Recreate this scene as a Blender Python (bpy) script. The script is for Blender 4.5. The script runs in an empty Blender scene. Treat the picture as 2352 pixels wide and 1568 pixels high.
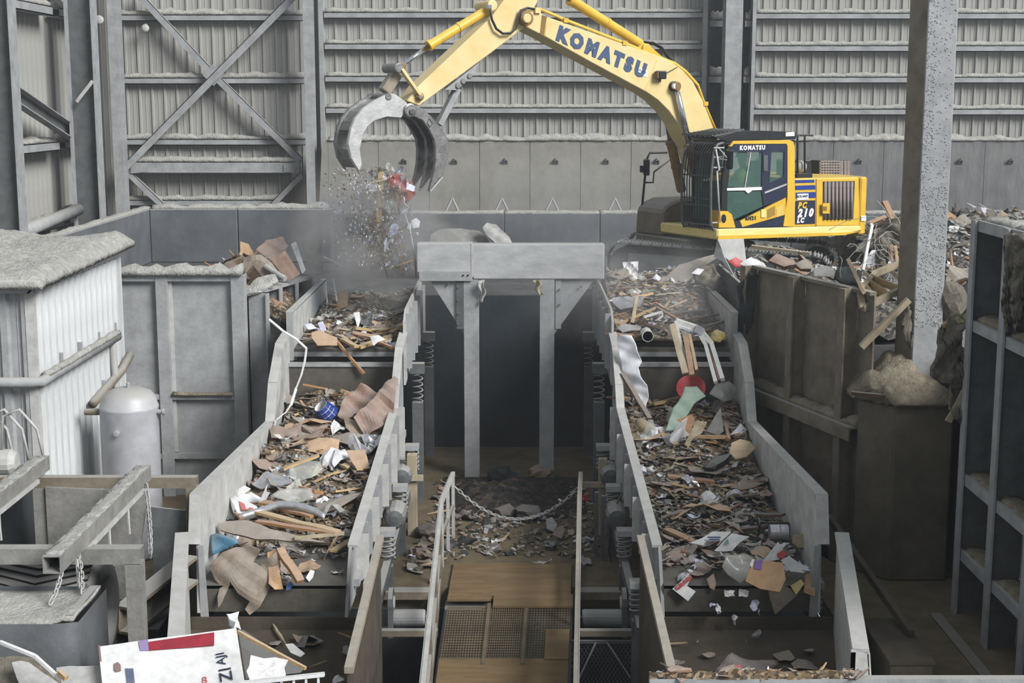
import bpy, bmesh, math, random
from mathutils import Vector, Matrix, Euler
V = Vector
R = math.radians
scene = bpy.context.scene
COL = scene.collection

# ------------------------------------------------------------------ camera
FPX, PITCH, CAMZ = 3300.0, R(9.53), 6.8
cam_d = bpy.data.cameras.new('camera')
cam_d.sensor_width = 36.0
cam_d.lens = 36.0 * FPX / 2352.0
cam_d.clip_end = 300
cam = bpy.data.objects.new('camera', cam_d)
COL.objects.link(cam)
cam.location = (0, 0, CAMZ)
cam.rotation_euler = (math.pi / 2 - PITCH, 0, 0)
scene.camera = cam

# ------------------------------------------------------------------ world, sun, exposure
w = bpy.data.worlds.new('overcast_sky')
scene.world = w
w.use_nodes = True
bg = w.node_tree.nodes['Background']
bg.inputs[0].default_value = (0.86, 0.93, 1.0, 1)
bg.inputs[1].default_value = 0.38

sun_d = bpy.data.lights.new('daylight', 'SUN')
sun_d.energy = 3.6
sun_d.angle = R(26)
sun_d.color = (1.0, 0.99, 0.98)
sun = bpy.data.objects.new('daylight', sun_d)
COL.objects.link(sun)
sun.rotation_euler = V((.66, -.56, .62)).to_track_quat('Z', 'Y').to_euler()

vs = scene.view_settings
vs.view_transform = 'Standard'
vs.look = 'None'
vs.exposure = 0.6
vs.gamma = 1.0
vs.use_curve_mapping = False

scene.cycles.max_bounces = 6
scene.cycles.diffuse_bounces = 3
scene.cycles.glossy_bounces = 2
scene.cycles.volume_step_rate = 3.0
scene.cycles.volume_max_steps = 128

# ------------------------------------------------------------------ pixel helpers (directions only)
CP, SP = math.cos(PITCH), math.sin(PITCH)
def ray(x, y):
    u, q = (x - 1176) / FPX, (784 - y) / FPX
    return V((u, CP + q * SP, -SP + q * CP))
def atY(x, y, Y):
    d = ray(x, y); t = Y / d.y
    return V((d.x * t, Y, CAMZ + d.z * t))
def atZ(x, y, z):
    d = ray(x, y); t = (z - CAMZ) / d.z
    return V((d.x * t, d.y * t, z))
def atX(x, y, X):
    d = ray(x, y); t = X / d.x
    return V((X, d.y * t, CAMZ + d.z * t))

# ------------------------------------------------------------------ materials
def lin(c):
    return tuple(((k / 255) / 12.92 if k / 255 <= .04045 else ((k / 255 + .055) / 1.055) ** 2.4) for k in c) + (1,)
DUST = (150, 149, 145)
def mat(name, c1, c2=None, scale=4.0, rough=.85, metal=0.0, dust=0.0, bump=0.0, spec=.25, stretch=None,
        alpha=None, transmission=0.0, dustc=DUST, bscale=None, contrast=.35):
    m = bpy.data.materials.new(name)
    m.use_nodes = True
    nt = m.node_tree
    b = nt.nodes['Principled BSDF']
    b.inputs['Roughness'].default_value = rough
    b.inputs['Metallic'].default_value = metal
    b.inputs['Specular IOR Level'].default_value = spec
    if transmission:
        b.inputs['Transmission Weight'].default_value = transmission
    if alpha is not None:
        b.inputs['Alpha'].default_value = alpha
    if c2 is None:
        c2 = tuple(int(k * .8) for k in c1)
    tc = nt.nodes.new('ShaderNodeTexCoord')
    src = tc.outputs['Object']
    if stretch:
        mp = nt.nodes.new('ShaderNodeMapping')
        mp.inputs['Scale'].default_value = stretch
        nt.links.new(src, mp.inputs[0]); src = mp.outputs[0]
    n = nt.nodes.new('ShaderNodeTexNoise')
    n.inputs['Scale'].default_value = scale
    n.inputs['Detail'].default_value = 7
    n.inputs['Roughness'].default_value = .65
    nt.links.new(src, n.inputs['Vector'])
    cr = nt.nodes.new('ShaderNodeValToRGB')
    cr.color_ramp.elements[0].position = .5 - contrast / 2
    cr.color_ramp.elements[1].position = .5 + contrast / 2
    cr.color_ramp.elements[0].color = lin(c2)
    cr.color_ramp.elements[1].color = lin(c1)
    nt.links.new(n.outputs['Fac'], cr.inputs[0])
    out = cr.outputs[0]
    if dust:
        g = nt.nodes.new('ShaderNodeNewGeometry')
        sx = nt.nodes.new('ShaderNodeSeparateXYZ')
        nt.links.new(g.outputs['Normal'], sx.inputs[0])
        mr = nt.nodes.new('ShaderNodeMapRange')
        mr.inputs[1].default_value = .15; mr.inputs[2].default_value = .8
        mr.inputs[3].default_value = 0; mr.inputs[4].default_value = dust
        nt.links.new(sx.outputs[2], mr.inputs[0])
        mx = nt.nodes.new('ShaderNodeMix'); mx.data_type = 'RGBA'
        mx.inputs[7].default_value = lin(dustc)
        nt.links.new(mr.outputs[0], mx.inputs[0])
        nt.links.new(out, mx.inputs[6])
        out = mx.outputs[2]
    nt.links.new(out, b.inputs['Base Color'])
    if bump:
        n2 = nt.nodes.new('ShaderNodeTexNoise')
        n2.inputs['Scale'].default_value = bscale or scale * 6
        n2.inputs['Detail'].default_value = 5
        nt.links.new(src, n2.inputs['Vector'])
        bp = nt.nodes.new('ShaderNodeBump')
        bp.inputs['Strength'].default_value = bump
        bp.inputs['Distance'].default_value = .03
        nt.links.new(n2.outputs['Fac'], bp.inputs['Height'])
        nt.links.new(bp.outputs[0], b.inputs['Normal'])
    return m

MT = {}
def defm(k, *a, **kw): MT[k] = mat(k, *a, **kw)
defm('siding', (158, 158, 154), (136, 135, 130), scale=1.6, rough=.7, stretch=(1, 1, .25), dust=.6)
defm('steel', (156, 158, 159), (128, 130, 131), scale=3, rough=.75, dust=.85, bump=.15)
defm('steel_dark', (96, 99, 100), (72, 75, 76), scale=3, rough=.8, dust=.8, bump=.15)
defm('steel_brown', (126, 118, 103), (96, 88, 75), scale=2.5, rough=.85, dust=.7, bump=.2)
defm('steel_light', (186, 186, 183), (152, 152, 149), scale=4, rough=.6, dust=.5, bump=.1)
defm('concrete', (140, 138, 131), (116, 115, 110), scale=1.2, rough=.95, bump=.25, dust=.5)
defm('concrete_dark', (104, 107, 110), (80, 83, 87), scale=1.0, rough=.95, bump=.2, dust=.6)
defm('concrete_brown', (102, 95, 82), (78, 73, 63), scale=1.6, rough=.95, bump=.25, dust=.4)
defm('dust', (166, 165, 160), (134, 133, 128), scale=9, rough=1.0, bump=.9, spec=.05, bscale=26)
defm('dust_brown', (136, 128, 112), (106, 99, 86), scale=7, rough=1.0, bump=.9, spec=.05, bscale=24)
defm('dirt_floor', (112, 101, 82), (86, 78, 64), scale=2.2, rough=1.0, bump=.5, spec=.05)
defm('tip_floor', (92, 92, 92), (70, 70, 70), scale=1.5, rough=1.0, bump=.5, spec=.1)
defm('white_siding', (206, 209, 210), (172, 174, 174), scale=5, rough=.6, stretch=(1, 1, .3), dust=.5, contrast=.5)
defm('plywood', (128, 106, 76), (88, 74, 54), scale=3.0, rough=.9, stretch=(.5, 3, 3), contrast=.6, bump=.2)
defm('wood_pale', (172, 160, 138), (138, 127, 106), scale=4, rough=.9, stretch=(1, 1, .15))
defm('rubber', (48, 48, 48), (34, 34, 34), scale=6, rough=.9, dust=.55)
defm('black', (36, 38, 42), (26, 28, 32), scale=5, rough=.5, dust=.35)
defm('yellow', (212, 174, 58), (196, 156, 48), scale=2.0, rough=.45, spec=.4, dust=.35, dustc=(200, 180, 120))
defm('yellow_boom', (210, 194, 148), (198, 176, 118), scale=1.5, rough=.55, spec=.3, dust=.4, dustc=(196, 184, 150))
defm('brown_yellow', (140, 110, 62), (108, 86, 52), scale=4, rough=.8, dust=.4)
defm('frame_cream', (228, 212, 150), (214, 190, 110), scale=4, rough=.6, stretch=(.4, 1, 3), dust=.3)
defm('chrome', (210, 212, 216), (190, 192, 196), scale=6, rough=.15, metal=1.0)
defm('cast_steel', (150, 150, 148), (96, 96, 95), scale=7, rough=.4, metal=.6, bump=.2, contrast=.5)
defm('worn_steel', (214, 214, 212), (180, 180, 178), scale=5, rough=.35, metal=.6, bump=.1)
defm('pit_wall_shaded', (52, 58, 62), (40, 45, 50), scale=1.5, rough=.95, bump=.2)  # dark bluish colour carries the shade of the pit behind the portal
defm('concrete_stain', (124, 124, 122), (84, 86, 90), scale=2.2, rough=.95, bump=.2, stretch=(2, 1, .5), contrast=.5)
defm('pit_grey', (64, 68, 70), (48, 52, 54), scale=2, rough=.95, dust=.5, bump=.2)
defm('grille', (140, 132, 126), (112, 104, 98), scale=8, rough=.6)
defm('blue_paint', (36, 62, 140), (30, 52, 118), scale=6, rough=.5)
defm('navy', (38, 46, 66), (30, 36, 54), scale=6, rough=.5)
defm('white_paint', (236, 236, 232), (220, 220, 216), scale=6, rough=.6)
defm('letter_blue', (68, 84, 112), (60, 76, 104), scale=9, rough=.6)
defm('glass', (84, 116, 106), (74, 104, 96), rough=.05, spec=.5, alpha=.42)
defm('tank_white', (190, 192, 198), (150, 150, 152), scale=3, rough=.45, dust=.95, contrast=.6, spec=.4)
defm('deck_steel', (92, 88, 80), (68, 65, 60), scale=3, rough=.8, dust=.12, bump=.2)
defm('chute_brown', (82, 75, 64), (58, 53, 46), scale=2, rough=.9, bump=.25)
defm('tan_steel', (150, 141, 124), (120, 112, 98), scale=5, rough=.85, dust=.4)
defm('hoist_steel_shaded', (136, 135, 131), (108, 107, 103), scale=4, rough=.85, dust=.5, bump=.2)  # steel darkened in colour, standing in for the shadow at the lower left
defm('bin_steel_shaded', (112, 115, 118), (80, 83, 86), scale=2.5, rough=.55, metal=.3, bump=.2, contrast=.6)  # bin colour darkened in place of the shadow over the left foreground
defm('print_red', (136, 40, 52), (112, 34, 44), scale=9, rough=.7)
defm('rag', (118, 112, 100), (86, 82, 74), scale=10, rough=1, bump=.6)
defm('rag_dark', (62, 66, 66), (42, 46, 46), scale=8, rough=1, bump=.5)

# ------------------------------------------------------------------ mesh building
WL = {}
def tag(o, label=None, cat=None, group=None, kind=None):
    if label: o['label'] = label
    if cat: o['category'] = cat
    if group: o['group'] = group
    if kind: o['kind'] = kind
    return o
def empty(name, loc, rot=None, label=None, cat=None, group=None, kind=None, local=False):
    o = bpy.data.objects.new(name, None)
    o.empty_display_size = .2
    COL.objects.link(o)
    o.location = loc
    if rot is not None: o.rotation_euler = rot
    WL[o.name] = V((0, 0, 0)) if local else V(loc)
    return tag(o, label, cat, group, kind)

class MB:
    def __init__(s): s.v = []; s.f = []
    def add(s, vs, fs):
        o = len(s.v)
        s.v += [V(p) for p in vs]
        s.f += [tuple(i + o for i in f) for f in fs]
        return s
    def hexa(s, p):          # 8 points: bottom 4 ccw, top 4 ccw
        return s.add(p, [(3, 2, 1, 0), (4, 5, 6, 7), (0, 1, 5, 4), (1, 2, 6, 5), (2, 3, 7, 6), (3, 0, 4, 7)])
    def mm(s, a, b):
        x0, y0, z0 = a; x1, y1, z1 = b
        x0, x1 = min(x0, x1), max(x0, x1); y0, y1 = min(y0, y1), max(y0, y1); z0, z1 = min(z0, z1), max(z0, z1)
        return s.hexa([(x0, y0, z0), (x1, y0, z0), (x1, y1, z0), (x0, y1, z0), (x0, y0, z1), (x1, y0, z1), (x1, y1, z1), (x0, y1, z1)])
    def box(s, c, d, rot=None):
        c = V(c); hx, hy, hz = d[0] / 2, d[1] / 2, d[2] / 2
        m = rot.to_matrix() if rot is not None else Matrix.Identity(3)
        return s.hexa([c + m @ V(p) for p in [(-hx, -hy, -hz), (hx, -hy, -hz), (hx, hy, -hz), (-hx, hy, -hz), (-hx, -hy, hz), (hx, -hy, hz), (hx, hy, hz), (-hx, hy, hz)]])
    def bar(s, a, b, wd, h, up=(0, 0, 1)):   # wd across, h along up
        a, b, up = V(a), V(b), V(up)
        d = (b - a).normalized()
        sd = d.cross(up)
        if sd.length < 1e-4: sd = d.cross(V((1, 0, 0)))
        sd.normalize(); u = sd.cross(d).normalized()
        sd *= wd / 2; u *= h / 2
        return s.hexa([a - sd - u, a + sd - u, b + sd - u, b - sd - u, a - sd + u, a + sd + u, b + sd + u, b - sd + u])
    def tube(s, pts, r, n=8, caps=True):
        pts = [V(p) for p in pts]; rs = r if isinstance(r, (list, tuple)) else [r] * len(pts)
        rings = []; prev = None
        for i, p in enumerate(pts):
            d = (pts[min(i + 1, len(pts) - 1)] - pts[max(i - 1, 0)]).normalized()
            if prev is None:
                u = d.orthogonal().normalized()
            else:
                u = (prev - d * prev.dot(d)).normalized()
            prev = u; q = d.cross(u)
            rings.append([p + (u * math.cos(2 * math.pi * k / n) + q * math.sin(2 * math.pi * k / n)) * rs[i] for k in range(n)])
        vs = [p for rg in rings for p in rg]; fs = []
        for i in range(len(rings) - 1):
            for k in range(n):
                fs.append((i * n + k, i * n + (k + 1) % n, (i + 1) * n + (k + 1) % n, (i + 1) * n + k))
        if caps:
            fs.append(tuple(reversed(range(n)))); fs.append(tuple(range((len(rings) - 1) * n, len(rings) * n)))
        return s.add(vs, fs)
    def prism(s, poly, off):                 # poly: 3D points (planar), extruded by off
        n = len(poly); off = V(off)
        poly = [V(p) for p in poly]
        nr = V((0, 0, 0))
        for i in range(n): nr += poly[i].cross(poly[(i + 1) % n])
        if nr.dot(off) > 0: poly = poly[::-1]
        vs = poly + [p + off for p in poly]
        fs = [tuple(range(n)), tuple(reversed(range(n, 2 * n)))]
        for i in range(n):
            j = (i + 1) % n
            fs.append((j, i, i + n, j + n))
        return s.add(vs, fs)
    def lathe(s, c, prof, n=20, axis='Z'):   # prof: [(r, h)]
        c = V(c); vs = []; fs = []
        for r_, h in prof:
            for k in range(n):
                a = 2 * math.pi * k / n
                p = (r_ * math.cos(a), r_ * math.sin(a), h)
                if axis == 'X': p = (h, p[0], p[1])
                if axis == 'Y': p = (p[1], h, p[0])
                vs.append(c + V(p))
        m = len(prof)
        for i in range(m - 1):
            for k in range(n):
                fs.append((i * n + k, i * n + (k + 1) % n, (i + 1) * n + (k + 1) % n, (i + 1) * n + k))
        fs.append(tuple(reversed(range(n)))); fs.append(tuple(range((m - 1) * n, m * n)))
        return s.add(vs, fs)
    def grid(s, fn, nu, nv):                 # fn(u,v)->point
        vs = [fn(i / nu, j / nv) for j in range(nv + 1) for i in range(nu + 1)]
        fs = [(j * (nu + 1) + i, j * (nu + 1) + i + 1, (j + 1) * (nu + 1) + i + 1, (j + 1) * (nu + 1) + i) for j in range(nv) for i in range(nu)]
        return s.add(vs, fs)
    def slab(s, fn, nu, nv, th):             # grid with thickness downwards along local -z (th vector)
        th = V(th)
        top = [V(fn(i / nu, j / nv)) for j in range(nv + 1) for i in range(nu + 1)]
        N = len(top); W_ = nu + 1
        vs = top + [p - th for p in top]
        fs = []
        for j in range(nv):
            for i in range(nu):
                a, b, c, d = j * W_ + i, j * W_ + i + 1, (j + 1) * W_ + i + 1, (j + 1) * W_ + i
                fs.append((a, b, c, d)); fs.append((d + N, c + N, b + N, a + N))
        for i in range(nu):
            a, b = i, i + 1; fs.append((b, a, a + N, b + N))
            a, b = nv * W_ + i, nv * W_ + i + 1; fs.append((a, b, b + N, a + N))
        for j in range(nv):
            a, b = j * W_, (j + 1) * W_; fs.append((a, b, b + N, a + N))
            a, b = j * W_ + nu, (j + 1) * W_ + nu; fs.append((b, a, a + N, b + N))
        return s.add(vs, fs)
    def mesh(s, name, m, smooth=False, origin=None):
        me = bpy.data.meshes.new(name)
        o = origin or V((0, 0, 0))
        me.from_pydata([tuple(p - o) for p in s.v], [], s.f)
        me.update()
        if m is not None: me.materials.append(m if not isinstance(m, str) else MT[m])
        if smooth:
            for p in me.polygons: p.use_smooth = True
        return me
    def build(s, name, m, parent=None, bevel=0.0, smooth=False, label=None, cat=None, group=None, kind=None, fix=True):
        xs = [p.x for p in s.v]; ys = [p.y for p in s.v]; zs = [p.z for p in s.v]
        c = V(((min(xs) + max(xs)) / 2, (min(ys) + max(ys)) / 2, min(zs)))
        me = s.mesh(name, m, smooth, c)
        if fix:
            bm = bmesh.new(); bm.from_mesh(me)
            bmesh.ops.recalc_face_normals(bm, faces=bm.faces)
            bm.to_mesh(me); bm.free()
        o = bpy.data.objects.new(name, me)
        COL.objects.link(o)
        if parent is not None:
            o.parent = parent
            o.location = c - WL[parent.name]
        else:
            o.location = c
        WL[o.name] = c
        if bevel:
            bv = o.modifiers.new('bevel', 'BEVEL'); bv.width = bevel; bv.segments = 1; bv.limit_method = 'ANGLE'; bv.angle_limit = R(40)
        return tag(o, label, cat, group, kind)

def share(me, name, loc, parent=None, rot=None, scale=None, label=None, cat=None, group=None, kind=None, mtl=None):
    o = bpy.data.objects.new(name, me)
    COL.objects.link(o)
    c = V(loc)
    if parent is not None:
        o.parent = parent; o.location = c - WL[parent.name]
    else:
        o.location = c
    WL[o.name] = c
    if rot is not None: o.rotation_euler = rot
    if scale is not None: o.scale = scale if isinstance(scale, (tuple, list, Vector)) else (scale,) * 3
    if mtl is not None:
        o.material_slots[0].link = 'OBJECT'; o.material_slots[0].material = MT[mtl]
    return tag(o, label, cat, group, kind)

def ibeam_z(mb, x, y, z0, z1, wx, dy, t=.03, web='x'):   # H column; web along x or y
    if web == 'x':
        mb.mm((x - wx / 2, y - dy / 2, z0), (x - wx / 2 + t, y + dy / 2, z1))
        mb.mm((x + wx / 2 - t, y - dy / 2, z0), (x + wx / 2, y + dy / 2, z1))
        mb.mm((x - wx / 2, y - t / 2, z0), (x + wx / 2, y + t / 2, z1))
    else:
        mb.mm((x - wx / 2, y - dy / 2, z0), (x + wx / 2, y - dy / 2 + t, z1))
        mb.mm((x - wx / 2, y + dy / 2 - t, z0), (x + wx / 2, y + dy / 2, z1))
        mb.mm((x - t / 2, y - dy / 2, z0), (x + t / 2, y + dy / 2, z1))
    return mb

def ridge(p0, p1, wd, h, seed, seg=None, side=(0, 1, 0), rough=.5):
    """lumpy dust lying along an edge from p0 to p1"""
    rnd = random.Random(seed)
    p0, p1 = V(p0), V(p1); L = (p1 - p0).length
    n = seg or max(6, int(L / .12))
    sd = V(side).normalized() * wd / 2
    prof = [(-1, 0), (-.92, .45), (-.5, .9), (0, 1), (.5, .9), (.92, .45), (1, 0)]
    hs = []; a = 1.0
    for i in range(n + 1):
        a = a * .5 + .5 * rnd.uniform(1 - rough, 1 + rough)
        hs.append(a * h)
    m = len(prof); vs = []; fs = []
    for i in range(n + 1):
        t = i / n; c = p0.lerp(p1, t)
        for (q, z) in prof:
            vs.append(c + sd * q * (1 + rnd.uniform(-.08, .08)) + V((0, 0, z * hs[i] * (1 + rnd.uniform(-.12, .12)) - (.004 if z == 0 else 0))))
    for i in range(n):
        for k in range(m - 1):
            fs.append((i * m + k, i * m + k + 1, (i + 1) * m + k + 1, (i + 1) * m + k))
        fs.append((i * m + m - 1, i * m, (i + 1) * m, (i + 1) * m + m - 1))
    fs.append(tuple(range(m))); fs.append(tuple(reversed(range(n * m, n * m + m))))
    return MB().add(vs, fs)
# ================================================================== the setting
rnd = random.Random(7)
ZT = 3.05                                   # tipping floor level
YB = 38.0                                   # metal back wall
MB().mm((-13, 19.5, -.3), (13, 28, 0)).mm((4.3, 6, -.3), (13, 19.5, 0)).mm((-13, 6, -.3), (-4.3, 19.5, 0)).build('floor', 'dirt_floor', kind='structure')
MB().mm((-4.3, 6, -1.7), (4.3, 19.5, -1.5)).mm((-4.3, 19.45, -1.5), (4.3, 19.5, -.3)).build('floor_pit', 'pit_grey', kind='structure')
tf = MB()
tf.mm((-13, 27.9, -.3), (19, 40.5, ZT))
tf.mm((4.9, 21.9, -.3), (19, 27.9, ZT)); tf.mm((-13, 24.9, -.3), (-4.75, 27.9, ZT))
tf.build('floor_tipping', 'tip_floor', kind='structure')

MB().mm((-4.7, 27.84, 0), (4.85, 27.9, ZT - .02)).build('wall_pit_shade', 'pit_wall_shaded', kind='structure')  # thin dark facing added over the floor block to deepen the pit shade
# ---- metal siding: one mesh per panel, shared
PW = .326
def siding_mesh(h, name='siding_panel', m='siding', pw=PW, rib=.05, dep=.04):
    prof = [(0, 0), (pw * .30, 0), (pw * .34, -.012), (pw * .38, 0), (pw * .60, 0), (pw * .64, -.012), (pw * .68, 0),
            (pw - rib * 1.5, 0), (pw - rib * 1.2, -dep), (pw - rib * .3, -dep), (pw, 0)]
    vs = [(x, y, 0) for x, y in prof] + [(x, y, h) for x, y in prof]
    n = len(prof)
    mb = MB().add(vs, [(i, i + 1, i + 1 + n, i + n) for i in range(n - 1)])
    return mb.mesh(name, m)
wall_back = empty('wall_back', (0, YB, 0), kind='structure')
Z0, Z1 = 3.6, 11.5
sp = siding_mesh(Z1 - Z0)
def bay(xa, xb, parent=wall_back, y=YB):
    x = xa
    while x < xb - .05:
        share(sp, 'siding_panel', (x, y, Z0), parent)
        x += PW
bx = lambda px, Y=YB: atY(px, 300, Y).x
bay(bx(214), bx(707)); bay(bx(722), bx(1610)); bay(bx(1722), 17.5)
# recess behind the double column
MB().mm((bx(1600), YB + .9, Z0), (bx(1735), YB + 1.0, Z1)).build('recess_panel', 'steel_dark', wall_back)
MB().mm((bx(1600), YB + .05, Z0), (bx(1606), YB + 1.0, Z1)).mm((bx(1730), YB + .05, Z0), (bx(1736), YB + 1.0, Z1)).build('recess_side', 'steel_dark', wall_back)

def girt(xa, xb, z, seed, hgt=.16, dep=.2, y=YB, dust_h=.10, parent=wall_back):
    mb = MB()
    mb.mm((xa, y - dep, z - hgt / 2), (xb, y - dep + .025, z + hgt / 2))
    mb.mm((xa, y - dep, z + hgt / 2 - .02), (xb, y - .05, z + hgt / 2))
    mb.mm((xa, y - dep, z - hgt / 2), (xb, y - dep + .08, z - hgt / 2 + .02))
    g = mb.build('girt', 'steel', parent)
    ridge((xa + .02, y - dep * .5 - .02, z + hgt / 2), (xb - .02, y - dep * .5 - .02, z + hgt / 2), dep * .95, dust_h, seed).build('dust_ridge', 'dust', g, smooth=True)
for i, py in enumerate((-38, 36, 108, 182, 254)):
    girt(bx(752), bx(1606), atY(0, py, YB).z, 10 + i)
for i, py in enumerate((-36, 38, 112, 184, 257)):
    girt(bx(1726), 17.4, atY(0, py, YB).z, 20 + i)
for i, py in enumerate((42, 186, 326)):
    girt(bx(288), bx(704), atY(0, py, YB).z, 30 + i, dust_h=.13)
girt(bx(288), bx(640), atY(0, 465, YB).z, 39, dust_h=.12)
for py in (55, 183):
    for a, b in ((1623, 1658), (1702, 1716)):
        girt(bx(a), bx(b), atY(0, py, YB).z, 40 + py + a, hgt=.2, dust_h=.22)

# jamb flanges of the wall openings
mb = MB()
for px, wpx in ((745, 9), (1611, 10), (1721, 8)):
    mb = MB().mm((bx(px - wpx / 2), YB - .35, Z0), (bx(px + wpx / 2), YB + .02, Z1))
    mb.build('jamb_trim', 'steel', wall_back)

def column(px, wpx, Y, label, z0=ZT, dy=.45, group=None, web='y', z1=Z1, m='steel'):
    x = atY(px, 200, Y).x; wx = wpx / FPX * Y
    t = empty('steel_column', (x, Y, z0), label=label, cat='column', group=group)
    b = MB()
    if web == 'y':
        MB().mm((x - wx / 2, Y - dy / 2, z0), (x + wx / 2, Y - dy / 2 + .03, z1)).build('flange', m, t)
        MB().mm((x - wx / 2, Y + dy / 2 - .03, z0), (x + wx / 2, Y + dy / 2, z1)).build('flange', m, t)
        MB().mm((x - .015, Y - dy / 2 + .03, z0), (x + .015, Y + dy / 2 - .03, z1)).build('web', m, t)
    else:
        MB().mm((x - wx / 2, Y - dy / 2, z0), (x - wx / 2 + .035, Y + dy / 2, z1)).build('flange', m, t)
        MB().mm((x + wx / 2 - .035, Y - dy / 2, z0), (x + wx / 2, Y + dy / 2, z1)).build('flange', m, t)
        MB().mm((x - wx / 2 + .035, Y - .02, z0), (x + wx / 2 - .035, Y + .02, z1)).build('web', 'steel_dark', t)
    return t
column(712, 20, 37.2, 'slim dusty steel column between the cross-braced bay and the long siding bay')
column(1679, 38, 37.2, 'wide grey steel column in the dark wall slot behind the excavator boom', dy=.6)
column(270, 22, 37.3, 'dusty steel corner column beside the cross-braced bay')
column(193, 62, 34.2, 'deep steel column with dark web against the side wall siding', web='x', dy=.45)
column(8, 60, 29.2, 'steel column with pale flange standing behind the white shed', web='x', dy=.42)

# ---- cross bracing of the first bay
YBR = YB - .42
def brace(pa, pb, name, label, wd=.17, cat='brace', Y=YBR, m='steel', dp=.06):
    a, b = atY(pa[0], pa[1], Y), atY(pb[0], pb[1], Y)
    t = empty(name, (a + b) / 2, label=label, cat=cat)
    MB().bar(a, b, dp, wd, (0, 1, 0)).build('web', m, t)
    d = (b - a).normalized(); u = V((0, 1, 0)).cross(d).normalized()
    if u.z < 0: u = -u
    MB().bar(a + u * wd / 2 + V((0, -.07, 0)), b + u * wd / 2 + V((0, -.07, 0)), .02, .14, (0, 1, 0)).build('flange', m, t)
    return t
def flatbrace(pa, pb, label, wd, Y=YBR, m='steel'):
    a, b = atY(pa[0], pa[1], Y), atY(pb[0], pb[1], Y)
    d = (b - a).normalized(); u = V((0, 1, 0)).cross(d).normalized()
    if u.z < 0: u = -u
    t = empty('diagonal_brace', (a + b) / 2, label=label, cat='brace')
    MB().prism([a - u * wd / 2, b - u * wd / 2, b + u * wd / 2, a + u * wd / 2], (0, .02, 0)).build('leg', m, t)
    MB().prism([a + u * wd / 2, b + u * wd / 2, b + u * (wd / 2 - .018), a + u * (wd / 2 - .018)], (0, .14, 0)).build('leg', m, t)
    return t
flatbrace((310, -20), (486, 168), 'upper half of the falling diagonal brace above the gusset plate', .17)
flatbrace((494, 176), (690, 368), 'lower half of the falling diagonal brace below the gusset plate', .17)
flatbrace((680, -14), (288, 384), 'long rising diagonal angle brace of the cross-braced bay', .19, YBR - .08)
flatbrace((292, 396), (370, 470), 'short knee brace sloping down from the corner column', .15)
flatbrace((692, 402), (615, 482), 'short knee brace sloping down from the slim column', .15)
c = atY(490, 172, YBR - .03)
MB().prism([c + V((a, 0, b)) for a, b in ((-.28, 0), (0, -.28), (.28, 0), (0, .28))], (0, .02, 0)).build('gusset_plate', 'steel', label='square gusset plate where the two diagonal braces cross', cat='plate')
za = atY(0, 384, YBR).z
t = empty('strut_beam', (bx(490), YBR, za), label='heavy horizontal channel strut with dust along its top, under the crossed braces', cat='beam')
xa, xb = atY(296, 384, YBR).x, atY(690, 384, YBR).x
MB().mm((xa, YBR, za - .14), (xb, YBR + .03, za + .14)).build('web', 'steel', t)
MB().mm((xa, YBR, za + .12), (xb, YBR + .3, za + .14)).mm((xa, YBR - .02, za - .14), (xb, YBR + .3, za - .12)).build('flange', 'steel', t)
ridge((xa, YBR + .14, za + .14), (xb, YBR + .14, za + .14), .28, .12, 55).build('dust_ridge', 'dust', t, smooth=True)
for px, dx in ((300, .45), (688, -.42)):
    c = atY(px, 384, YBR - .03)
    MB().prism([c + V((0, 0, .16)), c + V((dx, 0, .06)), c + V((dx, 0, -.12)), c + V((0, 0, -.16))], (0, .02, 0)).build('gusset_plate', 'steel', label='gusset plate bolted at the %s end of the channel strut' % ('corner column' if dx > 0 else 'slim column'), cat='plate')
# small wall lamp and cable
lp = atY(335, 56, YB - .35)
t = empty('flood_lamp', lp, label='small round dusty lamp hanging under the top girt of the cross-braced bay', cat='lamp')
MB().lathe(lp + V((0, -.1, -.1)), [(.02, .12), (.09, .1), (.1, 0), (.08, -.02), (.03, -.03)], 14, 'Y').build('housing', 'steel_light', t, smooth=True)
MB().bar(lp + V((0, .3, 0)), lp + V((0, -.05, 0)), .03, .03).build('bracket', 'steel', t)
lp2 = atY(230, 46, 35.5)
t = empty('flood_lamp', lp2, label='small round lamp on the side wall near the deep column', cat='lamp')
MB().lathe(lp2 + V((0, -.1, 0)), [(.02, .1), (.1, .08), (.11, 0), (.08, -.02)], 14, 'Y').build('housing', 'steel_light', t, smooth=True)
MB().bar(lp2 + V((-1.6, 0, 0)), lp2, .03, .03).build('bracket', 'steel', t)

# ---- side wall on the left
XL = -11.0
wall_left = empty('wall_left', (XL, 31, 0), kind='structure')
y = 22.0
while y < YB:
    share(sp, 'siding_panel', (XL, y, Z0), wall_left, rot=(0, 0, R(90)))
    y += PW
def girt_l(y0, y1, z, seed, dust_h=.12):
    mb = MB().mm((XL + .05, y0, z - .11), (XL + .42, y1, z - .09)).mm((XL + .05, y0, z + .07), (XL + .42, y1, z + .09)).mm((XL + .38, y0, z - .11), (XL + .42, y1, z + .09))
    g = mb.build('girt', 'steel', wall_left)
    ridge((XL + .22, y0 + .02, z + .09), (XL + .22, y1 - .02, z + .09), .36, dust_h, seed, side=(1, 0, 0)).build('dust_ridge', 'dust', g, smooth=True)
for k, (py, ref) in enumerate(((12, 32), (340, 32), (505, 34.5))):
    z = atY(100, py, ref).z
    girt_l(29.45, 33.9, z, 70 + k)
    girt_l(34.5, 37.6, z, 80 + k, .18)
a, b = atX(22, 215, XL + .5), atX(168, 312, XL + .5)
t = empty('diagonal_brace', (a + b) / 2, label='deep channel brace slanting down between the two side wall columns', cat='brace')
MB().bar(a, b, .03, .34, (0, 0, 1)).build('web', 'steel_dark', t)
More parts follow.
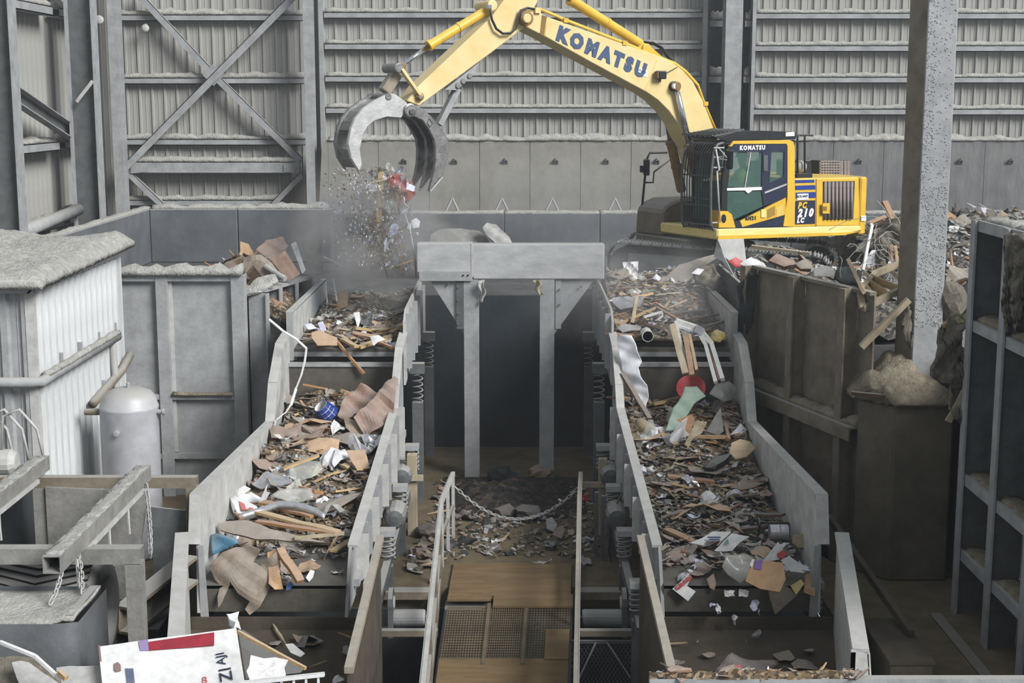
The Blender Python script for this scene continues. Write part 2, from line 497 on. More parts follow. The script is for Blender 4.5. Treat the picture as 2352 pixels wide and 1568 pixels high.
u = V((0, 0, .17))
MB().bar(a + u + V((.08, 0, 0)), b + u + V((.08, 0, 0)), .2, .025).build('flange', 'steel', t)
MB().bar(a - u + V((.08, 0, 0)), b - u + V((.08, 0, 0)), .2, .025).build('flange', 'steel', t)
a, b = atY(176, 234, 33.95), atY(213, 186, 33.95)
MB().bar(a, b, .08, .03, (0, 1, 0)).build('stay_bar', 'steel_light', label='short bar tilted across the dark web of the deep column', cat='bar')
MB().tube([(XL + .75, 29.5, 4.05), (XL + .75, 34.0, 4.25)], .14, 12).build('dusty_pipe', 'steel', smooth=True, label='thick dusty pipe along the foot of the side wall', cat='pipe')

# ---- concrete push wall of cast panels
wall_push = empty('wall_push', (0, 37.0, ZT), kind='structure')
YP = 37.0
pz1 = atY(0, 322, YP).z
stp = 115.5 / FPX * 36.9
x = bx(752, YP); i = 0
pm = MB().mm((.006, 0, 0), (stp - .006, .4, pz1 - ZT)).mesh('concrete_panel', 'concrete')
hook_px = []
while x < 17:
    pn = share(pm, 'concrete_panel', (x, YP + rnd.uniform(-.006, .006), ZT), wall_push)
    if x > 6.5:
        pn.material_slots[0].link = 'OBJECT'; pn.material_slots[0].material = MT['concrete_stain']
    hook_px.append(x + stp * .5)
    x += stp; i += 1
MB().mm((bx(752, YP) , YP + .1, ZT), (17, YP + .38, pz1 - .02)).build('joint_backing', 'concrete_dark', wall_push)
# slanted left end
a = bx(752, YP)
MB().prism([(a, YP, ZT), (a - .32, YP, ZT), (a - .14, YP, pz1), (a, YP, pz1)], (0, .4, 0)).build('end_panel', 'concrete', wall_push)
ridge((a, YP + .22, pz1 - .01), (16.9, YP + .22, pz1 - .01), .5, .13, 91, rough=.8).build('dust_ridge', 'dust', wall_push, smooth=True)
hz = atY(0, 370, YP).z
hk = MB().tube([(-.06, 0, -.06), (-.05, -.06, .03), (0, -.09, .07), (.05, -.06, .03), (.06, 0, -.06)], .022, 6)
hk.lathe((0, .0, -.02), [(.06, .01), (.05, -.02), (.01, -.03)], 8, 'Y')
hkm = hk.mesh('lifting_hook', 'steel_dark')
for k, hx in enumerate(hook_px):
    share(hkm, 'lifting_hook', (hx, YP - .01, hz), wall_push)
# low barrier in front of the push wall
wall_low = empty('wall_barrier', (0, 36.0, ZT), kind='structure')
zb = atY(0, 489, 36.0).z
x = -5.0
while x < 17:
    MB().mm((x + .004, 36.0, ZT), (x + 2.396, 36.5, zb)).build('barrier_block', 'concrete_dark', wall_low, bevel=.02)
    ridge((x, 36.25, zb - .005), (x + 2.39, 36.25, zb - .005), .48, .05, 100 + int(x * 3)).build('dust_ridge', 'dust', wall_low, smooth=True)
    x += 2.4
tz = atY(0, 456, 36.2).z
for px in (1038, 1152, 1268, 1412):
    c = atY(px, 489, 36.3)
    mb = MB()
    mb.bar((c.x - .17, c.y, zb), (c.x, c.y + .1, tz), .05, .04); mb.bar((c.x + .17, c.y, zb), (c.x, c.y + .1, tz), .05, .04)
    mb.build('lifting_bracket', 'steel', wall_low)
# concrete wall at the back of the left bunker and along the side
zl = atY(0, 480, 33.5).z
wall_bunker = empty('wall_bunker', (-7, 33.5, ZT), kind='structure')
for xa, xb in ((-8.45, -6.4), (-6.4, -4.2)):
    MB().mm((xa + .004, 33.5, ZT), (xb - .004, 33.9, zl)).build('concrete_block', 'concrete_dark', wall_bunker, bevel=.02)
ridge((-8.4, 33.72, zl - .004), (-4.3, 33.72, zl - .004), .38, .1, 130, rough=.8).build('dust_ridge', 'dust', wall_bunker, smooth=True)
MB().mm((-8.75, 25.2, ZT), (-8.45, 33.9, zl)).build('side_block', 'concrete_dark', wall_bunker, bevel=.02)
ridge((-8.6, 25.3, zl - .004), (-8.6, 33.8, zl - .004), .26, .05, 131, side=(1, 0, 0)).build('dust_ridge', 'dust', wall_bunker, smooth=True)
# ================================================================== fixed machinery
def plate_map(x0, x1, ya, yb):
    return lambda Y, z: V((x0 + (x1 - x0) * (Y - ya) / (yb - ya), Y, z))

def coil(c, r, h, turns=5, wr=.016, ax=V((0, 0, 1))):
    n = turns * 10
    return MB().tube([V(c) + V((r * math.cos(2 * math.pi * i / 10), r * math.sin(2 * math.pi * i / 10), h * i / n)) for i in range(n + 1)], wr, 5)

def feeder(xo, xi, s, where):
    """upper vibrating pan feeder; xo / xi = outer / inner side x, s = +1 when outer lies at larger x"""
    YF, YR, ZF, ZR = 23.5, 27.88, 2.73, 3.0
    t = empty('pan_feeder', ((xo + xi) / 2, 24.0, 0), label='dusty steel pan feeder with upright side plates %s' % where, cat='feeder')
    m1 = lambda u, v: V((xo + (xi - xo) * u, YF + (YR - YF) * v, ZF + (ZR - ZF) * v))
    MB().slab(m1, 2, 4, (0, 0, .05)).build('pan', 'deck_steel', t)
    for k in range(5):
        Y = YF + .35 + k * .28; z = ZF + (ZR - ZF) * (Y - YF) / (YR - YF)
        MB().mm((min(xo, xi) + .03, Y - .04, z), (max(xo, xi) - .03, Y + .04, z + .025)).build('wear_strip', 'deck_steel', t)
    MB().mm((xo, YF, ZF - .13), (xi, YF + .05, ZF - .05)).build('lip_bar', 'steel', t)
    MB().mm((xo, YF + .3, ZF - .45), (xi, YF + .5, ZF - .2)).build('cross_beam', 'steel_dark', t)
    for nm, x, sg in (('outer', xo, s), ('inner', xi, -s)):
        pts = [(YF - .06, ZF - .18), (YF - .08, 3.34), (YR, 3.36), (YR, ZR - .3)] if nm == 'outer' else [(YF - .06, ZF - .6), (YF - .08, 3.2), (YF + .3, 3.36), (YR, 3.40), (YR, ZR - .5)]
        sp_ = MB().prism([V((x, Y, z)) for Y, z in pts], (sg * .035, 0, 0)).build('side_plate', 'steel_light', t)
        if nm == 'outer':
            MB().mm((x - .0, YF - .08, 3.335), (x + sg * .11, YR, 3.365)).build('top_flange', 'steel_light', sp_)
            MB().mm((x, YF - .1, ZF - .18), (x + sg * .1, YF - .07, 3.36)).build('end_flange', 'steel', sp_)
        for k in range(6):
            Y = YF + .12 + k * .75
            MB().mm((x + sg * .035, Y, ZF - .35), (x + sg * .13, Y + .05, 3.3)).build('stiffener', 'steel', sp_)
    for Y in (23.9, 27.2):
        for x in (xo - s * .0 + s * .2, xi - s * .2):
            MB().mm((x - .09, Y - .09, 0), (x + .09, Y + .09, 1.75)).build('leg', 'steel_dark', t)
            coil((x, Y, 1.75), .085, .5).build('spring', 'steel_dark', t, smooth=True)
            MB().mm((x - .12, Y - .1, 2.25), (x + .12, Y + .1, 2.42)).build('spring_seat', 'steel_dark', t)
    return t

def screen(x_of, x_if, x_or, x_ir, s, where):
    """long vibrating screen deck below the feeder"""
    YF, YR, ZF, ZR = 17.2, 23.3, .82, 1.55
    po = plate_map(x_of, x_or, YF, YR); pi_ = plate_map(x_if, x_ir, YF, YR)
    t = empty('vibrating_screen', ((x_of + x_if) / 2, 20, 0), label='long vibrating screen deck with flared side plates %s' % where, cat='screen')
    zz = lambda Y: ZF + (ZR - ZF) * (Y - YF) / (YR - YF)
    def dk(a, b):
        return lambda u, v: po(a + (b - a) * v, zz(a + (b - a) * v)).lerp(pi_(a + (b - a) * v, zz(a + (b - a) * v)), u)
    for a, b in ((YF, 18.35), (20.2, 21.7), (21.7, YR)):
        MB().slab(dk(a, b - .01), 2, 3, (0, 0, .04)).build('deck_plate', 'deck_steel', t)
    # perforated plate between
    a, b = 18.35, 20.19
    f = dk(a, b); mb = MB(); NU, NV = 22, 14
    for j in range(NV):
        for i in range(NU):
            off = .5 if j % 2 else 0
            cu, cv = (i + .5) / NU, (j + .5) / NV
            o = [f((i) / NU, j / NV), f((i + 1) / NU, j / NV), f((i + 1) / NU, (j + 1) / NV), f(i / NU, (j + 1) / NV)]
            c = sum(o, V((0, 0, 0))) / 4
            inn = [c + (p - c) * .52 for p in o]
            mb.add(o + inn, [(0, 1, 5, 4), (1, 2, 6, 5), (2, 3, 7, 6), (3, 0, 4, 7)])
    tag(mb.build('perforated_plate', 'deck_steel', t), kind='stuff')
    MB().prism([po(YF, ZF), po(YF, ZF - .34), pi_(YF, ZF - .34), pi_(YF, ZF)], (0, .04, 0)).build('lip_apron', 'deck_steel', t)
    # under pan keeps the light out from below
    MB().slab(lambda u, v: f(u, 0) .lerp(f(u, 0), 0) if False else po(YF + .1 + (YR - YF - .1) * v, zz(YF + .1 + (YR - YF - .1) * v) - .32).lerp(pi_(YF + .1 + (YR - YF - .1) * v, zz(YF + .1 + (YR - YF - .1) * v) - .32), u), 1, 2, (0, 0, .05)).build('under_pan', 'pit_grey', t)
    # rear plate
    MB().prism([po(YR, ZR - .3), pi_(YR, ZR - .3), pi_(YR, 2.5), po(YR, 2.5)], (0, .04, 0)).build('rear_plate', 'deck_steel', t)
    MB().mm((min(po(YR, 0).x, pi_(YR, 0).x), YR - .03, 2.47), (max(po(YR, 0).x, pi_(YR, 0).x), YR + .1, 2.53)).build('rear_flange', 'steel', t)
    sg = s
    outer = [(YF - .1, .5), (YF - .02, 1.37), (YF + .12, 1.96), (21.95, 1.84), (22.25, 2.4), (22.9, 2.92), (23.5, 3.0), (23.5, 1.2), (21, .9)]
    so = MB().prism([po(Y, z) for Y, z in outer], (sg * .04, 0, 0)).build('outer_side_plate', 'steel_light', t)
    edge = [(YF - .04, 1.37), (YF + .12, 1.96), (21.95, 1.84), (22.25, 2.4), (22.9, 2.92), (23.5, 3.0)]
    for (a, za_), (b, zb_) in zip(edge, edge[1:]):
        MB().bar(po(a, za_) + V((sg * .06, 0, 0)), po(b, zb_) + V((sg * .06, 0, 0)), .15, .03).build('top_flange', 'steel_light', so)
    MB().prism([po(YF - .1, 1.37), po(YF - .1, .4), po(YF - .1, .4) + V((-sg * .1, 0, 0)), po(YF - .1, 1.37) + V((-sg * .06, 0, 0))], (0, .03, 0)).build('end_strip', 'steel', so)
    inner = [(YF - .12, .45), (YF + .05, .78), (YF + .32, 1.23), (22.1, 2.02), (22.35, 2.35), (22.9, 2.86), (23.5, 3.0), (23.5, 1.15), (21, .7)]
    si = MB().prism([pi_(Y, z) for Y, z in inner], (-sg * .04, 0, 0)).build('inner_side_plate', 'steel', t)
    edge = inner[2:7]
    for (a, za_), (b, zb_) in zip(edge, edge[1:]):
        MB().bar(pi_(a, za_) + V((-sg * .05, 0, 0)), pi_(b, zb_) + V((-sg * .05, 0, 0)), .13, .035).build('top_flange', 'steel_light', si)
    for k in range(13):
        Y = 17.9 + k * .36
        zt = 1.23 + (2.02 - 1.23) * (Y - 17.52) / 4.58 - .03
        c = pi_(Y, 0)
        MB().mm((c.x - sg * .04, Y, zt - (.62 if Y < 20.5 else .85)), (c.x - sg * (.15 if k % 3 else .2), Y + .045, zt)).build('stiffener', 'steel' if k % 3 else 'steel_light', si)
    MB().bar(pi_(17.6, .72) + V((-sg * .07, 0, 0)), pi_(23.2, 1.38) + V((-sg * .07, 0, 0)), .09, .1).build('side_rail', 'steel', si)
    # inclined support frame with springs on the aisle side and the far side
    for x0, x1, q in ((x_if - sg * .26, x_ir - sg * .26, 'a'), (x_of + sg * .12, x_or + sg * .12, 'b')):
        MB().bar((x0, 17.4, .12), (x1, 23.2, .85), .1, .16).build('support_rail', 'steel_dark', t)
        for Y in (17.8, 19.4, 21.0, 22.7):
            xx = x0 + (x1 - x0) * (Y - 17.4) / 5.8; zr = .2 + .73 * (Y - 17.4) / 5.8
            coil((xx, Y, zr), .1, .36, 5, .02).build('spring', 'steel_dark', t, smooth=True)
            MB().mm((xx - .11, Y - .11, zr + .35), (xx + .11, Y + .11, zr + .43)).build('spring_seat', 'steel', t)
            if Y < 19:
                MB().mm((xx - .07, Y - .07, -1.5), (xx + .07, Y + .07, zr - .1)).build('leg', 'steel_dark', t)
            else:
                MB().mm((xx - .07, Y - .07, 0), (xx + .07, Y + .07, zr - .1)).build('leg', 'steel_dark', t)
    # eye bracket
    ex = x_if - sg * .42
    br = MB().prism([V((ex, 18.55 + .2 * math.cos(a), .12 + .2 * math.sin(a))) for a in [R(q) for q in range(0, 181, 30)]] + [V((ex, 18.3, -.3)), V((ex, 18.8, -.3))], (.06, 0, 0)).build('eye_bracket', 'steel_dark', t)
    MB().lathe((ex - .01, 18.55, .12), [(.07, -.01), (.09, 0), (.09, .08), (.07, .09)], 14, 'X').build('bushing', 'steel_light', br)
    # drive motors slung under the deck on the aisle side
    for Y, z in ((20.6, .75), (22.0, 1.0)):
        x = x_if - sg * .36
        MB().lathe((x, Y, z), [(.05, -.3), (.13, -.28), (.16, -.2), (.16, .2), (.13, .28), (.05, .3)], 14, 'Y').build('vibrator_motor', 'steel_dark', t, smooth=False)
    return t

WL_ = 'below the grapple beside the white shed'
WR_ = 'in front of the excavator tracks'
feeder(-3.62, -1.80, -1, WL_)
feeder(3.62, 1.68, 1, WR_)
screen(-3.88, -2.08, -3.68, -1.86, -1, 'on the side of the white shed')
screen(3.80, 1.90, 3.66, 1.72, 1, 'on the side of the concrete pedestal')

# dark plates that close the throat under the feeders and line the hopper
for nm, x0, x1, y0, y1, z1 in (('throat_plate', 3.78, 4.15, 23.6, 27.9, 3.5),):
    pass

# ------------------------------------------------------------------ portal frame
YH = 25.4
defm('header_steel', (182, 183, 183), (136, 138, 140), scale=2.4, rough=.65, dust=.5, bump=.15, contrast=.6, stretch=(1, 1, 2.2))
t = empty('portal_frame', (0, YH, 0), label='steel portal with scuffed header beam on two posts between the feeders', cat='frame')
zt, zb_ = atY(0, 558, YH).z, atY(0, 641, YH).z
xa, xm, xb = atY(957, 600, YH).x, atY(1085, 600, YH).x, atY(1388, 600, YH).x
h1 = MB().mm((xa, YH - .02, zb_ + .12), (xm, YH + .3, zt)).build('header_plate', 'header_steel', t, bevel=.015)
h2 = MB().mm((xm + .005, YH - .02, zb_), (xb, YH + .3, zt - .02)).build('header_plate', 'header_steel', t, bevel=.015)
MB().mm((xa + .04, YH - .05, zb_ - .03), (xm + .0, YH - .02, zb_ + .13)).build('splice_strip', 'steel', t, bevel=.006)
for px in (1064, 1075):
    p = atY(px, 632, YH - .05)
    MB().lathe(p, [(.016, -.02), (.016, .0)], 8, 'Y').build('bolt', 'black', t)
MB().mm((xm - .02, YH - .028, zb_ + .05), (xm + .02, YH - .02, zt)).build('weld_bead', 'steel_light', t)
# lapped wooden/rubber strip along the top
for pa, pb in ((1066, 1100), (1240, 1273)):
    x0, x1 = atY(pa, 800, YH).x, atY(pb, 800, YH).x
    p = MB().mm((x0, YH - .0, 0), (x1, YH + .03, zb_)).build('post_flange', 'steel', t)
    xc = (x0 + x1) / 2
    MB().mm((xc - .015, YH + .03, 0), (xc + .015, YH + .27, zb_)).build('post_web', 'steel_dark', t)
    MB().mm((x0, YH + .27, 0), (x1, YH + .3, zb_)).build('post_flange', 'steel', t)
x0 = atY(1066, 800, YH).x; x1 = atY(1273, 800, YH).x
gz = atY(0, 768, YH).z
MB().prism([(atY(985, 645, YH).x, YH + .05, zb_), (x0, YH + .05, zb_), (x0, YH + .05, gz)], (0, .03, 0)).build('gusset', 'steel', t)
MB().mm((atY(1048, 645, YH).x, YH + .0, gz + .1), (x0, YH + .05, zb_)).build('clip_angle', 'steel_dark', t)
MB().prism([(x1, YH + .05, zb_), (atY(1366, 645, YH).x, YH + .05, zb_), (x1, YH + .05, gz)], (0, .03, 0)).build('gusset', 'steel', t)
MB().mm((x1 + .02, YH + .03, gz + .1), (x1 + .12, YH + .05, zb_)).build('clip_angle', 'steel', t)
for px, py in ((1052, 660), (1052, 690), (1052, 720), (1052, 745), (1285, 665), (1285, 700), (985, 655), (1030, 652), (1335, 658)):
    p = atY(px, py, YH - .005)
    MB().lathe(p, [(.018, -.015), (.018, .02)], 8, 'Y').build('bolt', 'steel_dark', t)
# rags caught on the posts
def strip_rag(name, pts, wd, m, label, seed, cat='rag', th=.012):
    r_ = random.Random(seed)
    pts = [V(p) for p in pts]
    def f(u, v):
        k = v * (len(pts) - 1); i = min(int(k), len(pts) - 2)
        p = pts[i].lerp(pts[i + 1], k - i)
        return p + V(((u - .5) * wd * (1 - .5 * v) + .02 * math.sin(9 * v + seed), .05 * math.sin(6 * u + 5 * v + seed) - .02, 0))
    return MB().slab(f, 5, 8, (0, th, 0)).build(name, m, smooth=True, label=label, cat=cat)
a = atY(1105, 643, YH - .07); strip_rag('torn_rag', [a, a + V((.03, 0, -.2)), a + V((.02, .02, -.4))], .12, 'steel_light', 'pale torn rag hanging at the portal post nearer the shed', 3)
a = atY(1234, 643, YH - .07); strip_rag('torn_rag', [a, a + V((.02, 0, -.12)), a + V((.05, .02, -.27))], .14, 'wood_pale', 'pale rag scrap caught on the portal post nearer the pedestal', 5)

# ------------------------------------------------------------------ walkway ramp
t = empty('walkway_ramp', (-.1, 18.5, -.3), label='plywood covered ramp with steel side rails between the two screens', cat='ramp')
YK, YE = 20.4, 16.2
ramp = lambda Y: .0 if Y > 19.5 else -(19.5 - Y) * .11
lx = lambda Y: -.90 - (YK - Y) * .02
rx = lambda Y: .92 - (YK - Y) * .055
def sheet(y0, y1, u0, u1, up, nm, m, th=.03):
    f = lambda u, v: V(((lx(y0 + (y1 - y0) * v)) * (1 - (u0 + (u1 - u0) * u)) + rx(y0 + (y1 - y0) * v) * (u0 + (u1 - u0) * u), y0 + (y1 - y0) * v, ramp(y0 + (y1 - y0) * v) + up))
    return MB().slab(f, 3, 3, (0, 0, th)).build(nm, m, t)
sheet(19.05, 20.45, 0.02, .98, .04, 'plywood_sheet', 'plywood')
sheet(18.75, 19.12, .38, 1.0, .07, 'plywood_sheet', 'plywood')
sheet(18.95, 19.08, .02, .36, .075, 'edge_board', 'plywood')
sheet(15.9, 17.35, .02, .98, .04, 'plywood_sheet', 'plywood')
sheet(17.3, 18.1, .80, .98, .06, 'plywood_patch', 'plywood')
sheet(16.0, 19.2, 0, 1, -.05, 'base_plate', 'pit_grey')
for a, b in ((.03, .33), (.37, .62), (.66, .98)):
    g = MB()
    for k in range(16):
        u = a + (b - a) * k / 15
        p0 = V((lx(17.3) * (1 - u) + rx(17.3) * u, 17.3, ramp(17.3) + .02)); p1 = V((lx(18.85) * (1 - u) + rx(18.85) * u, 18.85, ramp(18.85) + .02))
        g.bar(p0, p1, .009, .03)
    for k in range(22):
        Y = 17.32 + k * .07
        g.bar((lx(Y) * (1 - a) + rx(Y) * a, Y, ramp(Y) + .03), (lx(Y) * (1 - b) + rx(Y) * b, Y, ramp(Y) + .03), .014, .012)
    tag(g.build('grating_panel', 'dirt_floor', t), kind='stuff')
for u in (.35, .64):
    p0 = V((lx(17.2) * (1 - u) + rx(17.2) * u, 17.2, ramp(17.2) + .035)); p1 = V((lx(18.9) * (1 - u) + rx(18.9) * u, 18.9, ramp(18.9) + .035))
    MB().bar(p0, p1, .05, .03).build('grating_joint', 'dirt_floor', t)
for side, fx, sg in (('near shed', lx, -1), ('near pedestal', rx, 1)):
    H = 1.0
    Ys = [14.2, YK, 21.9]
    xs = [fx(Y) + sg * .06 for Y in Ys]
    if sg > 0: xs = [.66, .98, 1.07]
    else: xs = [-.97, -1.03, -.92]
    P = [V((xs[k], Ys[k], ramp(Ys[k]) + H + (.02 if k == 2 else 0))) for k in range(3)]
    for a, b in zip(P, P[1:]):
        MB().bar(a, b, .05, .07).build('top_rail', 'steel_light' if sg < 0 else 'tan_steel', t)
        MB().bar(a + V((sg * .035, 0, -.03)), b + V((sg * .035, 0, -.03)), .012, .12).build('rail_plate', 'steel', t)
        MB().bar(a - V((0, 0, .5)), b - V((0, 0, .5)), .04, .05).build('mid_rail', 'steel_brown', t)
    MB().bar(P[0] - V((0, 0, .93)), P[1] - V((0, 0, .93)), .025, .2).build('toe_board', 'steel_brown', t)
    for Y in (15.0, 16.6, 18.2, 19.6, 20.4, 21.15, 21.85):
        k = 0 if Y <= YK else 1
        q = P[k].lerp(P[k + 1], (Y - Ys[k]) / (Ys[k + 1] - Ys[k]))
        MB().mm((q.x - .025, Y - .025, ramp(Y) - .02), (q.x + .025, Y + .025, q.z - .03)).build('rail_post', 'steel_light' if Y > 20 else 'steel_brown', t)
# chain across the far end
ca, cb = V((-.9, 21.85, .83)), V((1.04, 21.85, .80))
ch = empty('safety_chain', (ca + cb) / 2, label='pale chain sagging across the far end of the ramp', cat='chain')
lk = MB()
ring = [(.034 * math.cos(q) + (.022 if math.cos(q) > 0 else -.022), .022 * math.sin(q), 0) for q in [2 * math.pi * k / 10 for k in range(11)]]
lk.tube(ring, .0075, 5, caps=False)
lkm = lk.mesh('chain_link', 'steel_light', smooth=True)
N = 34
for k in range(N):
    u = (k + .5) / N
    f = lambda u: ca.lerp(cb, u) + V((0, 0, -4 * .52 * u * (1 - u)))
    p = f(u); d = (f(u + .01) - f(u - .01)).normalized()
    share(lkm, 'chain_link', p, ch, rot=(R(90) * (k % 2), -math.atan2(d.z, d.x), 0))

# ------------------------------------------------------------------ timber props, beams and rollers at the pit edge
def timber(px, y0, y1, Y, wpx, label):
    a, b = atY(px, y0, Y), atY(px, y1, Y); wd = wpx / FPX * Y
    t = empty('timber_prop', V((a.x, Y, b.z)), label=label, cat='prop')
    MB().mm((a.x - wd / 2, Y - wd / 2, 0), (a.x + wd / 2, Y + wd / 2, a.z)).build('upright', 'wood_pale', t, bevel=.006)
    return t, a
t, a = timber(946, 1042, 1160, 22.0, 23, 'square timber prop with a nailed cross board beside the shed-side screen')
p0, p1 = atY(918, 1098, 21.88), atY(972, 1098, 21.88)
MB().mm((p0.x, 21.86, p0.z - .04), (p1.x, 21.92, p0.z + .05)).build('cross_board', 'wood_pale', t)
t, a = timber(1385, 1052, 1130, 22.0, 20, 'square timber prop with a cross board beside the pedestal-side screen')
p0, p1 = atY(1338, 1113, 21.88), atY(1394, 1113, 21.88)
MB().mm((p0.x, 21.86, p0.z - .04), (p1.x, 21.92, p0.z + .04)).build('cross_board', 'wood_pale', t)
for k, (pa, pb, nm) in enumerate(((862, 985, 'shed'), (1325, 1478, 'pedestal'))):
    a, b = atY(pa, 1362, 19.4), atY(pb, 1362, 19.4)
    MB().mm((a.x, 19.3, a.z - .07), (b.x, 19.5, a.z + .06)).build('pit_beam', 'steel_brown', label='rusty cross beam at the pit edge on the %s side of the ramp' % nm, cat='beam', bevel=.01)
    a, b = atY(pa + 12, 1418, 18.6), atY(pb - 8, 1418, 18.6)
    t = empty('conveyor_roller', (a + b) / 2, label='grey conveyor roller lying in the pit on the %s side of the ramp' % nm, cat='roller')
    MB().lathe(a, [(.10, 0), (.115, .02), (.115, b.x - a.x - .02), (.10, b.x - a.x)], 16, 'X').build('drum', 'steel', t, smooth=False)
    MB().lathe(a, [(.03, -.1), (.03, b.x - a.x + .1)], 10, 'X').build('shaft', 'steel_dark', t)
    for xx in (a.x - .08, b.x + .05):
        MB().mm((xx, 18.5, -1.5), (xx + .04, 18.7, a.z + .08)).build('bearing_post', 'steel_dark', t)
    a, b = atY(pa, 1452, 18.0), atY(pb + 20, 1452, 18.0)
    MB().mm((a.x, 17.95, a.z - .04), (b.x, 18.05, a.z + .04)).build('guard_rail', 'steel_brown', label='angle rail over the pit guard on the %s side of the ramp' % nm, cat='rail')
# expanded metal guard in the pit
xa, xb = .62, 1.75
za_, zb2 = -1.5, atY(1400, 1462, 18.0).z - .06
t = empty('mesh_guard', ((xa + xb) / 2, 18, za_), label='expanded metal guard panel with diagonal stays down in the pit', cat='guard')
mb = MB(); step = .075
w_, h_ = xb - xa, zb2 - za_
k = -h_
while k < w_:
    for sgn in (1, -1):
        pts = []
        x0, z0, x1, z1 = k, 0, k + h_ * .6, h_
        if x0 < 0: z0 = -x0 / .6; x0 = 0
        if x1 > w_: z1 = (w_ - k) / .6; x1 = w_
        if z0 < h_ and z1 > 0 and x1 > x0:
            if sgn > 0: a, b = V((xa + x0, 18, za_ + z0)), V((xa + x1, 18, za_ + z1))
            else: a, b = V((xb - x0, 18, za_ + z0)), V((xb - x1, 18, za_ + z1))
            mb.bar(a, b, .006, .012, (0, 1, 0))
    k += step * .7
tag(mb.build('expanded_mesh', 'steel_dark', t), kind='stuff')
mb = MB()
for a, b in (((xa, za_), (xa, zb2)), ((xb, za_), (xb, zb2)), ((xa, zb2), (xb, zb2))):
    MB().bar((a[0], 17.98, a[1]), (b[0], 17.98, b[1]), .04, .04, (0, 1, 0)).build('frame_bar', 'steel_dark', t)
for a, b in (((1.1, zb2), (xa + .05, za_ + .3)), ((1.25, zb2), (xb, za_ + .5))):
    MB().bar((a[0], 17.96, a[1]), (b[0], 17.96, b[1]), .02, .03, (0, 1, 0)).build('stay', 'steel', t)

# ------------------------------------------------------------------ discharge chutes in front of the screens
def chute(xo, xof, xi, s, where):
    t = empty('discharge_chute', ((xo + xi) / 2, 15.5, -1.5), label='open discharge chute with sloping plates at the foot of the screen %s' % where, cat='chute')
    y0, y1 = 14.1, 17.05
    MB().prism([V((xo, y1, 1.54)), V((xo, y1, -.6)), V((xof, y0, -.8)), V((xof, y0, 1.2))], (s * .05, 0, 0)).build('outer_plate', 'steel_light', t)
    MB().bar((xo + s * .06, y1, 1.54), (xof + s * .1, y0, 1.2), .17, .04).build('outer_flange', 'steel_light', t)
    MB().prism([V((xo + s * .1, y1, 1.5)), V((xo + s * .1, y1, .2)), V((xof + s * .3, y0, -.2)), V((xof + s * .17, y0, 1.16))], (s * .03, 0, 0)).build('outer_skirt', 'steel_light', t)
    MB().prism([V((xi, y1, 1.44)), V((xi, y1, -.6)), V((xi, y0 - .4, -.8)), V((xi, y0 - .4, 1.18))], (-s * .04, 0, 0)).build('inner_plate', 'chute_brown', t)  # darker brown stands in for shade on the inner plate
    MB().bar((xi - s * .03, y1 + .1, 1.46), (xi - s * .03, y0 - .5, 1.19), .09, .07).build('inner_rail', 'tan_steel', t)
    MB().prism([V((xo, y1, .3)), V((xi, y1, .3)), V((xi, y0, -.35)), V((xof, y0, -.35))], (0, 0, -.05)).build('slide_plate', 'chute_brown', t)
    MB().prism([V((xo, y1 + .02, .45)), V((xi, y1 + .02, .45)), V((xi, y1 + .02, -.6)), V((xo, y1 + .02, -.6))], (0, .04, 0)).build('back_plate', 'chute_brown', t)
    MB().prism([V((xof, y0, -.35)), V((xi, y0, -.35)), V((xi, y0, .35)), V((xof, y0, .35))], (0, -.05, 0)).build('front_plate', 'chute_brown', t)
    MB().prism([V((xof, y0, 1.18)), V((xof + s * .18, y0, 1.18)), V((xof + s * .3, y0, -.2)), V((xof, y0, -.2))], (0, .03, 0)).build('end_plate', 'steel_light', t)
    for x in (xof, xi):
        for y in (y0 + .1, y1 - .1):
            MB().mm((x - .05, y - .05, -1.5), (x + .05, y + .05, -.5)).build('leg', 'steel_dark', t)
    return t
chute(-4.0, -3.38, -1.66, -1, 'on the shed side')
chute(4.0, 3.5, 1.62, 1, 'on the pedestal side')
# ------------------------------------------------------------------ left bunker wall
YW = 24.2
wx = lambda px: atY(px, 800, YW).x
wz = lambda py: atY(0, py, YW).z
t = empty('bunker_wall', (-6, YW, 0), label='stiffened steel bunker wall with dusty top rail behind the white tank', cat='wall panel')
ztop = wz(630)
for a, b in ((-8.2, wx(366)), (wx(388), wx(538))):
    for z0, z1 in ((wz(906), ztop - .1), (wz(1042), wz(918)), (0, wz(1054))):
        p = MB().mm((a, YW + .12, z0), (b, YW + .15, z1)).build('plate', 'steel', t)
for x0, x1 in ((wx(362), wx(390)), (wx(534), wx(566)), (-8.25, -8.1)):
    MB().mm((x0, YW, 0), (x1, YW + .2, ztop)).build('post', 'steel', t, bevel=.006)
for z0, z1 in ((ztop - .12, ztop), (wz(918), wz(906)), (wz(1054), wz(1042))):
    MB().mm((-8.2, YW + .015, z0), (wx(564), YW + .2, z1)).build('rail', 'steel', t)
for a, b in ((wx(390) + .0, wx(392) + .04), (wx(532), wx(536))):
    MB().mm((a, YW + .08, wz(1040)), (b, YW + .12, ztop - .1)).build('inner_edge', 'steel_light', t)
ridge((-8.1, YW + .08, ztop - .004), (wx(562), YW + .08, ztop - .004), .3, .12, 301, rough=.9).build('dust_ridge', 'dust', t, smooth=True)
ridge((wx(392), YW + .02, wz(906) - .004), (wx(533), YW + .02, wz(906) - .004), .14, .04, 302).build('dust_ridge', 'dust_brown', t, smooth=True)
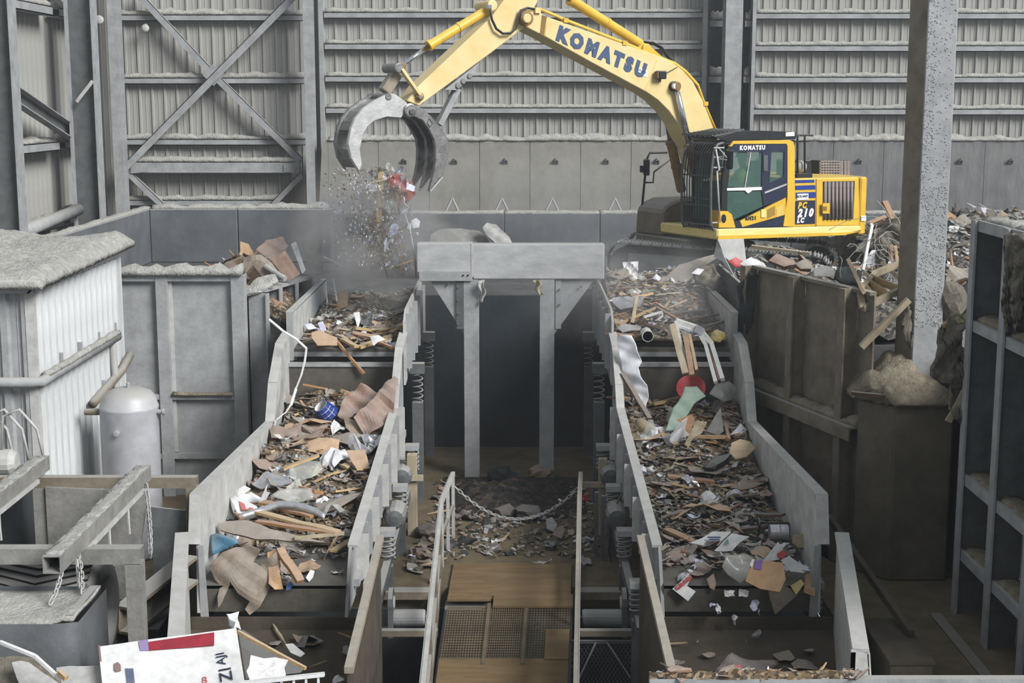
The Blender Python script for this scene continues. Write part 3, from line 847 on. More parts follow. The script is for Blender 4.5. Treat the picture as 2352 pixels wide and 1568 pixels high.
# wall returning beside the feeder
A, B = V((wx(572), 24.5, 0)), V((-3.95, 27.7, 0))
zr = atY(0, 672, YW).z
t = empty('hopper_wall', (A + B) / 2, label='steel hopper wall with upright ribs running back beside the shed-side feeder', cat='wall panel')
d = (B - A).normalized(); n = V((d.y, -d.x, 0))
MB().prism([A, B, B + V((0, 0, zr - .1)), A + V((0, 0, zr))], -n * .04).build('plate', 'steel', t)
for k, u in enumerate((0.0, .22, .5, .8)):
    c = A.lerp(B, u)
    MB().prism([c, c + n * .28, c + n * .28 + V((0, 0, zr - .05)), c + V((0, 0, zr))], d * .04).build('rib', 'steel', t)
    MB().prism([c + n * .28 - d * .06, c + n * .28 + d * .1, c + n * .28 + d * .1 + V((0, 0, zr - .05)), c + n * .28 - d * .06 + V((0, 0, zr - .05))], n * .02).build('rib_flange', 'steel', t)
MB().bar(A + V((0, 0, zr)) + n * .12, B + V((0, 0, zr - .1)) + n * .12, .34, .05).build('top_rail', 'steel', t)

# ------------------------------------------------------------------ white shed
XS, YS0, YS1, ZS = -6.6, 19.5, 23.85, 4.22
t = empty('machine_shed', (-8, 21.6, 0), label='white corrugated metal shed with a thick layer of dust on its roof', cat='shed')
PWS = .292
spw = siding_mesh(ZS, 'wall_sheet', 'white_siding', PWS, .11, .085)
n_ = int((YS1 - YS0) / PWS)
for k in range(n_ + 1):
    if YS0 + (k + 1) * PWS > YS1 + .02: break
    share(spw, 'wall_sheet', (XS, YS0 + k * PWS, 0), t, rot=(0, 0, R(90)))
x = XS - PWS
spg = siding_mesh(ZS, 'front_sheet', 'steel', PWS, .1, .05)
for k in range(8):
    share(spg, 'front_sheet', (XS - (k + 1) * PWS, YS0, 0), t)
MB().mm((XS - .06, YS0 - .06, 0), (XS + .06, YS0 + .05, ZS)).build('corner_trim', 'steel_light', t)
MB().mm((XS - .06, YS1 - .05, 0), (XS + .07, YS1 + .03, ZS)).build('corner_trim', 'white_siding', t)
# fascia and roof
MB().prism([(XS + .06, YS0 - .2, ZS), (XS + .06, YS1 + .2, ZS), (XS + .22, YS1 + .2, ZS + .17), (XS + .22, YS0 - .2, ZS + .17)], (-.04, 0, 0)).build('fascia', 'white_siding', t)
MB().mm((-9.6, YS0 - .2, ZS), (XS + .12, YS0 - .12, ZS + .16)).build('front_fascia', 'steel', t)
MB().mm((-9.6, YS0 - .26, ZS + .13), (XS + .22, YS1 + .22, ZS + .18)).build('roof_plate', 'white_siding', t)
rr = random.Random(5)
hm = [[rr.random() for _ in range(60)] for _ in range(60)]
def fr(u, v):
    x = -9.6 + (XS + .24 + 9.6) * u; Y = YS0 - .3 + (YS1 - YS0 + .55) * v
    e = min(1, min(u, 1 - u) * 18, min(v, 1 - v) * 18)
    z = ZS + .15 + e * (.13 + .06 * math.sin(x * 3 + Y) * math.sin(Y * 2.3) + .05 * hm[int(u * 45)][int(v * 55)]) + .1 * v
    return V((x + .03 * hm[int(v * 40)][int(u * 40)], Y, z))
MB().slab(fr, 48, 60, (0, 0, .09)).build('roof_dust', 'dust', t, smooth=True)
# conduit on the shed
z = 2.98
a, b = V((-9.5, YS0 - .16, z)), V((XS + .12, YS0 - .16, z))
ct = empty('conduit_pipe', (XS, YS0, z), label='dusty conduit pipe bent round the corner of the white shed', cat='pipe')
MB().tube([a, b + V((-.1, 0, 0)), b + V((0, .06, 0)), (XS + .13, YS0 + .3, z), (XS + .13, YS1 - .6, z)], .075, 10).build('pipe', 'steel', ct, smooth=True)
ridge((XS + .13, YS0 + .1, z + .05), (XS + .13, YS1 - .6, z + .05), .13, .06, 311, side=(1, 0, 0)).build('dust_ridge', 'dust', ct, smooth=True)
for k in range(4):
    Y = YS0 + .9 + k * .95
    MB().mm((XS, Y, z + .05), (XS + .1, Y + .09, z + .22)).build('bracket', 'steel', ct)
MB().tube([(XS + .13, YS1 - .9, z), (XS + .15, YS1 - .92, z - .7), (XS + .3, YS1 - 1.3, z - .95), (XS + .5, YS1 - 1.9, z - 1.0)], .06, 10).build('drop_pipe', 'steel', ct, smooth=True)
ct = empty('conduit_pipe', (XS + .1, 23.4, 2.2), label='short dusty pipe rising behind the tank along the shed wall', cat='pipe')
MB().tube([(XS + .16, 21.6, 2.2), (XS + .16, 23.3, 2.4), (XS + .2, 23.7, 2.6)], .07, 10).build('pipe', 'steel_brown', ct, smooth=True)
MB().mm((XS, 22.4, 2.24), (XS + .12, 22.5, 2.4)).build('bracket', 'steel', ct)

# ------------------------------------------------------------------ air tank
TX, TY, TZ = -5.72, 21.0, 2.58
t = empty('air_tank', (TX, TY, 0), label='upright white air tank with a domed dusty top beside the shed', cat='tank')
MB().lathe((TX, TY, 0), [(.40, .0), (.43, .05), (.43, TZ - .32), (.435, TZ - .31), (.435, TZ - .27), (.425, TZ - .26), (.40, TZ - .16), (.34, TZ - .07), (.2, TZ - .01), (.03, TZ)], 32).build('shell', 'tank_white', t, smooth=True)
MB().lathe((TX, TY, TZ - .02), [(.03, 0), (.03, .09), (.015, .1)], 8).build('valve', 'steel', t)
MB().lathe((TX - .08, TY - .46, TZ - .6), [(.05, .06), (.05, -.02), (.03, -.03)], 12, 'Y').build('port', 'steel', t)
MB().lathe((TX + .42, TY - .05, TZ - .36), [(.035, 0), (.035, .09), (.05, .09), (.05, .13)], 10, 'X').build('outlet', 'steel', t)
MB().lathe((TX - .65, TY - .05, TZ - .36), [(.05, 0), (.05, .25)], 10, 'X').build('inlet', 'steel_brown', t)

# ------------------------------------------------------------------ hoist frames at the left
def sqtube(a, b, wd, name, m, parent, label=None, cat=None):
    a, b = V(a), V(b); d = (b - a).normalized(); up = V((0, 0, 1)) if abs(d.z) < .9 else V((0, 1, 0))
    s_ = d.cross(up).normalized() * wd / 2; u = s_.cross(d).normalized() * wd / 2
    tk = .86
    vs = []
    for p in (a, b):
        for f in (1, tk):
            vs += [p - s_ * f - u * f, p + s_ * f - u * f, p + s_ * f + u * f, p - s_ * f + u * f]
    fs = []
    for k in range(4):
        j = (k + 1) % 4
        fs += [(k, j, 8 + j, 8 + k), (4 + j, 4 + k, 12 + k, 12 + j), (k, 4 + k, 4 + j, j), (8 + k, 8 + j, 12 + j, 12 + k)]
    return MB().add(vs, fs).build(name, m, parent, label=label, cat=cat)
for k, (x, ya, yb, lab) in enumerate(((-4.62, 13.85, 17.5, 'square hoist beam with open end over the big tyre'), (-6.05, 13.6, 18.0, 'square hoist beam ending against the foot of the shed'))):
    t = empty('hoist_beam', (x, (ya + yb) / 2, 2.2), label=lab, cat='beam')
    bm_ = sqtube((x, ya, 2.2), (x, yb, 2.2), .185, 'square_tube', 'hoist_steel_shaded', t)
    MB().slab(lambda u, v: V((x - .088 + .176 * u, ya + .05 + (yb - ya - .1) * v, 2.295 + .012 * math.sin(31 * v + 7 * u) + .01 * math.sin(67 * v))), 3, 30, (0, 0, .012)).build('dust_layer', 'dust', t, smooth=True)
    MB().mm((x - .06, ya + .9, 2.06), (x + .12, yb - .5, 2.11)).build('runner_plate', 'steel_light', t)
    for Y in (ya + .5, ya + 1.7, ya + 2.5):
        MB().tube([(x + .1, Y, 2.1), (x + .1, Y, 1.9), (x + .1, Y + .02, 1.75)], .018, 6).build('hanger_rod', 'steel_light', t)
t = empty('hoist_portal', (-5.5, 14.7, 0), label='dusty square tube portal carrying the hoist beams above the tyre', cat='frame')
sqtube((-7.4, 14.75, 2.02), (-3.95, 14.75, 2.02), .17, 'cross_tube', 'hoist_steel_shaded', t)
sqtube((-4.03, 14.75, 1.94), (-4.03, 14.75, 0), .17, 'post', 'hoist_steel_shaded', t)
t = empty('hoist_portal', (-5.3, 17.75, 0), label='brown shaded square tube portal at the foot of the air tank', cat='frame')
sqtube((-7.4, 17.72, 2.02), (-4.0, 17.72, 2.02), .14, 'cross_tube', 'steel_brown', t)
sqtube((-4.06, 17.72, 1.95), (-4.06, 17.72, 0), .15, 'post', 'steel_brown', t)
sqtube((-6.0, 17.72, 1.95), (-6.0, 17.72, 0), .15, 'post', 'hoist_steel_shaded', t)
MB().prism([(-5.9, 17.6, .5), (-4.85, 17.6, .5), (-4.6, 17.6, 1.92), (-5.9, 17.6, 1.98)], (0, .04, 0)).build('tub_plate', 'hoist_steel_shaded', label='large dusty steel plate leaning behind the hoist beam', cat='plate')
MB().prism([(-4.55, 17.5, .0), (-4.12, 17.5, .0), (-4.12, 17.5, 1.7), (-4.55, 17.5, 1.75)], (0, .04, 0)).build('grey_sheet', 'steel_dark', label='dark sheet behind the dangling hoist chain', cat='plate')
# tyre
tx0, tx1, ty, tz, tr = -5.75, -4.5, 15.25, 1.18, .68
t = empty('tyre', ((tx0 + tx1) / 2, ty, tz - tr), label='large dusty tyre with chevron tread lying behind the metal bin', cat='tyre')
MB().lathe((tx0, ty, tz), [(.42, 0), (.58, .02), (.64, .06), (.66, .14), (.66, 1.11), (.64, 1.19), (.58, 1.23), (.42, 1.25), (.40, 1.1), (.40, .15)], 40, 'X').build('carcass', 'rubber', t, smooth=True)
lug = MB()
for sg in (1, -1):
    lug.hexa([V(p) for p in ((0, -.03, 0), (sg * .56, .12, 0), (sg * .56, .17, 0), (0, .03, 0), (0, -.02, .035), (sg * .56, .13, .03), (sg * .56, .165, .03), (0, .02, .035))])
lugm = lug.mesh('tread_lug', 'rubber')
for k in range(44):
    a = 2 * math.pi * k / 44
    share(lugm, 'tread_lug', ((tx0 + tx1) / 2, ty - math.sin(a) * .655, tz + math.cos(a) * .655), t, rot=(a, 0, 0))
MB().lathe((tx0 + .2, ty, tz), [(.1, 0), (.41, .02), (.41, .85), (.1, .87)], 24, 'X').build('hub', 'steel_dark', t)
MB().mm((tx0 + .3, ty - .2, 0), (tx1 - .3, ty + .2, tz - tr + .06)).build('support_block', 'concrete_dark', label='concrete block under the large tyre', cat='block')
# dented metal bin
t = empty('metal_bin', (-5.1, 13.7, .0), label='dented metal bin with a dusty lid hanging on chains in front of the tyre', cat='bin')
def fbin(u, v):
    x = -6.0 + 1.75 * u
    return V((x, 13.3 + .95 * v + .02 * math.sin(5 * u), 1.80 + .02 * math.sin(9 * u) * math.sin(7 * v) + .05 * (u > .93)))
MB().slab(fbin, 16, 8, (0, 0, .03)).build('lid', 'dust', t, smooth=True)
prof = [(13.2, 1.82), (13.16, 1.5), (13.2, 1.2), (13.4, .75), (13.7, .5), (14.1, .5), (14.3, .9), (14.3, 1.82)]
mb = MB()
NX = 14; rd = random.Random(9)
vs = []
for i in range(NX + 1):
    x = -6.0 + 1.8 * i / NX
    sc = 1 - .12 * max(0, (i - 11) / 3) ** 2
    for (Y, z) in prof:
        dent = .05 * math.exp(-((x + 4.75) ** 2 + (z - 1.35) ** 2) / .03) + .04 * math.exp(-((x + 4.5) ** 2 + (z - 1.0) ** 2) / .02)
        vs.append(V((x, 13.75 + (Y - 13.75) * sc + dent + .012 * rd.random(), z)))
m_ = len(prof)
fs = [(i * m_ + k, i * m_ + k + 1, (i + 1) * m_ + k + 1, (i + 1) * m_ + k) for i in range(NX) for k in range(m_ - 1)]
fs += [tuple(range(m_)), tuple(reversed(range(NX * m_, NX * m_ + m_)))]
MB().add(vs, fs).build('shell', 'bin_steel_shaded', t, smooth=True)
MB().mm((-4.35, 13.35, 1.82), (-4.27, 14.2, 1.86)).build('hinge_rod', 'steel_dark', t)
MB().mm((-5.9, 13.4, 0), (-4.4, 14.0, .5)).build('bin_stand', 'pit_grey', label='dark stand under the dented metal bin', cat='stand')
def chain_between(a, b, sag, n, label, s=1.0):
    a, b = V(a), V(b)
    ch = empty('hoist_chain', (a + b) / 2, label=label, cat='chain')
    f = lambda u: a.lerp(b, u) + V((sag * 4 * u * (1 - u), 0, 0))
    for k in range(n):
        u = (k + .5) / n; p = f(u); d = (f(u + .01) - f(u - .01)).normalized()
        q = d.to_track_quat('X', 'Z').to_euler()
        e = (q.to_matrix() @ Matrix.Rotation(R(90) * (k % 2), 3, 'X')).to_euler()
        share(lkm, 'chain_link', p, ch, rot=e, scale=s)
    return ch
chain_between((-4.56, 13.95, 2.12), (-4.62, 13.75, 1.84), .02, 6, 'short chain from the open beam end to the bin lid', 1.0)
chain_between((-4.56, 14.5, 2.12), (-4.4, 14.05, 1.84), .02, 8, 'chain from the hoist beam to the bin hinge rod', 1.0)
chain_between((-4.5, 17.15, 2.12), (-4.5, 17.2, 1.2), .01, 16, 'long chain dangling from the far end of the hoist beam', 1.1)
# small clutter under the frame
t = empty('channel_offcut', (-4.0, 16.2, .9), label='short steel channel offcut tilted behind the hoist frame post', cat='channel')
for dz in (0, .3):
    MB().bar((-4.45, 15.75, .75 + dz), (-3.95, 16.9, 1.0 + dz), .25, .04).build('flange', 'steel_brown', t)
MB().bar((-4.55, 15.75, .9), (-4.05, 16.9, 1.15), .04, .3).build('web', 'steel_brown', t)
MB().mm((-4.6, 15.9, 0), (-4.1, 16.8, .74)).build('scrap_crate', 'pit_grey', label='dark crate under the channel offcut', cat='crate')
# grey gear box and cables by the shed foot
p = V((-6.55, 18.6, 0))
t = empty('motor_unit', p, label='dusty motor unit with curved cables at the foot of the shed', cat='motor')
MB().mm(p + V((-.6, -.3, 0)), p + V((.1, .2, 1.9))).build('pedestal', 'pit_grey', t)
MB().lathe(p + V((-.5, -.1, 2.08)), [(.1, 0), (.17, .03), (.17, .42), (.12, .5)], 14, 'X').build('motor', 'steel_light', t)
MB().mm(p + V((-.75, -.25, 1.9)), p + V((-.45, .1, 2.35))).build('gear_case', 'steel_light', t, bevel=.03)
for k in range(3):
    MB().tube([p + V((-.6 + .2 * k, -.1, 2.2)), p + V((-.55 + .2 * k, -.1, 2.7)), p + V((-.35 + .2 * k, -.05, 2.78)), p + V((-.15 + .2 * k, 0, 2.5)), p + V((-.08 + .2 * k, 0, 2.1))], .02, 6).build('cable', 'steel_light', t, smooth=True)

# ------------------------------------------------------------------ right bunker wall (oblique)
A, B = V((4.07, 23.75, 0)), V((5.2, 20.35, 0))
d = (B - A).normalized(); n = V((d.y, -d.x, 0))
if n.x > 0: n = -n
ZB, ZSH = 4.1, 2.14
t = empty('bunker_wall', (A + B) / 2, label='stiffened steel bunker wall with a dust-filled ledge beside the concrete pedestal', cat='wall panel')
us = (0.0, .44, .86, 1.0)
for k, (u0, u1) in enumerate(zip(us, us[1:])):
    a, b = A.lerp(B, u0 + .01), A.lerp(B, u1 - .01)
    MB().prism([a + V((0, 0, ZSH)), b + V((0, 0, ZSH)), b + V((0, 0, ZB)), a + V((0, 0, ZB))], -n * .03).build('plate', 'steel_brown', t)
    MB().prism([a, b, b + V((0, 0, ZSH)), a + V((0, 0, ZSH))], -n * .03).build('plate', 'steel_brown', t)
for u in us[:3]:
    c = A.lerp(B, u)
    MB().prism([c, c + n * .24, c + n * .24 + V((0, 0, ZB)), c + V((0, 0, ZB))], d * .03).build('stiffener', 'steel_brown', t)
    MB().prism([c + n * .24 - d * .07, c + n * .24 + d * .1, c + n * .24 + d * .1 + V((0, 0, ZB)), c + n * .24 - d * .07 + V((0, 0, ZB))], n * .025).build('stiffener_flange', 'steel_brown', t)
MB().prism([A, B, B + n * .3, A + n * .3], V((0, 0, -.1))).add([], []).build('footing', 'steel_brown', t)
mb = MB().prism([A + V((0, 0, ZSH)), B + V((0, 0, ZSH)), B + n * .34 + V((0, 0, ZSH)), A + n * .34 + V((0, 0, ZSH))], V((0, 0, -.03)))
mb.build('ledge', 'steel_brown', t)
MB().prism([A + n * .34 + V((0, 0, ZSH)), B + n * .34 + V((0, 0, ZSH)), B + n * .34 + V((0, 0, ZSH - .2)), A + n * .34 + V((0, 0, ZSH - .2))], n * .02).build('ledge_lip', 'steel_brown', t)
MB().prism([A + V((0, 0, ZB)), B + V((0, 0, ZB)), B + n * .1 + V((0, 0, ZB)), A + n * .1 + V((0, 0, ZB))], V((0, 0, -.05))).build('top_rail', 'steel_brown', t)
for u0, u1, sd in ((.03, .42, 401), (.46, .84, 402), (.88, 1.0, 403)):
    a, b = A.lerp(B, u0) + n * .13 + V((0, 0, ZSH)), A.lerp(B, u1) + n * .13 + V((0, 0, ZSH))
    ridge(a, b, .27, .09, sd, side=n, rough=1.0).build('dust_ridge', 'dust_brown', t, smooth=True)
# dark steel wall between feeder and bunker
a, b = V((3.85, 23.9, 0)), V((3.95, 27.6, 0))
MB().prism([a, b, b + V((0, 0, 3.7)), a + V((0, 0, 3.75))], (.05, 0, 0)).build('hopper_wall', 'steel_dark', label='dark steel hopper wall behind the pedestal-side feeder plate', cat='wall panel')
MB().prism([(3.92, 23.85, 0), (4.02, 23.8, 0), (4.02, 23.8, 3.9), (3.92, 23.85, 3.9)], (0, .04, 0)).build('hopper_corner', 'steel_dark', label='narrow corner plate joining hopper wall and bunker wall', cat='plate')

# ------------------------------------------------------------------ pedestal and tall column
poly = [(4.98, 20.25), (5.38, 19.75), (6.22, 19.75), (6.3, 20.9), (5.3, 20.95)]
MB().prism([V((x, y, 0)) for x, y in poly], (0, 0, 2.62)).build('concrete_pedestal', 'concrete_brown', label='tall brown concrete pedestal under the big steel column', cat='pedestal', bevel=.03)
cx, cy = 5.93, 20.3
t = empty('steel_column', (cx, cy, 2.62), label='tall hollow steel column with flaking dust standing on the concrete pedestal', cat='column')
wd = 71 / FPX * 20.2
xa = atY(2119, 300, cy).x; xb = atY(2187, 300, cy).x
MB().mm((xa, cy, 2.62), (xb, cy + .45, 11)).build('shaft', 'steel', t, bevel=.012)
MB().prism([V((xa - .15, cy + .3, 2.62)), V((xa, cy + .02, 2.62)), V((xa, cy + .45, 2.62)), V((xa - .13, cy + .45, 2.62))], (0, 0, 8.4)).build('side_channel', 'steel_brown', t)
MB().mm((xa - .2, cy - .15, 2.6), (xb + .15, cy + .6, 2.65)).build('base_plate', 'steel_brown', t)
fk = MB(); rf = random.Random(33)
for k in range(1500):
    u = rf.random(); z = 3.6 + 5.8 * (rf.random() ** 1.1)
    if rf.random() < .35 * (1 if z < 6.5 else .7) or u < .35 or z < 5.6:
        s_ = rf.uniform(.004, .013)
        c = V((xa + .02 + (xb - xa - .04) * u, cy, z))
        fk.add([c + V((-s_, 0, -s_)), c + V((s_, 0, -s_ * .6)), c + V((s_ * .7, 0, s_)), c + V((-s_, 0, s_ * .8)), c + V((0, -.014, -s_ * .2))], [(0, 1, 4), (1, 2, 4), (2, 3, 4), (3, 0, 4)])
tag(fk.build('flaking_dust', 'steel', t), kind='stuff')
def heap(name, fn, nu, nv, m, label=None, cat=None, parent=None, kind='stuff'):
    return MB().slab(fn, nu, nv, (0, 0, .25)).build(name, m, parent, smooth=True, label=label, cat=cat, kind=kind)
rh = random.Random(44)
hn = [[rh.random() for _ in range(64)] for _ in range(64)]
def nz(x, y, s=1.0):
    x *= s; y *= s
    i, j = math.floor(x), math.floor(y); fx, fy = x - i, y - j
    g = lambda a, b: hn[a % 64][b % 64]
    fx = fx * fx * (3 - 2 * fx); fy = fy * fy * (3 - 2 * fy)
    return (g(i, j) * (1 - fx) + g(i + 1, j) * fx) * (1 - fy) + (g(i, j + 1) * (1 - fx) + g(i + 1, j + 1) * fx) * fy
def fped(u, v):
    x = 4.9 + 1.42 * u; y = 19.68 + 1.25 * v
    if x < 5.38: y = max(y, 20.25 - (x - 4.98) * 1.25 - .06)
    e = min(1, 7 * min(u, 1 - u), 7 * v)
    z = 2.62 + e * (.08 + .22 * math.exp(-((x - 5.6) ** 2 + (y - 20.45) ** 2) / .12) + .16 * nz(x, y, 4) + .09 * nz(x, y, 11) + .3 * v * v * math.exp(-(x - 5.6) ** 2 / .1))
    return V((x, y, z))
MB().slab(fped, 34, 26, (0, 0, .06)).build('dust_heap', 'dust_brown', smooth=True, label='brown heap of fluff and dust on top of the concrete pedestal', cat='dust', kind='stuff')

MB().mm((6.4, 18.65, 0), (9.5, 21.9, 3.35)).build('wall_retaining', 'concrete_brown', kind='structure')
# ------------------------------------------------------------------ stiffened wall on the right
XR, YR0, ZR1 = 6.35, 18.55, 5.28
t = empty('wall_right', (XR, 14, 0), kind='structure')
posts = [18.5, 17.25, 16.0, 14.7, 13.4]
for k in range(len(posts) - 1):
    for z0, z1 in ((0, .89), (.89, 1.92), (1.92, 3.98), (3.98, ZR1)):
        MB().mm((XR, posts[k + 1] + .02, z0 + .01), (XR + .04, posts[k] - .02, z1 - .01)).build('plate', 'steel_dark', t)
for Y in posts:
    MB().mm((5.97, Y - .015, 0), (XR, Y + .015, ZR1)).build('post_web', 'steel_dark', t)
    MB().mm((5.94, Y - .09, 0), (5.97, Y + .09, ZR1)).build('post_flange', 'steel', t)
MB().mm((5.95, 18.5, 0), (XR + .5, 18.56, ZR1)).build('end_plate', 'steel_dark', t)
for k, z in enumerate((.89, 1.92, 3.98, ZR1)):
    MB().mm((6.0, 13.3, z - .03), (XR + (.5 if k == 3 else 0), YR0, z)).build('ledge', 'steel', t)
    MB().mm((5.98, 13.3, z - .14), (6.0, YR0, z)).build('ledge_lip', 'steel', t)
    for a, b in zip(posts[1:], posts):
        ridge((6.18, a + .04, z - .003), (6.18, b - .04, z - .003), .3, (.035, .045, .07, .05)[k], 500 + int(a * 10) + k, side=(1, 0, 0), rough=.9).build('dust_ridge', 'dust' if k == 3 else 'dust_brown', t, smooth=True)
# kerb at the foot of the wall and low steel box beside the chute
MB().mm((5.6, 12, 0), (5.75, 18.4, .02)).build('kerb_strip', 'concrete_brown', label='low kerb strip on the dusty floor at the foot of the stiffened wall', cat='kerb')
t = empty('chute_box', (4.35, 15.8, 0), label='dark steel box beside the pedestal-side discharge chute', cat='box')
MB().mm((4.14, 14.9, 0), (4.6, 16.2, .75)).build('body', 'chute_brown', t)
MB().bar((4.2, 18.4, 1.35), (4.55, 15.6, .8), .07, .09).build('handle_bar', 'chute_brown', t)
MB().mm((4.12, 14.88, .72), (4.62, 16.22, .76)).build('rim', 'chute_brown', t)
# ================================================================== excavator
TH = R(31)
EC = V((4.44, 29.9, ZT))
EH = V((-math.cos(TH), -math.sin(TH), 0)); EL = V((math.sin(TH), -math.cos(TH), 0))
ex = empty('excavator', EC, rot=(0, 0, math.pi + TH), local=True, cat='excavator',
           label='yellow crawler excavator with a raised boom opening its grapple over the feeder')
CAMP = V((0, 0, CAMZ))
def EX(px, py, yl):
    dr = ray(px, py)
    t_ = (yl + (EC - CAMP).dot(EL)) / dr.dot(EL)
    P = CAMP + dr * t_
    return V(((P - EC).dot(EH), yl, P.z - EC.z))
def Z4(X, Y, yl=1.33): return EX(1440 + X / 3.92, 260 + Y / 3.92, yl)
def poly(pts, yl, f=EX): return [f(a, b, yl) for a, b in pts]
def plate(name, pts, y1, y0, m, parent, f=EX, bevel=0, label=None):
    """outline traced on the plane y=y1, solid back to y=y0"""
    return MB().prism(poly(pts, y1, f), (0, y0 - y1, 0)).build(name, m, parent, bevel=bevel, label=label)
def text_mesh(name, s, size, m, parent, o, tx, ty, bold=.0, shear=0, depth=.004, sx=1.0):
    cu = bpy.data.curves.new(name, 'FONT')
    cu.body = s; cu.size = size; cu.align_x = 'CENTER'; cu.align_y = 'CENTER'; cu.offset = bold; cu.shear = shear; cu.extrude = depth
    cu.resolution_u = 2; cu.space_character = 1.0 + bold * 6 / size
    to = bpy.data.objects.new(name, cu); COL.objects.link(to)
    dg = bpy.context.evaluated_depsgraph_get()
    me = bpy.data.meshes.new_from_object(to.evaluated_get(dg))
    bpy.data.objects.remove(to)
    tx, ty = V(tx).normalized(), V(ty).normalized(); tn = tx.cross(ty)
    for v in me.vertices:
        c = v.co.copy(); v.co = tx * c.x * sx + ty * c.y + tn * c.z
    me.materials.clear(); me.materials.append(MT[m])
    ob = bpy.data.objects.new(name, me); COL.objects.link(ob)
    ob.location = V(o) - (WL[parent.name] if parent else V((0, 0, 0)))
    if parent: ob.parent = parent
    WL[ob.name] = V(o)
    return ob
TXL, TYL = V((-1, 0, 0)), V((0, 0, 1))

# ---- boom
BY = .24
boom_pts = [(1198, 36), (1210, 24), (1235, 26), (1256, 38), (1435, 102), (1486, 120), (1520, 132), (1547, 145), (1570, 163), (1593, 189), (1614, 230), (1642, 301), (1658, 350), (1650, 400), (1622, 412), (1600, 385), (1588, 341), (1573, 316), (1557, 283), (1537, 255), (1512, 230), (1486, 212), (1358, 143), (1254, 85), (1208, 62)]
boom = plate('boom', boom_pts, BY, -BY, 'yellow_boom', ex, bevel=.012)
# darker wear plate strip on the underside and weld seams
for a, b in (((1509, 138), (1483, 206)), ((1600, 218), (1571, 256)), ((1256, 40), (1250, 82))):
    p, q = EX(*a, BY + .002), EX(*b, BY + .002)
    MB().bar(p, q, .012, .018, (0, 1, 0)).build('weld_seam', 'frame_cream', boom)
pp = [EX(*q, BY + .003) for q in ((1245, 34), (1257, 39), (1252, 84), (1240, 78))]
MB().prism(pp, (0, .004, 0)).build('wear_band', 'brown_yellow', boom)
# brand lettering
a, b = EX(1304, 92, BY), EX(1464, 163, BY)
mid = EX(1383, 122, BY + .006)
dx_ = (b - a).normalized()
up_ = V((0, 1, 0)).cross(dx_)
if up_.z < 0: up_ = -up_
text_mesh('lettering', "KOMATSU", .36, 'letter_blue', boom, mid, dx_, up_, bold=.028, sx=(b - a).length / 1.75)
st = MB().prism([EX(*q, BY + .004) for q in ((1461, 152), (1488, 163), (1486, 178), (1460, 168))], (0, .004, 0)).build('sticker', 'white_paint', boom)
text_mesh('sticker_text', 'ROLAND', .055, 'letter_blue', st, EX(1474, 163, BY + .011), dx_, up_)
# boom foot pin, cylinder boss
def pin(px, py, y0, y1, r_, m, parent, nm='pin'):
    c = EX(px, py, y0); c2 = EX(px, py, y0)
    return MB().lathe((c.x, 0, c.z), [(r_ * .8, min(y0, y1)), (r_, min(y0, y1) + .01), (r_, max(y0, y1) - .01), (r_ * .8, max(y0, y1))], 18, 'Y').build(nm, m, parent)
pin(1212, 42, .36, -.36, .13, 'brown_yellow', boom); pin(1212, 42, .40, .34, .085, 'yellow_boom', boom, 'pin_cap')
pin(1552, 198, .34, -.34, .10, 'black', boom); pin(1552, 198, .40, .33, .055, 'white_paint', boom, 'pin_cap')
pin(1487, 112, .2, -.2, .1, 'yellow', boom)
plate('cylinder_bracket', [(1462, 112), (1476, 100), (1492, 104), (1525, 134), (1486, 122)], .14, .08, 'yellow', boom)
plate('cylinder_bracket', [(1462, 112), (1476, 100), (1492, 104), (1525, 134), (1486, 122)], -.08, -.14, 'yellow', boom)
# work lamp
c = EX(1518, 172, .34)
lm = MB().box(c, (.2, .14, .16)).build('work_lamp', 'black', boom, bevel=.02)
MB().box(c + V((.11, 0, 0)), (.02, .12, .13)).build('lens', 'brown_yellow', lm)
MB().tube([EX(1529, 168, .3), EX(1545, 160, .27), EX(1556, 154, .25)], .008, 5).build('lamp_wire', 'black', lm)
MB().bar(EX(1516, 180, .3), EX(1515, 188, .27), .05, .02).build('lamp_bracket', 'brown_yellow', lm)
# hydraulic hard lines along the boom
for o_, yy in ((0, .20), (1.5, .10)):
    MB().tube([EX(1240, 22 - o_, yy), EX(1275, 36 - o_, yy), EX(1297, 46 - o_, yy), EX(1430, 98 - o_, yy), EX(1490, 123 - o_, yy), EX(1549, 146 - o_, yy), EX(1574, 164 - o_, yy), EX(1603, 196 - o_, yy), EX(1618, 238, yy), EX(1646, 303, yy)], .026, 7).build('hydraulic_pipe', 'yellow', boom, smooth=True)
for q in ((1297, 47), (1432, 99), (1618, 238)):
    MB().box(EX(*q, .2), (.1, .12, .08)).build('pipe_clamp', 'yellow', boom)
for k in range(3):
    MB().tube([EX(1478, 96 + 2 * k, .08 - .08 * k), EX(1500, 97 + 2 * k, .08 - .08 * k), EX(1520, 108 + 2 * k, .08 - .08 * k), EX(1535, 130 + 2 * k, .08 - .08 * k), EX(1546, 142, .08 - .08 * k)], .022, 6).build('hose', 'black', boom, smooth=True)

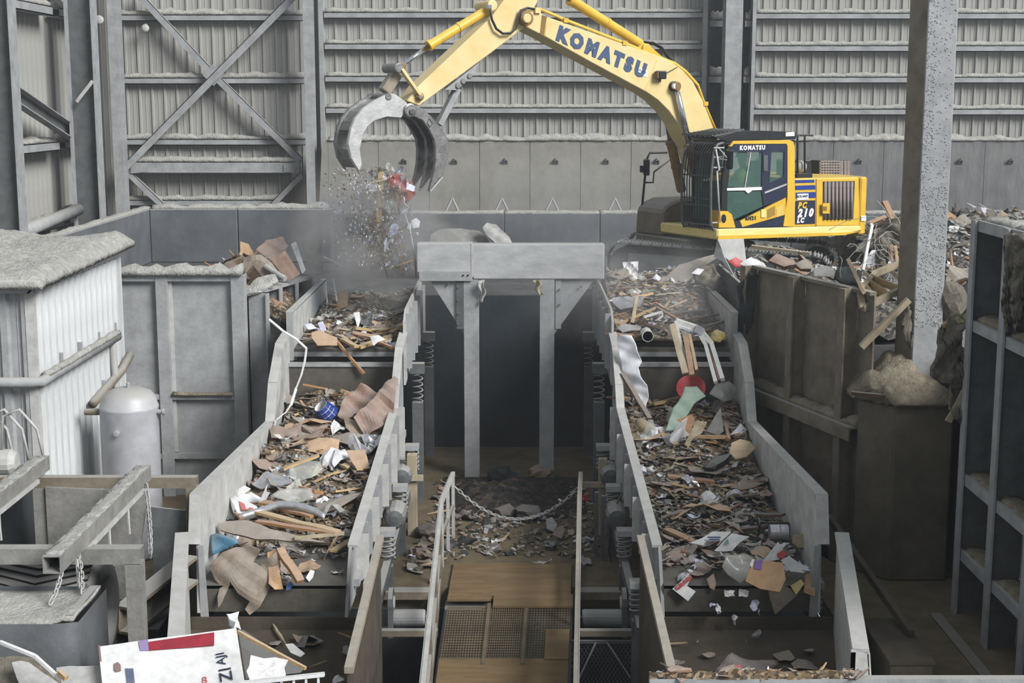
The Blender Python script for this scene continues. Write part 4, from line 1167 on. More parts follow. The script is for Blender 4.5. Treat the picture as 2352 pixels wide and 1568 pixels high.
# ---- cylinders
def cylinder(name, pa, pb, pc, yl, r1, r2, m, parent=ex):
    """barrel pa->pb, rod pb->pc (pixels on plane y=yl)"""
    A_, B_, C_ = EX(*pa, yl), EX(*pb, yl), EX(*pc, yl)
    dd = (B_ - A_).normalized()
    brl = MB().tube([A_, A_ + dd * .05, B_ - dd * .08, B_ - dd * .075, B_], [r1 * .8, r1, r1, r1 * 1.18, r1 * 1.18], 16).build(name, m, parent, smooth=False)
    MB().tube([A_.lerp(B_, .5) - dd * .03, A_.lerp(B_, .5) + dd * .03], r1 * 1.12, 16).build('clamp_band', m, brl)
    MB().tube([B_, C_], r2, 14).build('rod', 'chrome', brl, smooth=True)
    MB().lathe((C_.x, yl, C_.z), [(.07, -.07), (.09, -.06), (.09, .06), (.07, .07)], 14, 'Y').build('rod_eye', 'brown_yellow', brl)
    return brl
cylinder('arm_cylinder', (1478, 106), (1308, -2), (1248, -42), 0.0, .095, .05, 'yellow')
cylinder('boom_cylinder', (1606, 430), (1583, 330), (1552, 198), .33, .10, .06, 'brown_yellow')
cylinder('boom_cylinder', (1566, 440), (1540, 322), (1520, 205), -.33, .10, .06, 'brown_yellow')
cylinder('bucket_cylinder', (1124, 20), (984, 106), (918, 156), 0.05, .085, .042, 'yellow')

# ---- arm
arm_pts = [(935, 232), (963, 243), (1129, 121), (1201, 66), (1219, 38), (1238, -4), (1252, -60), (1205, -70), (1165, -20), (1158, 0), (1126, 42), (961, 198)]
arm = plate('arm', arm_pts, .2, -.2, 'yellow_boom', ex, bevel=.012)
pin(1132, 12, .26, -.26, .1, 'yellow_boom', arm); pin(966, 222, .27, -.27, .075, 'brown_yellow', arm); pin(966, 222, .30, .26, .045, 'cast_steel', arm, 'pin_cap')
MB().tube([EX(1126, 18, .24), EX(1130, 45, .27), EX(1140, 66, .28), EX(1155, 77, .28), EX(1172, 76, .28), EX(1184, 66, .28), EX(1190, 44, .28), EX(1196, 24, .28), EX(1212, 18, .28), EX(1226, 21, .26)], .024, 7).build('hose', 'black', arm, smooth=True)
MB().box(EX(1233, 24, .24), (.12, .1, .1)).build('hose_block', 'yellow_boom', arm)
MB().box(EX(1123, 15, .24), (.08, .06, .06)).build('hose_fitting', 'chrome', arm)
# thumb bracket and strut under the arm
br = plate('strut_bracket', [(1100, 143), (1089, 170), (1066, 190), (1052, 207), (1022, 206), (1060, 175)], .14, .08, 'steel', arm)
plate('strut_bracket', [(1100, 143), (1089, 170), (1066, 190), (1052, 207), (1022, 206), (1060, 175)], -.08, -.14, 'steel', arm)
for q in ((1080, 175), (1065, 187), (1053, 197)):
    pin(*q, .17, -.17, .05, 'cast_steel', arm, 'bracket_pin')
MB().bar(EX(1050, 203, 0), EX(1008, 286, .02), .13, .11).build('strut', 'steel', arm)
# bucket link and tipping lever
for yy in (.24, -.24):
    MB().bar(EX(921, 158, yy), EX(966, 222, yy), .05, .12, (0, 1, 0)).build('tipping_lever', 'yellow_boom', arm)
lk_ = MB().bar(EX(912, 165, .02), EX(882, 212, .02), .2, .2, (0, 1, 0)).build('bucket_link', 'tan_steel', arm, bevel=.02)
pin(917, 156, .28, -.26, .085, 'cast_steel', arm, 'link_pin'); pin(893, 222, .42, -.36, .06, 'cast_steel', arm, 'link_pin')
pin(944, 253, .46, -.36, .12, 'cast_steel', arm, 'pivot_pin'); pin(948, 256, .49, .45, .06, 'steel_dark', arm, 'pin_cap')

# ---- grapple
GY = .40
lc_out = [(908, 216), (893, 214), (858, 232), (833, 250), (815, 273), (806, 296), (800, 329), (807, 364), (826, 394)]
lc_in = [(832, 376), (827, 343), (835, 307), (846, 290), (861, 277), (890, 268), (922, 271), (931, 255), (936, 236)]
gr = plate('grapple_claw', lc_out + lc_in, GY, GY - .09, 'worn_steel', ex, bevel=.01, label='fixed curved claw of the grapple with two worn tines')
def shifted(pts, yl0, yl1):          # same local profile on another plane
    return [V((p.x, yl1, p.z)) for p in poly(pts, yl0)]
pf = shifted(lc_out + lc_in, GY, -.16)
MB().prism(pf, (0, -.09, 0)).build('far_tine', 'cast_steel', gr, bevel=.01)
def shell(name, edge, y0, y1, th, m, parent, inward):
    pts = [V((p.x, 0, p.z)) for p in poly(edge, GY)]
    c_ = V((inward.x, 0, inward.z))
    mb = MB()
    for p, q in zip(pts, pts[1:]):
        ip, iq = p + (c_ - p).normalized() * th, q + (c_ - q).normalized() * th
        mb.hexa([V((p.x, y0, p.z)), V((q.x, y0, q.z)), V((iq.x, y0, iq.z)), V((ip.x, y0, ip.z)), V((p.x, y1, p.z)), V((q.x, y1, q.z)), V((iq.x, y1, iq.z)), V((ip.x, y1, ip.z))])
    return mb.build(name, m, parent)
cen = EX(905, 330, GY)
shell('back_plate', [(885, 226), (858, 240), (835, 256), (818, 278), (810, 300)], -.16, GY - .09, .05, 'cast_steel', gr, cen)
shell('cross_plate', [(806, 345), (812, 368), (822, 386)], -.16, GY - .09, .05, 'cast_steel', gr, cen)
rc_out = [(940, 262), (942, 244), (962, 244), (990, 266), (1012, 292), (1031, 321), (1031, 357), (1015, 404), (986, 439)]
rc_in = [(996, 400), (1000, 375), (1001, 345), (998, 321), (986, 298), (972, 277)]
g2 = plate('grapple_claw', rc_out + rc_in, GY + .04, GY - .05, 'cast_steel', ex, bevel=.01, label='moving curved claw of the grapple with three pointed tines')
for yy in (.02, -.34):
    MB().prism([V((p.x, yy + .045, p.z)) for p in poly(rc_out + rc_in, GY)], (0, -.09, 0)).build('tine', 'cast_steel', g2, bevel=.01)
shell('back_plate', [(966, 250), (990, 269), (1010, 294), (1027, 322), (1028, 340)], -.34, GY - .05, .05, 'cast_steel', g2, cen)
shell('cross_plate', [(1027, 360), (1022, 380), (1013, 402)], -.34, GY - .05, .05, 'worn_steel', g2, cen)
# tooth edges bright from wear
for yy in (GY + .04, .06, -.30):
    a, b = EX(1014, 406, GY), EX(986, 439, GY)
    MB().bar(V((a.x, yy - .045, a.z)), V((b.x, yy - .045, b.z)), .1, .03).build('tooth_edge', 'worn_steel', g2)
dm = [EX(*q, GY + .046) for q in ((986, 272), (994, 283), (988, 292), (981, 281))]
for p, q in zip(dm, dm[1:] + dm[:1]):
    MB().bar(p, q, .012, .012, (0, 1, 0)).build('cast_mark', 'steel_dark', g2)

# ---- house, engine side
YL = 1.33
house = plate('engine_house', [(1508, 588), (1700, 582), (2096, 576), (2100, 1018), (1500, 1028)], YL, -YL, 'yellow', ex, Z4, bevel=.03)
E_ = YL + .004
def decal(nm, pts, m, par=house, th=.006, e=E_): return MB().prism([Z4(a, b, e) for a, b in pts], (0, th, 0)).build(nm, m, par)
decal('blue_stripe', [(1512, 602), (1685, 598), (1688, 622), (1512, 628)], 'blue_paint')
decal('blue_stripe', [(1516, 652), (1694, 646), (1696, 684), (1518, 690)], 'blue_paint')
decal('blue_stripe', [(1520, 714), (1696, 708), (1697, 760), (1520, 766)], 'blue_paint')
sk = decal('sticker', [(1532, 726), (1632, 722), (1632, 776), (1532, 782)], 'white_paint', e=E_ + .008)
text_mesh('sticker_text', 'ROLAND', .07, 'letter_blue', sk, Z4(1582, 748, E_ + .02), TXL, TYL)
bp_ = decal('model_plate', [(1518, 790), (1694, 783), (1692, 994), (1512, 1000)], 'navy')
text_mesh('model_text', 'PC', .17, 'yellow', bp_, Z4(1576, 832, E_ + .012), TXL, TYL, bold=.010, shear=.25, sx=.95)
text_mesh('model_text', '210', .22, 'white_paint', bp_, Z4(1604, 900, E_ + .012), TXL, TYL, bold=.012, shear=.25, sx=1.0)
text_mesh('model_text', 'LC', .13, 'white_paint', bp_, Z4(1560, 966, E_ + .012), TXL, TYL, bold=.008, shear=.25)
gl = decal('grille_shade_plate', [(1765, 614), (2050, 610), (2036, 953), (1768, 957)], 'black')  # flat black plate painted as the shaded gap behind the louvers
for k in range(8):
    X = 1785 + k * 34
    MB().tube([Z4(X, 616, E_ + .02), Z4(X - 3, 952, E_ + .02)], .036, 8).build('louver', 'grille', gl, smooth=True)
decal('latch_plate', [(1756, 808), (1818, 808), (1815, 902), (1756, 902)], 'yellow', gl, .03, E_ + .05)
decal('latch', [(1768, 838), (1798, 838), (1798, 876), (1768, 876)], 'brown_yellow', gl, .008, E_ + .08)
for X in (1702,):
    decal('panel_seam', [(X, 590), (X + 5, 590), (X + 3, 1020), (X - 2, 1020)], 'brown_yellow')
decal('warning_label', [(2108, 922), (2152, 920), (2152, 968), (2108, 970)], 'white_paint', e=E_ + .02)
# counterweight
zc0, zc1 = Z4(2150, 1100).z, Z4(2150, 576).z
xr_ = Z4(2098, 800).x
out = [(xr_, 1.34)]
xe = Z4(2208, 800).x
for k in range(9):
    a = R(90 * k / 8)
    out.append((xe + .32 - .32 * math.sin(a) , 1.02 + .32 * math.cos(a)))
out += [(xe - .12, .5), (xe - .14, 0)]
out += [(x, -y) for x, y in reversed(out[:-1])]
cw = MB().prism([V((x, y, zc0 + .02)) for x, y in out], (0, 0, zc1 - zc0 - .02)).build('counterweight', 'yellow', ex, bevel=.06)
# deck frame
fr_ = plate('deck_frame', [(815, 1042), (2108, 1012), (2122, 1058), (1950, 1098), (815, 1140)], 1.38, -1.36, 'frame_cream', ex, Z4, bevel=.03)
decal('skirt', [(818, 1102), (1950, 1072), (2100, 1064), (1950, 1097), (818, 1138)], 'yellow', fr_, .012, 1.384)
# equipment behind the cab and on top
bx_ = Z4(1590, 560, .9)
plate('air_intake_box', [(1530, 545), (1670, 545), (1670, 585), (1530, 588)], 1.2, .7, 'black', ex, Z4)
plate('engine_cover', [(1525, 420), (1665, 415), (1672, 585), (1525, 588)], .55, -.1, 'black', ex, Z4, bevel=.03)
mf = plate('muffler_housing', [(1735, 425), (2000, 425), (2000, 580), (1735, 580)], -.2, -.9, 'black', ex, Z4)
for i in range(7):
    for j in range(7):
        X, Y = 1745 + i * 32, 440 + j * 20
        pass
gm = MB()
for i in range(8):
    gm.bar(Z4(1742 + i * 24, 430, -.19), Z4(1742 + i * 24, 578, -.19), .05, .03, (0, 1, 0))
for j in range(7):
    gm.bar(Z4(1742, 432 + j * 24, -.185), Z4(1915, 432 + j * 24, -.185), .03, .05, (0, 1, 0))
gm.build('vent_grid', 'grille', mf)
for X in (1930, 1962, 1990):
    MB().bar(Z4(X, 428, -.19), Z4(X, 578, -.19), .08, .04, (0, 1, 0)).build('vent_bar', 'grille', mf)
for X0, X1, yl in ((1535, 1560, 1.1), (1600, 1620, .75)):
    MB().tube([Z4(X0, 585, yl), Z4(X0, 215, yl), Z4(X0 + 12, 196, yl), Z4(X1 + 50, 200, yl - .3)], .022, 7).build('grab_rail', 'black', ex, smooth=True)
MB().lathe(Z4(1560, 480, .6), [(.02, -.1), (.11, -.08), (.13, 0), (.11, .08), (.02, .1)], 14, 'Y').build('air_cleaner', 'steel_light', ex, smooth=True)

# ---- right-hand tool box and front deck with handrail
xb0, xb1 = EX(1600, 500, -.5).x, EX(1490, 480, -.9).x
tb = MB().prism([V((xb1 - .12, -1.34, 1.62)), V((xb1, -1.34, 1.5)), V((xb1 + .03, -1.34, .98)), V((xb1 - 1.6, -1.34, .98)), V((xb1 - 1.6, -1.34, 1.75)), V((xb1 - .4, -1.34, 1.72))], (0, .92, 0)).build('tool_box', 'steel_brown', ex, bevel=.05)
MB().prism([V((xb1 + .02, -1.36, .98)), V((xb1 - 1.6, -1.36, .98)), V((xb1 - 1.6, -1.36, .62)), V((xb1 - .05, -1.36, .74))], (0, 1.8, 0)).build('front_deck', 'steel_brown', ex, bevel=.03)
yy = -1.25
MB().tube([EX(1472, 505, yy), EX(1480, 420, yy), EX(1486, 365, yy), EX(1492, 351, yy), EX(1532, 350, yy)], .025, 8).build('grab_rail', 'black', ex, smooth=True)
MB().tube([EX(1481, 419, yy), EX(1500, 419, yy), EX(1502, 395, yy), EX(1540, 366, yy)], .02, 7).build('grab_rail', 'black', ex, smooth=True)
mr_ = MB().box(EX(1485, 384, yy), (.08, .16, .34)).build('rear_mirror', 'black', ex, bevel=.02)
MB().box(EX(1477, 388, yy), (.1, .1, .14)).build('mirror_arm', 'black', mr_)

# ---- cab
Yc, Yi = 1.33, .37
cab = MB()
xf, xr2 = Z4(860, 900).x, Z4(1505, 900).x
zf, zt_ = Z4(900, 1025).z, Z4(1300, 245).z
cab.mm((xr2, Yi, zf), (xf, Yc - .02, zf + .06))
cab.mm((xr2 + .02, Yi, zt_ - .06), (xf - .05, Yc - .03, zt_ - .01))
cab.mm((xr2, Yi, zf), (xr2 + .05, Yc - .02, zf + .9))
cab = cab.build('cab', 'black', ex)
def cp_(nm, pts, m, th=.05, e=Yc): return MB().prism([Z4(a, b, e) for a, b in pts], (0, -th, 0)).build(nm, m, cab)
cp_('top_band', [(935, 300), (958, 274), (1442, 274), (1442, 346), (938, 350)], 'navy')
cp_('front_pillar', [(900, 335), (940, 296), (945, 350), (908, 662), (902, 868), (850, 880), (862, 560)], 'black')
cp_('centre_pillar', [(1220, 344), (1302, 344), (1283, 632), (1242, 716), (1236, 868), (1214, 700)], 'navy')
cp_('rear_pillar', [(1418, 344), (1444, 344), (1442, 632), (1412, 572)], 'navy')
cp_('rear_panel', [(1283, 630), (1414, 570), (1444, 632), (1434, 760), (1238, 836), (1241, 714)], 'navy')
cp_('chrome_trim', [(1242, 708), (1440, 632), (1440, 646), (1242, 724)], 'steel_light', .02, Yc + .012)
cp_('yellow_frame', [(925, 300), (958, 248), (1466, 240), (1498, 256), (1512, 300), (1512, 1022), (1408, 1016), (1446, 762), (1446, 292), (1436, 274), (962, 276), (940, 300)], 'yellow', .07, Yc + .01)
cp_('yellow_corner', [(830, 880), (905, 880), (945, 912), (978, 1030), (828, 1030)], 'yellow', .3, Yc + .01)
cp_('corner_eye', [(872 + 22 * math.cos(R(q)), 948 + 40 * math.sin(R(q))) for q in range(0, 360, 30)], 'black', .01, Yc + .016)
dp = cp_('door_panel', [(1020, 972), (1430, 760), (1430, 912), (1040, 1024)], 'yellow', .05, Yc + .01)
for k in range(7):
    MB().bar(Z4(1264, 870 + 12 * k, Yc + .014), Z4(1332, 836 + 12 * k, Yc + .014), .01, .02, (0, 1, 0)).build('vent_slot', 'brown_yellow', dp)
for k in range(7):
    MB().bar(Z4(1345, 862 + 12 * k, Yc + .014), Z4(1408, 828 + 12 * k, Yc + .014), .008, .015, (0, 1, 0)).build('vent_slot', 'frame_cream', dp)
text_mesh('door_text', 'RH21', .1, 'navy', dp, Z4(1116, 945, Yc + .018), TXL, TYL, bold=.005)
cp_('lower_panel', [(978, 1030), (955, 960), (1018, 972), (1040, 1024), (1430, 912), (1408, 1018)], 'navy', .04, Yc)
cp_('door_hinge', [(1210, 866), (1252, 866), (1252, 938), (1210, 938)], 'frame_cream', .03, Yc + .03)
text_mesh('cab_text', 'KOMATSU', .115, 'white_paint', cab, Z4(1130, 312, Yc + .008), TXL, TYL, bold=.006)
g = cp_('door_glass', [(946, 352), (1220, 352), (1214, 664), (908, 664)], 'glass', .008, Yc - .02)
cp_('lower_glass', [(906, 700), (1214, 700), (1234, 834), (958, 960), (902, 868)], 'glass', .008, Yc - .02)
cp_('rear_glass', [(1302, 346), (1418, 346), (1413, 570), (1284, 630)], 'glass', .008, Yc - .02)
cp_('window_bar', [(902, 674), (1214, 664), (1214, 690), (1130, 694), (1092, 722), (1062, 694), (902, 696)], 'white_paint', .03, Yc + .01)
cp_('window_bar', [(1112, 352), (1120, 352), (1068, 664), (1060, 664)], 'steel_light', .012, Yc - .0)
cp_('bracket', [(1232, 378), (1270, 378), (1268, 520), (1232, 520)], 'steel_dark', .03, Yc + .02)
# far side, rear and front of the cab
MB().mm((xr2, Yi, zf), (xf, Yi + .04, zf + .85)).mm((xr2, Yi, zt_ - .25), (xf, Yi + .04, zt_)).mm((xr2, Yi, zf), (xr2 + .15, Yi + .04, zt_)).mm((xf - .12, Yi, zf), (xf, Yi + .04, zt_)).build('far_wall', 'black', cab)
MB().mm((xr2, Yi + .04, zt_ - .25), (xr2 + .05, Yc - .05, zt_)).build('rear_header', 'black', cab)
MB().mm((xf - .02, Yi, zf), (xf + .02, Yc - .05, zf + .12)).build('front_sill', 'black', cab)
MB().mm((xf - .08, Yi, zt_ - .1), (xf - .02, Yc - .05, zt_)).build('front_header', 'black', cab)
MB().prism([V((xf, Yi + .04, zf + .12)), V((xf, Yc - .06, zf + .12)), V((xf - .06, Yc - .06, zt_ - .1)), V((xf - .06, Yi + .04, zt_ - .1))], (.01, 0, 0)).build('windscreen', 'glass', cab)
# front guard
def gprof(yl):
    return [V((xf - .05, yl, zt_ - .02)), V((xf + .10, yl, zt_ - .06)), V((xf + .2, yl, zt_ - .2)), V((xf + .24, yl, zt_ - .5)), V((xf + .26, yl, zf + .9)), V((xf + .24, yl, zf + .1)), V((xf + .18, yl, zf - .04)), V((xf + .02, yl, zf - .02))]
gd = MB()
for k in range(12):
    yl = Yi - .02 + (Yc - .04 - Yi) * k / 11
    MB().tube(gprof(yl), .014 if 0 < k < 11 else .028, 6).build('guard_bar', 'black' if 0 < k < 11 else 'steel_dark', cab, smooth=True)
for z in (zf + .05, zf + .42, zf + .55, zf + 1.0, zf + 1.4, zt_ - .22):
    MB().bar((xf + .25 - (.06 if z > zt_ - .3 else 0), Yi - .03, z), (xf + .25 - (.06 if z > zt_ - .3 else 0), Yc - .04, z), .012, .03).build('guard_cross_bar', 'steel_dark', cab)
for z in (zt_ - .12, zt_ - .3, zt_ - .5, zf + .1):
    MB().bar((xf + .22, Yc - .04, z), (xf - .02, Yc - .02, z), .025, .025).build('guard_stay', 'steel_light', cab)
MB().tube([(xf + .2, Yc, zt_ - .15), (xf + .1, Yc, zt_ - .55), (xf + .16, Yc, zf + 1.1), (xf + .06, Yc, zf + .1)], .02, 6).build('guard_rail', 'steel_light', cab, smooth=True)
# mirror
c = Z4(925, 415, 1.48)
m1_ = MB().box(c, (.06, .2, .38)).build('door_mirror', 'black', cab, bevel=.03)
MB().tube([Z4(900, 400, 1.46), Z4(850, 340, 1.35), Z4(830, 320, 1.3)], .014, 6).build('mirror_stay', 'steel_light', m1_)
MB().tube([Z4(900, 420, 1.46), Z4(830, 410, 1.3)], .014, 6).build('mirror_stay', 'steel_light', m1_)
# roof guard
rg = plate('roof_guard', [(820, 222), (990, 166), (1200, 156), (1518, 168), (1520, 236), (1100, 238), (1000, 240), (900, 250)], 1.34, 1.28, 'black', ex, Z4)
pz = poly([(820, 222), (990, 166), (1200, 156), (1518, 168), (1520, 236), (1000, 240)], 1.34, Z4)
MB().prism([V((p.x, Yi, p.z)) for p in pz], (0, -.06, 0)).build('far_side_plate', 'black', rg)
x_front, x_mid, x_rear = pz[0].x, Z4(990, 166, 1.34).x, pz[3].x
zg0, zg1 = pz[0].z, pz[1].z
for k in range(9):
    u = k / 8
    MB().bar((x_front + .1 + (x_mid - x_front - .3) * u, Yi - .03, zg0 + .05 + (zg1 - zg0 - .02) * min(1, u)), (x_front + .1 + (x_mid - x_front - .3) * u, 1.31, zg0 + .05 + (zg1 - zg0 - .02) * min(1, u)), .03, .03).build('roof_bar', 'steel_dark', rg)
for k in range(7):
    yl = Yi + (1.3 - Yi) * k / 6
    MB().bar((x_front + .06, yl, zg0 + .03), (x_mid - .2, yl, zg1 + .04), .02, .03).build('roof_bar', 'steel_dark', rg)
MB().mm((x_rear, Yi, zg1 - .06), (x_mid - .15, 1.30, zg1 - .02)).build('roof_plate', 'steel_dark', rg)
decal('reflector', [(1428, 172), (1506, 168), (1506, 204), (1428, 208)], 'white_paint', rg, .01, 1.342)
# seat and console
xs_ = EX(1712, 430, .85).x
MB().box((xs_ - .02, .85, zf + .42), (.5, .5, .14)).build('seat_cushion', 'black', cab, bevel=.03)
MB().box((xs_ - .27, .85, zf + .85), (.14, .5, .8), Euler((0, R(-8), 0))).build('seat_back', 'black', cab, bevel=.03)
MB().mm((xs_ - .2, .7, zf + .06), (xs_ + .1, 1.0, zf + .36)).build('seat_base', 'black', cab)
MB().box((xs_ + .35, 1.12, zf + .55), (.4, .1, .2)).build('armrest_console', 'steel_dark', cab)

# ---- undercarriage
UY = R(-14)
Minv = Matrix.Rotation(-(math.pi + TH), 3, 'Z')
ud = Minv @ V((math.cos(UY), math.sin(UY), 0)); un = Minv @ V((math.sin(UY), -math.cos(UY), 0))   # along track, towards camera
tilt = -.045
def UP(a, b, z): return ud * a + un * b + V((0, 0, z + tilt * a))
uc = MB().hexa([UP(-.9, -.9, .25), UP(.9, -.9, .25), UP(.9, .9, .25), UP(-.9, .9, .25), UP(-.8, -.8, .7), UP(.8, -.8, .7), UP(.8, .8, .7), UP(-.8, .8, .7)]).build('undercarriage', 'steel_dark', ex)
MB().lathe((0, 0, .55), [(.6, 0), (.65, .05), (.65, .2), (.6, .3)], 28).build('slew_ring', 'steel_dark', uc)
shoe = MB().mm((-.095, -.3, -.015), (.095, .3, .015))
for gx in (-.07, 0, .07): shoe.mm((gx - .008, -.3, .015), (gx + .008, .3, .045))
shm = shoe.mesh('track_shoe', 'steel_dark')
HL, RR, NS = 1.85, .40, 47
per = 4 * HL + 2 * math.pi * RR
yaw = math.atan2(ud.y, ud.x)
for side in (1, -1):
    cb_ = 1.28 * side
    trk = MB().hexa([UP(-1.8, cb_ - .16, .15), UP(1.8, cb_ - .16, .15), UP(1.8, cb_ + .16, .15), UP(-1.8, cb_ + .16, .15), UP(-1.8, cb_ - .16, .62), UP(1.8, cb_ - .16, .62), UP(1.8, cb_ + .16, .62), UP(-1.8, cb_ + .16, .62)]).build('track', 'steel_dark', ex)
    for a in (-HL, HL):
        c0, c1 = UP(a, cb_ - .1, RR), UP(a, cb_ + .1, RR)
        MB().tube([c0, c1], RR - .06, 18).build('sprocket', 'steel_dark', trk)
    for k in range(NS):
        s_ = per * k / NS
        if s_ < 2 * HL: a, z, an = -HL + s_, 2 * RR, 0
        elif s_ < 2 * HL + math.pi * RR: q = (s_ - 2 * HL) / RR; a, z, an = HL + RR * math.sin(q), RR + RR * math.cos(q), q
        elif s_ < 4 * HL + math.pi * RR: a, z, an = HL - (s_ - 2 * HL - math.pi * RR), 0, math.pi
        else: q = (s_ - 4 * HL - math.pi * RR) / RR; a, z, an = -HL - RR * math.sin(q), RR - RR * math.cos(q), math.pi + q
        rm = Matrix.Rotation(yaw, 3, 'Z') @ Matrix.Rotation(an - tilt, 3, 'Y')
        share(shm, 'track_shoe', UP(a, cb_, z + .03), trk, rot=rm.to_euler())

# ---- operator
def skin_body(name, joints, edges, m, parent=None, label=None, cat=None, loc=V((0, 0, 0)), sub=2):
    me = bpy.data.meshes.new(name)
    me.from_pydata([tuple(j[0]) for j in joints], edges, [])
    ob = bpy.data.objects.new(name, me); COL.objects.link(ob)
    sk_ = ob.modifiers.new('skin', 'SKIN')
    for k, sv in enumerate(me.skin_vertices[0].data):
        sv.radius = joints[k][1] if isinstance(joints[k][1], tuple) else (joints[k][1],) * 2
        sv.use_root = (k == 0)
    sb = ob.modifiers.new('sub', 'SUBSURF'); sb.levels = sb.render_levels = sub
    me.materials.append(MT[m])
    ob.location = loc
    if parent is not None: ob.parent = parent
    WL[ob.name] = V(loc)
    return tag(ob, label, cat)
defm('work_trousers', (70, 92, 104), (56, 76, 88), scale=9)
defm('hivis', (176, 216, 60), (160, 200, 50), scale=9)
defm('orange', (236, 120, 40), (220, 100, 34), scale=9)
defm('skin', (196, 150, 122), (184, 138, 110), scale=9)
so = EC + EH * xs_ + EL * .85 + V((0, 0, zf + .5))
rz = math.pi + TH
pj = [((0, 0, .1), .13), ((.03, 0, .3), (.15, .12)), ((.05, 0, .5), (.17, .12)), ((.06, 0, .62), (.07, .07)), ((.09, 0, .70), (.075, .07)), ((.11, 0, .80), (.10, .085)), ((.11, 0, .88), (.085, .075)),
      ((.05, .2, .52), .065), ((.16, .26, .3), .052), ((.42, .24, .24), .038), ((.5, .23, .25), .035),
      ((.05, -.2, .52), .065), ((.16, -.26, .3), .052), ((.42, -.24, .24), .038), ((.5, -.23, .25), .035),
      ((.05, .1, .06), .10), ((.48, .13, .12), .075), ((.55, .13, -.3), .055), ((.66, .13, -.34), .04),
      ((.05, -.1, .06), .10), ((.48, -.13, .12), .075), ((.55, -.13, -.3), .055), ((.66, -.13, -.34), .04)]
pe = [(0, 1), (1, 2), (2, 3), (3, 4), (4, 5), (5, 6), (2, 7), (7, 8), (8, 9), (9, 10), (2, 11), (11, 12), (12, 13), (13, 14), (0, 15), (15, 16), (16, 17), (17, 18), (0, 19), (19, 20), (20, 21), (21, 22)]
pers = skin_body('person', pj, pe, 'work_trousers', label='person in a bright vest and hard hat seated at the controls in the cab', cat='person', loc=so)
pers.rotation_euler = (0, 0, rz)
WL[pers.name] = V((0, 0, 0))
vest = MB().lathe((.045, 0, .16), [(.17, 0), (.19, .1), (.2, .25), (.19, .36), (.1, .45)], 16).build('vest', 'hivis', pers, smooth=True)
MB().lathe((.045, 0, .27), [(.197, 0), (.2, .0), (.206, .05), (.2, .05)], 16).build('vest_band', 'orange', vest)
MB().lathe((.11, 0, .84), [(.15, -.01), (.15, .0), (.125, .01), (.12, .06), (.08, .11), (.02, .125)], 18).build('hard_hat', 'white_paint', pers, smooth=True)
MB().lathe((.1, 0, .78), [(.06, -.1), (.088, -.05), (.094, 0), (.09, .05), (.05, .08)], 14).build('face', 'skin', pers, smooth=True)
MB().lathe((.19, 0, .77), [(.002, .02), (.012, .0), (.016, -.02), (.002, -.03)], 8).build('nose', 'skin', pers, smooth=True)
print('EXDBG', 'boom', (EX(1212, 42, BY) - EX(1625, 395, BY)).length, 'arm', (EX(1212, 42, .2) - EX(944, 253, .2)).length, 'cab x', xf, xr2, 'z', zf, zt_, 'tail', xe, 'tip', EX(905, 330, GY), 'boomfoot', EX(1625, 395, BY))
# ================================================================== waste: materials and generic pieces
for k, c1, c2, kw in (
    ('card_brown', (142, 118, 94), (112, 92, 74), {}), ('card_tan', (182, 146, 108), (158, 124, 90), {}), ('card_grey', (138, 126, 112), (110, 100, 90), {}),
    ('card_red', (142, 114, 98), (112, 90, 78), {}), ('paper_white', (222, 222, 222), (190, 190, 190), {}), ('paper_lilac', (204, 206, 226), (176, 178, 200), {}),
    ('paper_grey', (166, 166, 164), (136, 136, 134), {}), ('wood_orange', (168, 126, 86), (130, 96, 66), dict(stretch=(.3, 3, 3))),
    ('wood_dark', (104, 86, 70), (76, 62, 50), dict(stretch=(.3, 3, 3))), ('wood_buff', (188, 160, 118), (154, 128, 92), dict(stretch=(.3, 3, 3))),
    ('plastic_black', (34, 35, 38), (22, 23, 26), dict(rough=.35, spec=.5)), ('plastic_blue', (52, 88, 150), (42, 72, 128), dict(rough=.4)),
    ('plastic_green', (60, 124, 84), (48, 104, 70), dict(rough=.4)), ('plastic_red', (190, 44, 48), (160, 36, 40), dict(rough=.4)),
    ('foil', (206, 208, 212), (168, 170, 176), dict(rough=.25, metal=.7)), ('film_white', (232, 233, 236), (212, 214, 220), dict(rough=.5, spec=.4, alpha=.85)),
    ('film_clear', (210, 212, 206), (186, 188, 180), dict(rough=.2, spec=.5, alpha=.42)), ('stone', (164, 150, 122), (134, 122, 98), dict(bump=.5)),
    ('fabric_teal', (74, 118, 140), (62, 100, 122), dict(bump=.4)), ('fabric_green', (128, 152, 136), (108, 132, 116), dict(bump=.3)),
    ('fabric_red', (140, 56, 54), (116, 46, 46), dict(bump=.3)), ('fabric_mauve', (96, 82, 78), (74, 64, 62), dict(bump=.5)), ('carpet', (176, 156, 116), (146, 128, 94), dict(bump=.4)),
    ('foam_yellow', (226, 204, 132), (200, 178, 110), dict(bump=.6)), ('sheet_grey', (128, 128, 124), (104, 104, 100), {}), ('purple', (112, 88, 156), (100, 78, 142), {}),
    ('pipe_white', (214, 214, 208), (190, 190, 184), {}), ('maroon', (104, 44, 44), (84, 36, 36), {})):
    kw.setdefault('rough', .9)
    defm(k, c1, c2, scale=9, dust=.35, **kw)

